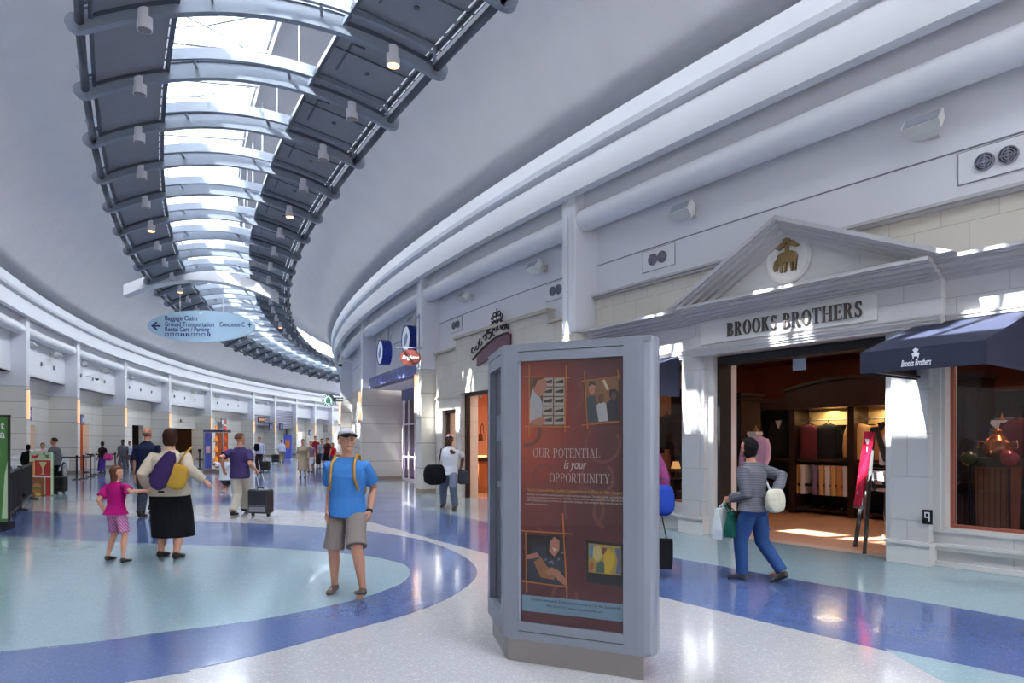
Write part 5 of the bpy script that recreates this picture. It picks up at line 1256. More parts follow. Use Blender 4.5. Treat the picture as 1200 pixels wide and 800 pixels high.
mb = MB(); add_text(mb, 'The Arc Jacksonville Has Qualified Employees Ready to Work for Your Company', .03, kt(672, 575.5), .0006, .2, wid(616, 728, 575)); mb.build('yellow_line', cy, po)
for k, (s, a, b_) in enumerate((('Individuals with disabilities make dependable workers and loyal employees. They learn quickly, and work hard', 616, 728.5), ('every day in businesses across the city. We help employers find the right person for the right job and', 616, 728.5), ('offer training and support on site at no cost to the company. Call us today to learn how you can hire', 616, 728.5), ('a qualified employee.', 616, 643))):
    mb = MB(); y = 580.5+3.5*k; add_text(mb, s, .02, kt((a+b_)/2, y+(.3 if k < 3 else -.6)), .0005, 0, wid(a, b_, 582)); mb.build('body_text_line', cw, po)
dk = mat('dark_print', (44, 48, 62), .5)
mb = MB(); add_text(mb, 'Contact Community Employment Services at The Arc Jacksonville', .028, kt(673.5, 706.8), .0006, .15, wid(621.5, 727, 706)); add_text(mb, '904.355.0155 * www.arcjacksonville.org', .026, kt(673, 713.2), .0006, .15, wid(640, 706, 713)); mb.build('footer_lettering', dk, po)
mb = MB(); add_text(mb, 'The Arc Jacksonville', .022, kt(712.5, 677.6), .0016, .2, wid(698, 727, 677)); add_text(mb, 'Inspiring Opportunity', .016, kt(716, 682.6), .0016, .2, wid(705, 727, 682)); mb.build('painting_caption', cw, po)
MB().box(pxl-.005, pxr+.003, .012, .016, pb-.01, pt+.01).build('glass_pane', glass('poster_glass', (235, 235, 238), .03), kst)
# ================================================================== PEOPLE
def ik(a, t, l1, l2, pole):
    d = t-a; L = d.length
    if L > (l1+l2)*.999: d = d*((l1+l2)*.999/L); t = a+d; L = d.length
    x = (l1*l1-l2*l2+L*L)/(2*L); h = math.sqrt(max(l1*l1-x*x, 1e-9)); u = d/L
    p = (pole-u*pole.dot(u)); p = p.normalized() if p.length > 1e-4 else Vector((0, 1, 0))
    return a+u*x+p*h, t
def remesh(mb, vox, name, m, parent, smooth=3, world=False):
    me = D.meshes.new('tmp'); me.from_pydata([tuple(v) for v in mb.v], [], mb.f); me.validate()
    import bmesh
    bm = bmesh.new(); bm.from_mesh(me); bmesh.ops.recalc_face_normals(bm, faces=bm.faces); bm.to_mesh(me); bm.free()
    o = D.objects.new('tmp', me); COL.objects.link(o)
    r = o.modifiers.new('r', 'REMESH'); r.mode = 'VOXEL'; r.voxel_size = vox
    s = o.modifiers.new('s', 'SMOOTH'); s.factor = .5; s.iterations = smooth
    out = D.meshes.new_from_object(o.evaluated_get(bpy.context.evaluated_depsgraph_get()))
    D.objects.remove(o); D.meshes.remove(me)
    out.materials.clear()
    for q in (m if isinstance(m, (list, tuple)) else [m]): out.materials.append(q)
    out.polygons.foreach_set('use_smooth', [True]*len(out.polygons))
    ob = D.objects.new(name, out); COL.objects.link(ob)
    if parent is not None: ob.parent = parent
    return ob
def ring(c, rx, ry, ax=Vector((1, 0, 0)), ay=Vector((0, 1, 0)), n=20): return [c+ax*rx*math.cos(t)+ay*ry*math.sin(t) for t in [2*math.pi*j/n for j in range(n)]]
SK = {'light': (192, 140, 116), 'tan': (180, 126, 100), 'dark': (84, 56, 46)}
def skin(k): return mat('skin_'+k, SK[k], .5, spec=.3)
def cloth(n, c): return mat(n, c, .9, bump=.2, bscale=40, spec=.15)
def striped(n, c1, c2, sc=30, axis='Z'):
    if n in MATS: return MATS[n]
    m = mat(n, c1, .85); nt = m.node_tree; b = nt.nodes['Principled BSDF']
    tc = nt.nodes.new('ShaderNodeTexCoord'); w = nt.nodes.new('ShaderNodeTexWave'); w.bands_direction = axis; w.inputs['Scale'].default_value = sc; w.inputs['Distortion'].default_value = 1.0
    nt.links.new(tc.outputs['Object'], w.inputs['Vector']); mx = nt.nodes.new('ShaderNodeMix'); mx.data_type = 'RGBA'; mx.inputs['A'].default_value = lin(c1); mx.inputs['B'].default_value = lin(c2)
    nt.links.new(w.outputs['Fac'], mx.inputs['Factor']); nt.links.new(mx.outputs['Result'], b.inputs['Base Color']); return m
PEOPLE = []
def person(label, base, top, yaw, sk='light', feet=None, hands=None, topw=None, bot=None, shoes=None, hair=('short', (60, 40, 30)), wide=1.0, female=False, head=(0, 0), lean=0.0,
           vox=.0085, H=None, group=None, cap=None, seat=None, grip=(0, 0), hscale=1.07, sock=None, elbow_out=.18):
    """base: pixel of the ground under the body; top: image row of the crown; feet, hands: where they show (right, left)"""
    g = gp(*base) if not isinstance(base, Vector) else base
    if H is None: H = EYE+(H0-top)/FO*g.y
    m = Matrix.Translation(g) @ Matrix.Rotation(rad(yaw), 4, 'Z'); inv = m.inverted()
    o = thing('person', label, 'person', m, group); sx = -1 if False else 1
    V = Vector; W = wide
    # feet (ankles)
    fz = .045*H; fl = []
    dflt = [V((.055*H, .03, 0)), V((-.055*H, -.03, 0))]
    for i in (0, 1):
        if feet and feet[i]:
            q = feet[i]; lift = q[2] if len(q) > 2 else 0
            p = inv @ gp(q[0], q[1]); p.z = 0
            p += V((0, 0, lift))
        else: p = dflt[i]
        fl.append(p+V((0, -.02*H, fz)))
    hipz = .525*H if seat is None else seat+.06*H
    for i in (0, 1):
        hx = (.05 if i == 0 else -.05)*H*W**.5
        dxy = math.hypot(fl[i].x-hx, fl[i].y)
        lim = .492*H
        if seat is None and dxy < lim: hipz = min(hipz, fl[i].z+math.sqrt(lim*lim-dxy*dxy))
    dz = hipz-.525*H                       # how far everything above the legs sinks
    sp = lambda x, y, z: V((x*H, y*H+lean*max(0, z-.5)*H, z*H+dz))
    # torso sections: z, half width, half depth, y
    if female: T = [(.465, .07, .055, 0), (.5, .104, .076, -.004), (.54, .1, .07, -.004), (.6, .076, .056, 0), (.66, .08, .06, .003), (.72, .09, .072, .008), (.765, .09, .062, .002), (.785, .079, .053, 0), (.804, .06, .044, -.002), (.824, .042, .038, -.002), (.856, .029, .031, 0)]
    else: T = [(.465, .068, .055, 0), (.5, .096, .07, -.002), (.54, .094, .067, 0), (.6, .086, .062, .002), (.66, .09, .066, .004), (.72, .098, .071, .006), (.765, .1, .066, .002), (.79, .086, .056, 0), (.808, .068, .047, -.001), (.826, .047, .041, -.002), (.856, .033, .034, 0)]
    belly = max(0, W-1)
    def tors(mb, z0, z1, inf=0.0, hemf=0.0):
        rs = []
        zs = [t for t in T if z0 <= t[0] <= z1]
        def it(z):
            for a, b in zip(T, T[1:]):
                if a[0] <= z <= b[0]: k = (z-a[0])/(b[0]-a[0]); return tuple(p+(q-p)*k for p, q in zip(a, b))
            return T[-1] if z > T[-1][0] else T[0]
        lv = [it(z0)]+[t for t in T if z0+.004 < t[0] < z1-.004]+[it(z1)]
        for j, (z, w, d, y) in enumerate(lv):
            ww = w*(W if z < .8 else W**.5)+inf/H; dd = d*(W*1.02 if z < .8 else W**.4)+inf/H
            if j == 0: ww += hemf; dd += hemf
            rs.append([sp(ww*math.copysign(abs(math.cos(t))**.86, math.cos(t)), dd*math.copysign(abs(math.sin(t))**.86, math.sin(t))+y, z) for t in [2*math.pi*k/22 for k in range(22)]])
        mb.loft(rs)
    # arms
    sh = [sp(s*.1045*W**.55, 0, .784) for s in (1, -1)]; wr = []; el = []
    aw = W**.6
    for i in (0, 1):
        s = 1 if i == 0 else -1
        if hands and hands[i]:
            q = hands[i]; wp = inv @ at_depth(q[0], q[1], g.y+(q[2] if len(q) > 2 else 0))
        else: wp = sh[i]+V((s*.04*H, .04*H, -.31*H))
        e, wp = ik(sh[i], wp, .172*H, .155*H, V((s*elbow_out, -1, -.1)))
        wr.append(wp); el.append(e)
    hd = []
    for i in (0, 1): hd.append((wr[i]-el[i]).normalized())
    hip = [V((s*.05*H*W**.5, 0, hipz-.005*H)) for s in (1, -1)]; kn = []
    for i in (0, 1):
        k, _ = ik(hip[i], fl[i], .247*H, .247*H, V(((.1 if i == 0 else -.1), 1, .0)) if seat is None else V((0, .3, 1))); kn.append(k)
    # head frame
    hc = sp(0, .012+.0, .935); R = Matrix.Rotation(rad(head[0]), 3, 'Z') @ Matrix.Rotation(rad(head[1]), 3, 'X')
    HS = hscale*H
    hp = lambda x, y, z: hc+R @ V((x*HS, y*HS, z*HS))
    # ---- the body: one continuous surface
    b = MB(); tors(b, .465, .85)
    b.tube([sp(0, -.002, .82), sp(0, .004, .86), hp(0, -.005, -.035)], [.033*H*aw, .03*H*aw, .03*H], 12)
    def ell(c, rx, ry, rz, n=16, mm=12):
        rings = []
        for j in range(mm+1):
            a = -math.pi/2+math.pi*(j+.03)/(mm+.06); rings.append([hp(c[0]+rx*math.cos(a)*math.cos(t), c[1]+ry*math.cos(a)*math.sin(t), c[2]+rz*math.sin(a)) for t in [2*math.pi*k/n for k in range(n)]])
        b.loft(rings)
    ell((0, -.004, .014), .0435, .053, .05); ell((0, .012, -.022), .035, .037, .043); ell((0, .046, -.008), .0075, .012, .012, 8, 6); ell((0, .043, .004), .005, .008, .016, 8, 6)
    ell((0, .042, .018), .028, .008, .007, 12, 6); ell((0, .043, -.03), .014, .007, .008, 10, 6); ell((0, .04, -.05), .014, .012, .012, 10, 6)
    for s in (-1, 1): ell((s*.044, -.004, -.004), .006, .011, .017, 8, 6)
    for i in (0, 1):
        s = 1 if i == 0 else -1
        b.tube([sh[i]+V((-s*.03*H, 0, -.005*H)), sh[i], sh[i].lerp(el[i], .35), el[i], el[i].lerp(wr[i], .3), wr[i]], [q*H*aw for q in (.02, .029, .028, .0235, .024, .0155)], 12)
        d = hd[i]; n = V((-s, 0, 0)); n = (n-d*n.dot(d)).normalized(); t = d.cross(n)*(-s)   # n: palm faces the body; t: towards the thumb
        if t.y < 0 and abs(d.z) > .5: t = -t
        p0 = wr[i]; hl = .104*H; gr = grip[i]
        b.loft([[p0+d*hl*u+t*wd*H*math.cos(a)+n*th*H*math.sin(a) for a in [2*math.pi*k/12 for k in range(12)]] for u, wd, th in ((-.04, .013, .012), (.12, .018, .012), (.3, .023, .0125), (.48, .024, .011), (.52, .02, .008))])
        for k, (off, ln) in enumerate(((.0175, .38), (.006, .43), (-.006, .4), (-.0175, .32))):
            f0 = p0+d*hl*.45+t*off*H; c1, c2 = (.3, .7) if not gr else (1.2, 2.4)
            f1 = f0+(d*math.cos(c1)+n*math.sin(c1))*hl*ln*.5; f2 = f1+(d*math.cos(c2)+n*math.sin(c2))*hl*ln*.35; f3 = f2+(d*math.cos(c2+.3)+n*math.sin(c2+.3))*hl*ln*.22
            b.tube([f0, f1, f2, f3], [.0062*H, .0058*H, .0052*H, .004*H], 7)
        q0 = p0+d*hl*.14+t*.014*H; q1 = q0+(d*.55+t*.65+n*.35).normalized()*hl*.25; q2 = q1+(d*.8+t*.15+n*.5).normalized()*hl*.2
        b.tube([q0, q1, q2], [.0085*H, .007*H, .0052*H], 7)
        lw = W**.7
        b.tube([hip[i], hip[i].lerp(kn[i], .35), kn[i], kn[i].lerp(fl[i], .3)+V((0, -.008*H, 0)), fl[i].lerp(kn[i], .15), fl[i]], [q*H*lw for q in (.046, .047, .034, .034, .021, .02)], 14)
        b.tube([fl[i], fl[i]+V((0, .01*H, -.02*H)), fl[i]+V((0, .075*H, -.03*H)), fl[i]+V((0, .1*H, -.034*H))], [.02*H, .022*H, .018*H, .011*H], 10)
    remesh(b, vox, 'body', skin(sk), o)
    # ---- eyes, brows, mouth
    mb = MB(); mb.smooth = True
    for s in (-1, 1): mb.ball(hp(s*.0155, .0405, .004), .0068*H, 8, 6)
    mb.build('eyes', mat('eye_white', (210, 205, 200), .3), o)
    mb = MB(); mb.smooth = True
    for s in (-1, 1): mb.ball(hp(s*.0155, .0438, .004), .0042*H, 8, 6)
    mb.build('irises', mat('eye_dark', (34, 24, 20), .2), o)
    mb = MB(); mb.smooth = True; mb.tube([hp(-.012, .045, -.031), hp(0, .0492, -.0305), hp(.012, .045, -.031)], .0028*H, 6); mb.build('mouth', mat('lips_'+sk, tuple(int(c*.62) for c in SK[sk]), .4), o)
    # ---- hair
    hk, hcol = hair; hm = mat('hair_%d_%d_%d' % hcol, hcol, .8, bump=.5, bscale=90, spec=.15)
    def shell(name, mm, grow, facez, side=-.2, n=24, k=16):
        rings = []
        for j in range(k+1):
            a = -math.pi/2+math.pi*(j+.03)/(k+.06); row = []
            for t in [2*math.pi*q/n for q in range(n)]:
                x, y, z = math.cos(a)*math.cos(t), math.cos(a)*math.sin(t), math.sin(a)
                f = grow if not ((y > .15 and z < facez) or (z < side)) else .86
                row.append(hp(.0435*x*f, -.004+.053*y*f-(0 if f < 1 else .002), .014+.05*z*f))
            rings.append(row)
        q = MB(); q.smooth = True; q.loft(rings); return q
    if hk in ('short', 'bob', 'long', 'pony'):
        hb = shell('hair', hm, 1.13 if hk == 'short' else 1.2, .45, -.35 if hk == 'short' else -.7)
        if hk in ('bob', 'long', 'pony'):
            L = {'bob': -.062, 'long': -.13, 'pony': -.045}[hk]
            hb.loft([ring(hp(0, -.02, z), w*H, d*H, R @ V((1, 0, 0)), R @ V((0, 1, 0)), 16) for z, w, d in ((.04, .035, .03), (.01, .05, .043), (-.03, .052, .042), (L*.75, .047, .034), (L, .03, .02))])
        if hk == 'pony': hb.tube([hp(0, -.06, .01), hp(0, -.085, -.02), hp(0, -.08, -.08), hp(0, -.07, -.12)], [.014*H, .02*H, .016*H, .005*H], 8)
        remesh(hb, max(vox, .008), 'hair', hm, o, 2)
    elif hk == 'fringe':
        q = MB(); q.smooth = True
        q.loft([ring(hp(0, -.01, z), w*H, d*H, R @ V((1, 0, 0)), R @ V((0, 1, 0)), 18) for z, w, d in ((-.03, .03, .03), (-.02, .042, .044), (.005, .0455, .049), (.012, .03, .03))]); q.build('hair', hm, o)
    if cap:
        cm, cm2 = cap; q = shell('cap', cm, 1.2, .42, .3); q.build('cap_crown', cm, o)
        q = MB(); q.smooth = True; q.loft([[hp(w*x, y+.0*x*x, z-.012*abs(x)**2) for x in (-1, -.5, 0, .5, 1)]+[hp(w*x, y, z-.006-.012*abs(x)**2) for x in (1, .5, 0, -.5, -1)] for y, z, w in ((.02, .046, .046), (.055, .043, .046), (.08, .038, .04), (.1, .032, .024))]); q.build('cap_visor', cm2, o)
    # ---- clothes
    tw = topw or {}
    tm = tw.get('mat'); inf = tw.get('inf', .014); hem = tw.get('hem', .5); slv = tw.get('sleeve', 'short')
    inf = max(inf, (bot or {}).get('inf', .012)*.7+.009)
    b = MB(); tors(b, hem, tw.get('neck', .838), inf, tw.get('flare', .004)+.006/H)
    for i in (0, 1):
        s = 1 if i == 0 else -1; a0 = sh[i]+V((-s*.04*H, 0, -.01*H)); k = inf/H*.8
        if slv == 'short': b.tube([a0, sh[i], sh[i].lerp(el[i], .4), sh[i].lerp(el[i], tw.get('len', .72))], [(q*aw+k*u)*H for q, u in ((.026, .5), (.034, .6), (.034, .9), (.035, 1.1))], 14)
        elif slv == 'long': b.tube([a0, sh[i], sh[i].lerp(el[i], .4), el[i], el[i].lerp(wr[i], .4), wr[i]-hd[i]*.01*H], [(q*aw+k*u)*H for q, u in ((.026, .5), (.034, .6), (.032, .9), (.027, 1), (.026, 1), (.02, 1))], 14)
    remesh(b, vox*1.1, tw.get('name', 'shirt'), tm, o)
    if tw.get('collar'):
        q = MB(); q.smooth = True; q.loft([ring(sp(0, .0, z), w*H*W**.4, d*H*W**.4) for z, w, d in ((.826, .052, .046), (.85, .041, .041), (.852, .037, .037), (.83, .046, .04))], False); q.build('collar', tw['collar'], o)
    bo = bot or {}; bm_, ln, kind = bo.get('mat'), bo.get('len', .97), bo.get('kind', 'trousers'); ps = bo.get('inf', .012)
    b = MB()
    if kind == 'skirt':
        z1 = bo.get('z', .27)*H; mid = (kn[0]+kn[1])/2
        b.loft([ring(c, w, d, n=22) for c, w, d in ((sp(0, 0, .585), (.083*W)*H+.01, (.062*W)*H+.012), (sp(0, -.004, .52), (.102*W)*H+.015, .078*W*H+.015), (V((mid.x*.6, mid.y*.6, (z1+.52*H)/2)), .105*W*H+.02, .085*W*H+.03), (V((mid.x, mid.y, z1)), bo.get('w', .11)*W*H+.02, .09*W*H+.04))])
    else:
        tors(b, .465, max(min(.575, tw.get('hem', .5)+.035), .52), ps*.7)
        for i in (0, 1):
            k = ps/H; lw = W**.7
            pts = [hip[i]]; rs = [.042*lw+k*.4]
            stops = [(.3, .048), (.7, .045), (1.0, .04)]
            full = ln*2
            for t, r in stops:
                if t <= full: pts.append(hip[i].lerp(kn[i], t)); rs.append(r*lw+k)
            if full > 1:
                for t, r in ((.3, .038), (.65, .033), (.97, .032)):
                    if 1+t <= full+.03: pts.append(kn[i].lerp(fl[i], t)); rs.append(r*lw+k)
            else: pts.append(hip[i].lerp(kn[i], full)); rs.append((.05 if bo.get('loose') else .045)*lw+k)
            b.tube(pts, [r*H for r in rs], 16)
    remesh(b, vox*1.1, kind, bm_, o)
    if bo.get('belt'): q = MB(); q.loft([ring(sp(0, .001, z), (.09*W)*H+.014, .067*W*H+.014, n=24) for z in (.562, .578)]); q.build('belt', bo['belt'], o)
    sm = shoes or blackm
    for i in (0, 1):
        q = MB(); f = fl[i]
        pitch = (feet[i][3] if feet and feet[i] and len(feet[i]) > 3 else 0); RP = Matrix.Rotation(rad(pitch), 3, 'X')
        q.loft([[f+RP @ (V((0, y*H, z*H))+V((w*H*math.cos(t), 0, h*H*math.sin(t)))) for t in [2*math.pi*k/14 for k in range(14)]] for y, z, w, h in ((-.03, -.02, .012, .02), (-.024, -.018, .022, .025), (.0, -.014, .025, .028), (.03, -.022, .025, .021), (.07, -.028, .029, .016), (.1, -.031, .024, .012), (.115, -.033, .01, .007))])
        remesh(q, .008, 'shoe', sm, o, 2)
    if sock:
        for i in (0, 1): q = MB(); q.smooth = True; q.tube([fl[i], fl[i].lerp(kn[i], .12)], .024*H, 12); q.build('sock', sock, o)
    PEOPLE.append(o)
    o['_j'] = 0; del o['_j']
    return dict(o=o, m=m, sh=[m @ p for p in sh], wr=[m @ (wr[i]+hd[i]*.06*H) for i in (0, 1)], el=[m @ p for p in el], H=H, sp=lambda x, y, z: m @ sp(x, y, z), kn=kn)
# -------- bags and cases
def sack(name, label, cat, c, r, m, yaw=0, group=None, strapm=None, strap=None, taper=.75, vox=.01):
    """a soft bag: c its centre in the world, r its half sizes"""
    o = thing(name, label, cat, Matrix.Translation(c) @ Matrix.Rotation(rad(yaw), 4, 'Z'), group)
    mb = MB(); rings = []
    for k in range(9):
        t = k/8; z = -1+2*t; w = (math.sin(math.pi*min(.5, t*1.2+.18)) if t < .5 else 1-(1-taper)*((t-.5)*2)**1.5)*(1 if 0 < k < 8 else .8)
        rings.append([Vector((r[0]*w*math.copysign(abs(math.cos(a))**.7, math.cos(a))*(1+.04*math.sin(5*a+k)), r[1]*w*math.copysign(abs(math.sin(a))**.7, math.sin(a)), r[2]*z*(1 if 0 < k < 8 else .97))) for a in [2*math.pi*j/20 for j in range(20)]])
    mb.loft(rings); remesh(mb, vox, 'body', m, o)
    if strap:
        inv = FM[o.name].inverted(); mb = MB(); mb.smooth = True
        for s in strap: mb.tube([inv @ Vector(p) for p in s], .013, 6)
        mb.build('strap', strapm or m, o)
    return o
def suitcase(label, pa, h_top, w, d, H, m, yaw=0, handle=None, group=None, band=None):
    o = thing('wheeled_suitcase', label, 'suitcase', Matrix.Translation(pa) @ Matrix.Rotation(rad(yaw), 4, 'Z'), group)
    b = MB().box(-w/2, w/2, -d/2, d/2, .06, H).build('shell', m, o); bv = b.modifiers.new('soft', 'BEVEL'); bv.width = .045; bv.segments = 4
    MB().box(-w/2+.05, w/2-.05, -d/2-.012, -d/2, .1, H*.36).build('front_pocket', band or m, o)
    MB().box(-w/2+.03, w/2-.03, -d/2-.005, -d/2, H*.36+.02, H*.36+.03).build('zip', mat('zip_grey', (120, 120, 126), .4, .5), o)
    for s in (-1, 1): mb = MB(); mb.cyl((s*(w/2-.06)-.02, 0, .04), (s*(w/2-.06)+.02, 0, .04), .04, 14); mb.build('wheel', blackm, o)
    mb = MB(); mb.smooth = True; mb.tube([(-.07, 0, H), (-.06, 0, H+.03), (.06, 0, H+.03), (.07, 0, H)], .012, 6); mb.build('top_grip', blackm, o)
    if handle:
        inv = FM[o.name].inverted(); t = inv @ handle; mb = MB()
        for s in (-1, 1): mb.bar((s*.08, d/2-.03, H-.03), (t.x+s*.07, t.y, t.z), .014, .014)
        mb.build('telescopic_handle', chrome, o); MB().bar((t.x-.085, t.y, t.z), (t.x+.085, t.y, t.z), .03, .03).build('handle_grip', blackm, o)
    return o
# ---- foreground people
white_c = cloth('white_cloth', (200, 202, 208)); black_c = cloth('black_cloth_soft', (20, 20, 24))
A = person('person in a bright blue t-shirt, grey shorts and cap walking towards the camera', (407, 697), 504, 176, 'light', [(391, 694, 0), (424, 703, .03, 18)], [(384, 600, -.03), (433, 598, .02)],
       dict(mat=cloth('bright_blue_cotton', (62, 118, 182)), hem=.475, inf=.02, flare=.008), dict(mat=cloth('grey_khaki_cotton', (132, 122, 116)), kind='shorts', len=.49, loose=True, inf=.022), mat('grey_brown_shoe', (92, 80, 74), .7), ('short', (60, 44, 34)), 1.04, head=(32, 2), hscale=1.08, cap=(cloth('pale_grey_cap', (176, 176, 184)), black_c), vox=.0065)
must = cloth('mustard_webbing', (176, 130, 50))
S = A['sp']
bp = sack('backpack', 'mustard strapped backpack worn by the person in the blue t-shirt', 'backpack', S(0, -.14, .68), (.13, .07, .2), must, 176, None, must,
     [[S(s*.055, -.09, .76), S(s*.062, -.05, .845), S(s*.066, .02, .85), S(s*.068, .085, .80), S(s*.072, .1, .72), S(s*.085, .07, .65), S(s*.09, -.03, .60), S(s*.07, -.1, .6)] for s in (-1, 1)], vox=.012)
for ch in bp.children:
    if ch.name.startswith('strap'): 
        for v in ch.data.vertices: pass
WB = thing('wristband', 'black wristband on the left wrist of the person in the blue t-shirt', 'wristband', A['wr'][1])
mb = MB(); dd = (A['wr'][1]-A['el'][1]).normalized(); mb.lathe([(.033, -.01), (.036, 0), (.033, .01)], -dd*.1, 16, dd); mb.build('band', blackm, WB)
G = person('child in a magenta t-shirt and plaid pink shorts holding an adult\'s hand', (136, 657), 545, -12, 'light', [(128, 656, 0), (146, 659, 0)][::-1], [(170.5, 575, 0), (124, 600, 0)],
       dict(mat=cloth('magenta_cotton', (160, 18, 100)), hem=.5, inf=.014, flare=.012), dict(mat=striped('pink_plaid', (150, 70, 130), (196, 140, 170), 14, 'DIAGONAL'), kind='shorts', len=.44, inf=.016, loose=True), mat('dark_sandal', (40, 30, 28)), ('long', (92, 58, 40)), .92, True, head=(-50, 0), vox=.0065, grip=(1, 0))
Wm = person('broad person in a beige cardigan and black skirt carrying a purple and yellow bag', (199, 653), 503, -3, 'light', [(208, 654, 0), (190, 652, 0)], [(239, 563, -.1), (175, 574, 0)],
       dict(mat=cloth('beige_knit', (186, 172, 154)), sleeve='long', hem=.485, inf=.02, flare=.01, name='cardigan'), dict(mat=black_c, kind='skirt', z=.16, w=.105), mat('black_slipper', (18, 16, 18)), ('bob', (58, 36, 30)), 1.42, True, head=(10, 0), vox=.0075, grip=(0, 1))
S = Wm['sp']
pur = cloth('purple_nylon', (54, 38, 82)); yel = cloth('yellow_nylon', (176, 136, 54))
c1, c2 = at_depth(192, 551, gp(199, 653).y-.34), at_depth(206, 558, gp(199, 653).y-.3)
def slanted(o, ang):
    m2 = FM[o.name] @ Matrix.Rotation(rad(ang), 4, 'Y'); o.matrix_world = m2
o = sack('shoulder_bag', 'purple slouchy bag slung on the back of the person in beige', 'bag', c1, (.12, .08, .27), pur, 0, None, taper=.45); slanted(o, 24)
o = sack('sling_bag', 'yellow rounded bag hanging below the purple one on the back of the person in beige', 'bag', c2, (.155, .07, .17), yel, 0, None, yel, [[c2+Vector((-.02, 0, .14)), c2+Vector((.02, -.02, .3)), c2+Vector((.06, .05, .42))]], taper=.7); slanted(o, 18)
Bm = person('bald person in a navy polo shirt and dark trousers walking away', (172, 604), 497, -2, 'tan', [(179, 603, 0), (166, 606, 0)], [(186, 572, .1), (158, 572, -.1)],
       dict(mat=cloth('navy_cotton', (26, 34, 58)), hem=.49, inf=.024, flare=.008, len=.85, collar=cloth('navy_cotton', (26, 34, 58))), dict(mat=cloth('charcoal_wool', (48, 52, 62)), inf=.018, belt=blackm), None, ('fringe', (110, 84, 70)), 1.12, vox=.009)
Pm = person('person in a dark purple t-shirt and khaki cargo trousers pulling a suitcase', (281, 602.5), 503.5, -8, 'tan', [(287, 600, .02, -15), (274, 604, 0)], [(300.5, 551, .1), (262, 549, -.1)],
       dict(mat=cloth('dark_purple_cotton', (62, 50, 92)), hem=.47, inf=.024, flare=.01), dict(mat=cloth('khaki_cotton', (186, 180, 166)), inf=.024), mat('black_shoe', (22, 22, 24)), ('short', (96, 66, 50)), 1.08, head=(-35, 0), vox=.009, grip=(1, 0))
g = gp(305.5, 604.5); suitcase('black wheeled suitcase with grey pocket pulled by the person in khaki trousers', g, 0, .47, .26, .56, mat('charcoal_case', (36, 38, 46), .5), -12, Pm['wr'][0]+Vector((.0, 0, -.01)), band=mat('grey_case_pocket', (120, 122, 130), .5))
for s, nm in ((-1, 'left'), (1, 'right')): pass
person('person in a white top and dark shorts half hidden behind the purple t-shirt', (264, 577), 513.5, -5, 'tan', [(268, 575, .03), (260.5, 577, 0)], [(274, 545, 0), (256, 543, 0)], dict(mat=white_c, inf=.02), dict(mat=cloth('dark_grey_shorts', (60, 60, 70)), kind='shorts', len=.45), mat('white_shoe', (190, 190, 190)), ('short', (30, 24, 22)), 1.0, vox=.011)
Mn = person('person in a white polo and grey jeans carrying bags, standing before the limestone shop', (527, 596), 504, 172, 'dark', [(519, 594, 0), (533, 597, 0)], [(529, 529, -.3), (540.5, 547, .05)],
       dict(mat=cloth('white_polo', (206, 208, 216)), hem=.49, inf=.02, collar=cloth('white_polo', (206, 208, 216))), dict(mat=cloth('grey_denim', (98, 104, 124)), inf=.02), mat('brown_shoe', (50, 34, 28), .4), ('short', (20, 16, 16)), 1.0, head=(20, 12), cap=(cloth('pink_red_cap', (190, 90, 100)), white_c), vox=.009, grip=(1, 1))
c = at_depth(509.5, 556, gp(527, 596).y-.1)
sack('duffel_bag', 'bulky black duffel bag hanging from the shoulder of the person in white', 'bag', c, (.26, .16, .24), black_c, 15, None, black_c, [[c+Vector((.05, 0, .2)), Mn['sh'][0]+Vector((-.1, -.02, -.5)), Mn['sh'][0]+Vector((.0, -.08, .07)), Mn['sh'][0]+Vector((.02, .1, .05)), c+Vector((.15, .1, .2))]], vox=.014)
c = at_depth(542.5, 559, gp(527, 596).y+.05)
sack('tote_bag', 'dark grey tote bag held at the right of the person in white', 'bag', c, (.15, .08, .17), cloth('dark_grey_canvas', (58, 58, 66)), 0, None, black_c, [[c+Vector((-.08, 0, .15)), Mn['wr'][1], c+Vector((.08, 0, .15))]], taper=.95, vox=.012)
Wr = person('person in a grey striped top and jeans with shopping bags striding towards the store', (884, 682), 514, 38, 'tan', [(914, 683, .05, -25), (867, 679, 0)], [(908, 580, -.15), (856, 584, .1)],
       dict(mat=striped('grey_stripes', (36, 36, 44), (120, 120, 130), 22), sleeve='long', hem=.5, inf=.024, name='sweater'), dict(mat=cloth('blue_denim', (48, 76, 124)), inf=.014), mat('dark_grey_shoe', (60, 56, 56)), ('bob', (16, 13, 15)), 1.06, True, lean=.08, vox=.0075, grip=(1, 1), head=(-10, 8))
def shopper(name, label, c, w, d, h, m, yaw, hold):
    o = thing(name, label, 'bag', Matrix.Translation(c) @ Matrix.Rotation(rad(yaw), 4, 'Z')); mb = MB()
    rings = [[Vector((sx*w/2*k, sy*d/2*(k if z < h/2 else .4), z-h)) for sx, sy in ((-1, -1), (0, -1.15), (1, -1), (1, 1), (0, 1.15), (-1, 1))] for z, k in ((0, .9), (h*.3, 1), (h*.8, 1), (h, .96))]
    mb.loft(rings); mb.build('body', m, o); inv = FM[o.name].inverted(); hh = inv @ hold; mb = MB(); mb.smooth = True
    for s in (-1, 1): mb.tube([(-w*.22, s*.02, 0), (hh.x-.03, hh.y, hh.z-.03), (hh.x, hh.y, hh.z), (hh.x+.03, hh.y, hh.z-.03), (w*.22, s*.02, 0)], .006, 5)
    mb.build('handle', m, o); return o
wl, wr_ = Wr['wr'][1], Wr['wr'][0]
shopper('shopping_bag', 'white paper shopping bag at the left side of the striding person', wl+Vector((-.02, .02, -.09)), .3, .12, .34, cloth('white_paper', (196, 204, 206)), 50, wl)
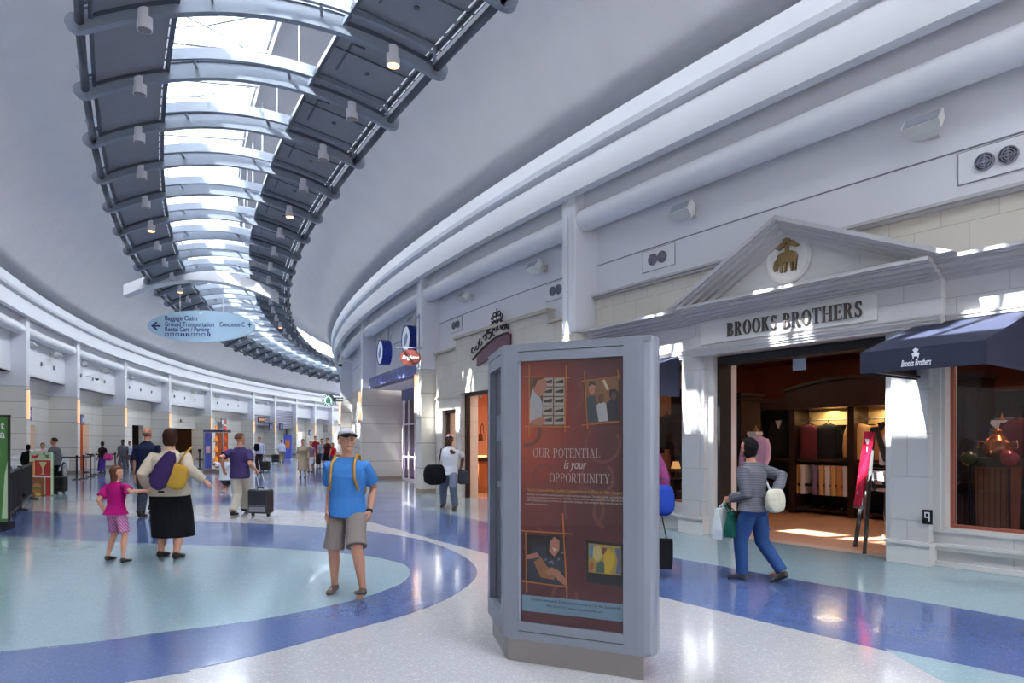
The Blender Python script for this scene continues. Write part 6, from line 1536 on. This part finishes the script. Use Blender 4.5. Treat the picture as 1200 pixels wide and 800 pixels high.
shopper('shopping_bag', 'dark green shopping bag hanging in front of the white one', wl+Vector((.05, -.1, -.12)), .2, .1, .28, cloth('dark_green_paper', (24, 84, 72)), 50, wl)
sack('handbag', 'pale flowered handbag at the right side of the striding person', 'bag', wr_+Vector((.03, -.02, -.12+.14)), (.12, .07, .13), mat('pale_flowered_cloth', (196, 192, 172), .8, var=.35, vscale=14), 30, None, white_c, [[wr_+Vector((0, 0, .08)), Wr['sh'][0]+Vector((.04, -.04, -.1)), Wr['sh'][0]+Vector((0, 0, .06))]], vox=.012)
Hd = person('person in a red plaid sleeve mostly hidden behind the poster stand', (756, 672), 512, 30, 'tan', [(758, 670, 0), (746, 674, 0)], [(774, 588, -.1), None], dict(mat=striped('red_violet_plaid', (150, 40, 70), (70, 50, 120), 12, 'DIAGONAL'), sleeve='long', inf=.02, hem=.49), dict(mat=black_c), None, ('short', (40, 30, 26)), 1.0, H=1.72, vox=.009, grip=(1, 0))
w0 = Hd['wr'][0]
sack('shoulder_bag', 'bright blue bag at the right edge of the poster stand', 'bag', at_depth(777, 586, w0.y-.05), (.13, .1, .18), cloth('bright_blue_nylon', (36, 64, 150)), 20, None, black_c, [[at_depth(772, 572, w0.y-.05), at_depth(764, 548, w0.y), Hd['sh'][0]+Vector((.02, 0, .05))]])
c = at_depth(775, 648, w0.y-.1)
o = shopper('carrier_bag', 'black carrier bag hanging beside the poster stand', c+Vector((0, 0, .17)), .26, .1, .34, black_c, -15, w0); 
# ---- farther people
far = [
 ('person in a white shirt and dark slacks beside a black suitcase, far down the hall', (304, 551.5), 512, 178, 'tan', dict(mat=cloth('pale_blue_shirt', (196, 204, 224)), sleeve='long'), dict(mat=cloth('dark_slacks', (52, 48, 50))), 'short', (50, 36, 30), 1.05, False),
 ('person in a pale blue shirt and tan trousers walking away, far down the hall', (330, 542), 515, 5, 'tan', dict(mat=cloth('pale_blue_shirt', (196, 204, 224)), sleeve='long'), dict(mat=cloth('tan_slacks', (160, 140, 116))), 'short', (40, 30, 28), 1.0, False),
 ('person in a long tan coat walking towards the camera, far down the hall', (355, 560), 514.5, 185, 'tan', dict(mat=cloth('tan_coat', (158, 142, 122)), sleeve='long', hem=.47, name='coat'), dict(mat=cloth('tan_coat', (158, 142, 122)), kind='skirt', z=.2, w=.1), 'short', (40, 30, 28), 1.1, True),
 ('person in a violet striped shirt and white shorts in the far group', (364, 553), 517, 175, 'tan', dict(mat=striped('violet_stripes', (70, 50, 90), (150, 120, 140), 5)), dict(mat=white_c, kind='shorts', len=.5), 'short', (40, 30, 28), 1.1, False),
 ('tall person in a red shirt at the back of the far group', (369.5, 546), 511, 190, 'tan', dict(mat=cloth('dark_red_cotton', (120, 30, 44))), dict(mat=cloth('dark_slacks', (52, 48, 50))), 'short', (40, 26, 22), 1.0, False),
 ('person in a grey shirt with a dark bag in the far group', (377, 549), 514, 170, 'tan', dict(mat=cloth('grey_cotton', (140, 138, 146))), dict(mat=cloth('denim_far', (60, 70, 100)), kind='shorts', len=.5), 'bob', (40, 30, 28), 1.0, True),
 ('person in a black and red top at the right of the far group', (383.5, 550), 513, 150, 'tan', dict(mat=cloth('black_red_cotton', (70, 22, 34))), dict(mat=black_c, kind='shorts', len=.5), 'short', (26, 20, 20), 1.0, False),
 ('shorter person in a bright red top beside the far group', (390, 549), 519, 160, 'tan', dict(mat=cloth('bright_red_cotton', (170, 26, 40))), dict(mat=cloth('denim_far', (60, 70, 100))), 'bob', (30, 22, 22), 1.0, True),
 ('person in a dark top and violet skirt with a pink bag near the left wall', (120, 554), 517.5, 170, 'dark', dict(mat=cloth('dark_brown_top', (50, 36, 40))), dict(mat=cloth('violet_skirt', (86, 66, 150)), kind='skirt', z=.06, w=.08), 'bob', (24, 18, 18), .95, True),
 ('person in a grey checked shirt and grey trousers near the left wall', (144, 553), 515, 180, 'dark', dict(mat=cloth('grey_check', (104, 106, 116))), dict(mat=cloth('grey_slacks', (96, 98, 108))), 'short', (24, 18, 18), 1.15, False),
 ('person in a pale blue shirt half hidden by the navy polo shirt', (152, 549), 517, 185, 'tan', dict(mat=cloth('pale_blue_shirt', (196, 204, 224))), dict(mat=cloth('grey_slacks', (96, 98, 108))), 'short', (34, 26, 24), 1.0, False),
 ('person in a grey jacket standing behind the green-topped menu board', (64, 577), 513, 95, 'tan', dict(mat=cloth('grey_jacket', (88, 88, 94)), sleeve='long', name='jacket'), dict(mat=black_c), 'short', (50, 36, 30), 1.2, False),
 ('person in a pink striped shirt seen over the left menu board', (50, 566), 519, 185, 'light', dict(mat=striped('pink_stripes', (206, 160, 170), (230, 220, 224), 8)), dict(mat=black_c), 'short', (110, 80, 60), 1.05, False),
 ('person in black with dark hair near the nearest left doorway', (33, 566), 521, 10, 'dark', dict(mat=black_c, sleeve='long'), dict(mat=black_c), 'bob', (16, 14, 16), 1.1, True)]
res = {}
for k, (lb, b, t, yw, sk, tp, bo, hr, hc_, wd, fem) in enumerate(far):
    st = .0 if k in (7,) else (2 if b[1] > 545 else 1)
    res[k] = person(lb, b, t, yw, sk, None, None, tp, bo, None, (hr, hc_), wd, fem, vox=.014)
g = gp(311.5, 551.5); suitcase('black suitcase beside the person in the white shirt, far down the hall', g, 0, .38, .28, .5, blackm, 0, g+Vector((-.12, .05, .95)))
g = gp(323, 542.5); suitcase('black suitcase pulled by the person in tan trousers, far down the hall', g, 0, .5, .3, .62, blackm, 0, g+Vector((.2, -.1, 1.0)))
g = gp(70.5, 578); suitcase('large black suitcase standing beside the left menu board', g, 0, .34, .25, .5, blackm, 0)
c = at_depth(300.8, 524, gp(304, 551.5).y-.2); sack('shoulder_bag', 'black shoulder bag on the person in the white shirt, far down the hall', 'bag', c, (.14, .1, .2), black_c, vox=.02)
c = at_depth(127, 535.5, gp(120, 554).y-.2); sack('tote_bag', 'bright pink bag held near the left wall', 'bag', c, (.22, .12, .17), cloth('hot_pink', (226, 70, 150)), vox=.02)
c = at_depth(373, 538, gp(371, 549).y-.3); sack('tote_bag', 'dark brown bag among the far group', 'bag', c, (.16, .12, .3), cloth('dark_brown_bag', (50, 34, 32)), vox=.02)
# ================================================================== LEFT FOREGROUND: fence, banner, menu board, display car
fm = black_c
g0, g1 = gp(36, 585), gp(4, 617); fe = thing('cafe_fence', 'low black slatted cafe fence at the left edge', 'fence', g1)
mb = MB(); d = (g0-g1); hz = .95
for z in (.12, hz): mb.bar(g1+Vector((0, 0, z)), g0+Vector((0, 0, z)), .04, .05)
mb.build('rails', blackm, fe, world=True)
n = int(d.length/.2)
for k in range(n+1):
    p = g1+d*k/n; MB().bar(p+Vector((0, 0, .1)), p+Vector((0, 0, hz)), .02, .02).build('baluster', blackm, fe, world=True)
for t in (0, .5, 1): p = g1+d*t; MB().bar(p, p+Vector((0, 0, hz+.05)), .06, .06).build('post', blackm, fe, world=True)
mb = MB()
for t in (0, .5, 1): p = g1+d*t; mb.bar(p+Vector((-.2, 0, .02)), p+Vector((.2, 0, .02)), .05, .04)
mb.build('feet', blackm, fe, world=True)
# green banner cut by the left edge
gb = gp(3, 621); by = gb.y
ba = thing('green_banner', 'tall green promotional banner with pale letters cut by the left edge', 'banner', Matrix.Translation(gb) @ Matrix.Rotation(rad(6), 4, 'Z'))
zt = EYE+(H0-488)/FO*by
wq = 6/FO*by
mb = MB(); mb.box(-.85, wq, 0, .02, .15, zt); mb.build('panel', mat('leaf_green_banner', (70, 118, 58), .5, var=.25, vscale=2), ba)
mb = MB(); mb.box(-.85, wq+.02, -.03, .05, zt, zt+.03); mb.box(-.9, wq+.03, -.12, .14, .02, .15); mb.box(wq, wq+.025, -.01, .03, .1, zt); mb.build('frame', blackm, ba)
mb = MB(); add_text(mb, 't', .2, Matrix.Translation((-.0, -.004, zt-.16)), .003); add_text(mb, 'a', .2, Matrix.Translation((.0, -.004, zt-.31)), .003); mb.build('lettering', wht, ba)
mb = MB(); mb.prism([(wq-.1, .2), (wq, .2), (wq, zt*.62), (wq-.05, zt*.5)], -.003, 0); mb.build('pale_stripe', mat('pale_green_print', (190, 206, 170)), ba)
# menu board with chili pepper
b0, b1 = gp(34.5, 580), gp(60, 581); Y = (b0.y+b1.y)/2
MBF = KF(Vector((b0.x, b0.y, 0)), (b1-b0).normalized()); w = (b1-b0).length
mz = EYE+(H0-529.5)/FO*Y; bd = thing('menu_board', 'green and white a-frame menu board with chili pepper, burger and cocktail pictures', 'sign board', MBF)
MB().box(0, w, 0, .05, .03, mz).build('panel', mat('pale_green_board', (196, 214, 176), .5), bd)
MB().box(w-.03, w-.005, .05, .08, .03, mz-.05).build('side_panel', mat('green_side', (120, 160, 110)), bd)
U = lambda px: (px-34.5)/(60-34.5)*w; Zm = lambda py: EYE+(H0-py)/FO*Y
def q(x0, x1, y0, y1, nm, c, e=.004): MB().box(U(x0), U(x1), -e, 0, Zm(y1), Zm(y0)).build(nm, mat('menu_'+nm, c, .5), bd)
q(41, 59.5, 539, 557, 'red_panel', (190, 40, 36)); q(35, 40, 540, 557, 'orange_panel', (226, 150, 70)); q(35, 52, 559, 582, 'burger_panel', (150, 90, 50)); q(53.5, 59.5, 559, 582, 'red_column', (196, 44, 40)); q(35, 60, 557, 559, 'white_rule', (230, 230, 220))
def ov(cx_, cy_, rx, ry, nm, c, e=.008, n=16): x, z = U(cx_), Zm(cy_); s = FO/Y; mb = MB(); mb.prism([(x+rx/s*math.cos(2*math.pi*i/n), z+ry/s*math.sin(2*math.pi*i/n)) for i in range(n)], -e, 0); mb.build(nm, mat('menu_'+nm, c, .5), bd)
ov(43.5, 575, 7, 2.6, 'bun', (196, 120, 60)); ov(43.5, 572, 7, 1.4, 'lettuce', (90, 140, 50), .01); ov(43.5, 569, 6.5, 3, 'bun_top', (206, 134, 70), .009); ov(45, 579, 5, 1.6, 'fries', (226, 190, 90), .011)
mb = MB(); mb.prism([(U(46), Zm(541)), (U(55), Zm(541)), (U(51), Zm(549)), (U(51), Zm(554)), (U(53), Zm(555.5)), (U(48), Zm(555.5)), (U(50), Zm(554)), (U(50), Zm(549))], -.009, 0); mb.build('cocktail_glass', mat('menu_lime_drink', (196, 214, 150)), bd)
mb = MB(); x, z = U(41), Zm(534); mb.smooth = True; mb.tube([(x-.12, -.015, z+.02), (x-.05, -.02, z-.02), (x+.06, -.02, z-.03), (x+.12, -.015, z+.01)], [.01, .035, .04, .02], 8); mb.build('chili_pepper', mat('chili_red', (196, 30, 34), .3), bd); MB().tube([(x+.12, -.015, z+.01), (x+.17, -.015, z+.05)], .012, 6).build('pepper_stem', mat('stem_green', (50, 110, 50)), bd)
mb = MB(); add_text(mb, "'s", .2, Matrix.Translation((U(53), -.004, Zm(534))), .003, .2, .26, .004); mb.build('lettering', mat('stem_green', (50, 110, 50)), bd)
# seated person behind the fence
sc_ = Vector((gp(10, 598).x-.45, gp(10, 598).y+.5, 0)); 
ch = thing('cafe_chair', 'black cafe chair behind the low fence at the left edge', 'chair', Matrix.Translation(sc_) @ Matrix.Rotation(rad(-60), 4, 'Z'))
MB().box(-.2, .2, -.2, .2, .42, .46).build('seat', blackm, ch); MB().box(-.2, .2, -.22, -.19, .5, .88).build('backrest', blackm, ch)
for x in (-.18, .18):
    for y in (-.18, .18): MB().box(x-.015, x+.015, y-.015, y+.015, 0, .42 if y > 0 else .88).build('leg', blackm, ch)
fwd = Matrix.Rotation(rad(-60), 3, 'Z')
person('person seated behind the low cafe fence at the left edge', sc_, 0, -60, 'tan', None, None, dict(mat=cloth('grey_blue_top', (92, 100, 124))), dict(mat=black_c), None, ('short', (30, 22, 22)), 1.0, H=1.66, seat=.44, vox=.012)
# display car by the left wall
cg_ = gp(82, 562.5); cy0 = gp(75, 558.5)
cy0 = gp(75.5, 560)
CF = Matrix.Translation(cy0) @ Matrix.Rotation(rad(-71), 4, 'Z') @ Matrix.Translation(Vector((1.35, -.93, 0)))
car = thing('display_car', 'low white display car, one wheel showing behind the belt barriers by the left wall', 'car', CF)
silver = mat('pearl_white_car_paint', (212, 214, 220), .2, coat=.8)
prof = [(2.15, .35), (2.2, .5), (2.1, .68), (1.6, .80), (.9, .9), (.3, 1.22), (-.6, 1.28), (-1.4, 1.02), (-2.1, .95), (-2.2, .6), (-2.1, .3)]
mb = MB(); mb.loft([[Vector((x, y*(1-.12*max(0, z-.8)), z if abs(y) < .85 else z*.96+.01)) for x, z in prof] for y in (-.9, -.86, -.5, 0, .5, .86, .9)]); b = mb.build('body', silver, car); bv = b.modifiers.new('soft', 'BEVEL'); bv.width = .04; bv.segments = 2
mb = MB(); mb.prism([(.82, .92), (.3, 1.17), (-.55, 1.22), (-1.2, 1.02), (-.4, .95)], -.912, -.905); mb.build('side_window', mat('dark_car_glass', (20, 22, 28), .1), car)
for x in (1.4, -1.35):
    for s, y in ((-1, -.93), (1, .93)):
        mb = MB(); mb.cyl((x, y, .34), (x, y-s*.2, .34), .34, 28); w_ = mb.build('wheel', blackm, car)
        mb = MB(); mb.cyl((x, y+s*.005, .34), (x, y-s*.02, .34), .25, 24); mb.build('rim_recess', darkmetal, w_)
        mb = MB()
        for k in range(10): a = 2*math.pi*k/10; mb.bar((x, y+s*.015, .34), (x+.235*math.cos(a), y+s*.012, .34+.235*math.sin(a)), .035, .02, (0, 1, 0))
        mb.lathe([(.235, 0), (.26, 0), (.26, .02), (.235, .02)], (x, y+s*.02, .34), 28, (0, -s, 0)) if False else None
        mb.tube([(x+.245*math.cos(2*math.pi*k/24), y+s*.012, .34+.245*math.sin(2*math.pi*k/24)) for k in range(25)], .015, 6); mb.build('spokes', chrome, w_)
mb = MB(); mb.prism([(1.95, .55), (2.12, .58), (2.05, .68), (1.75, .72)], -.925, -.85); mb.build('headlight', mat('headlight_lens', (220, 225, 235), .1), car)
# belt barriers
bel = [(52, 561), (90, 562), (98, 561), (106, 559), (111, 556), (101, 553.5), (135, 553)]
for k, (px, py) in enumerate(bel):
    g = gp(px, py); o = thing('barrier_post', 'black belt barrier post by the left wall, %s from the left' % ORD[k].replace('nearest', 'first'), 'barrier post', Matrix.Translation(g), 'belt barrier posts')
    MB().lathe([(.17, 0), (.17, .02), (.04, .05), (.035, .06)], (0, 0, 0), 18).build('base', blackm, o); MB().lathe([(.032, .05), (.032, .9), (.045, .91), (.045, .98), (.02, .99)], (0, 0, 0), 14).build('pole', chrome if k in (4, 5) else blackm, o)
    if k and k not in (5,):
        p = gp(*bel[k-1])-g; mb = MB(); mb.box(0, p.length, -.003, .003, .86, .93, Matrix.Rotation(math.atan2(p.y, p.x), 4, 'Z')); mb.build('belt', blackm, o)
# bin and posts in the mid distance
g = gp(234, 549); o = thing('black_post', 'black queue post in front of the bar doorway', 'barrier post', Matrix.Translation(g)); MB().lathe([(.2, 0), (.2, .03), (.04, .06), (.04, .95), (.09, 1.0), (.09, 1.1), (.02, 1.12)], (0, 0, 0), 16).build('body', blackm, o)
g = gp(380, 556); 
# ================================================================== CAMERA, LIGHT, WORLD
cam = D.cameras.new('camera'); co = D.objects.new('camera', cam); COL.objects.link(co)
co.location = (0, 0, EYE); co.rotation_euler = (rad(90), 0, 0)
cam.sensor_width = 36; cam.lens = 36*FO/1200; cam.shift_y = (H0-400)/1200; cam.clip_end = 400; cam.clip_start = .05
SC.camera = co
w = D.worlds.new('sky'); SC.world = w; w.use_nodes = True
bg = w.node_tree.nodes['Background']; bg.inputs[0].default_value = (1, .965, .93, 1); bg.inputs[1].default_value = WORLD
# sun through the skylight
ph = rad(35.1)
toward = Vector((-math.cos(ph), -math.sin(ph), 0)); tang = Vector((math.sin(ph), -math.cos(ph), 0))
h = (toward+tang*SUN_T).normalized()
sd = h*(1/(1/math.sqrt(1+SUN_T**2)))+Vector((0, 0, SUN_K))
s = lamp('SUN', (0, 0, 30), SUN_E, (1, .95, .88), name='sun'); s.data.angle = rad(.7)
s.rotation_euler = sd.to_track_quat('Z', 'Y').to_euler()
# daylight entering through the skylight: one soft source above each stretch of glass
for k in range(SKYN):
    a = 48-k*3.5
    q = P((OR+OL)/2, a, OZ+1.3)
    l = lamp('AREA', q, SKY_E, (1, .965, .93), 6.0, (0, 0, rad(a-90)), 'skylight_daylight', sizey=3.4)
SC.view_settings.view_transform = 'Standard'; SC.view_settings.look = 'None'; SC.view_settings.gamma = 1; SC.view_settings.use_curve_mapping = False
SC.view_settings.exposure = EXPO
SC.cycles.max_bounces = 10; SC.cycles.diffuse_bounces = 6; SC.cycles.glossy_bounces = 4; SC.cycles.transparent_max_bounces = 16; SC.cycles.caustics_reflective = False; SC.cycles.caustics_refractive = False; SC.cycles.sample_clamp_indirect = 6; SC.cycles.use_denoising = True
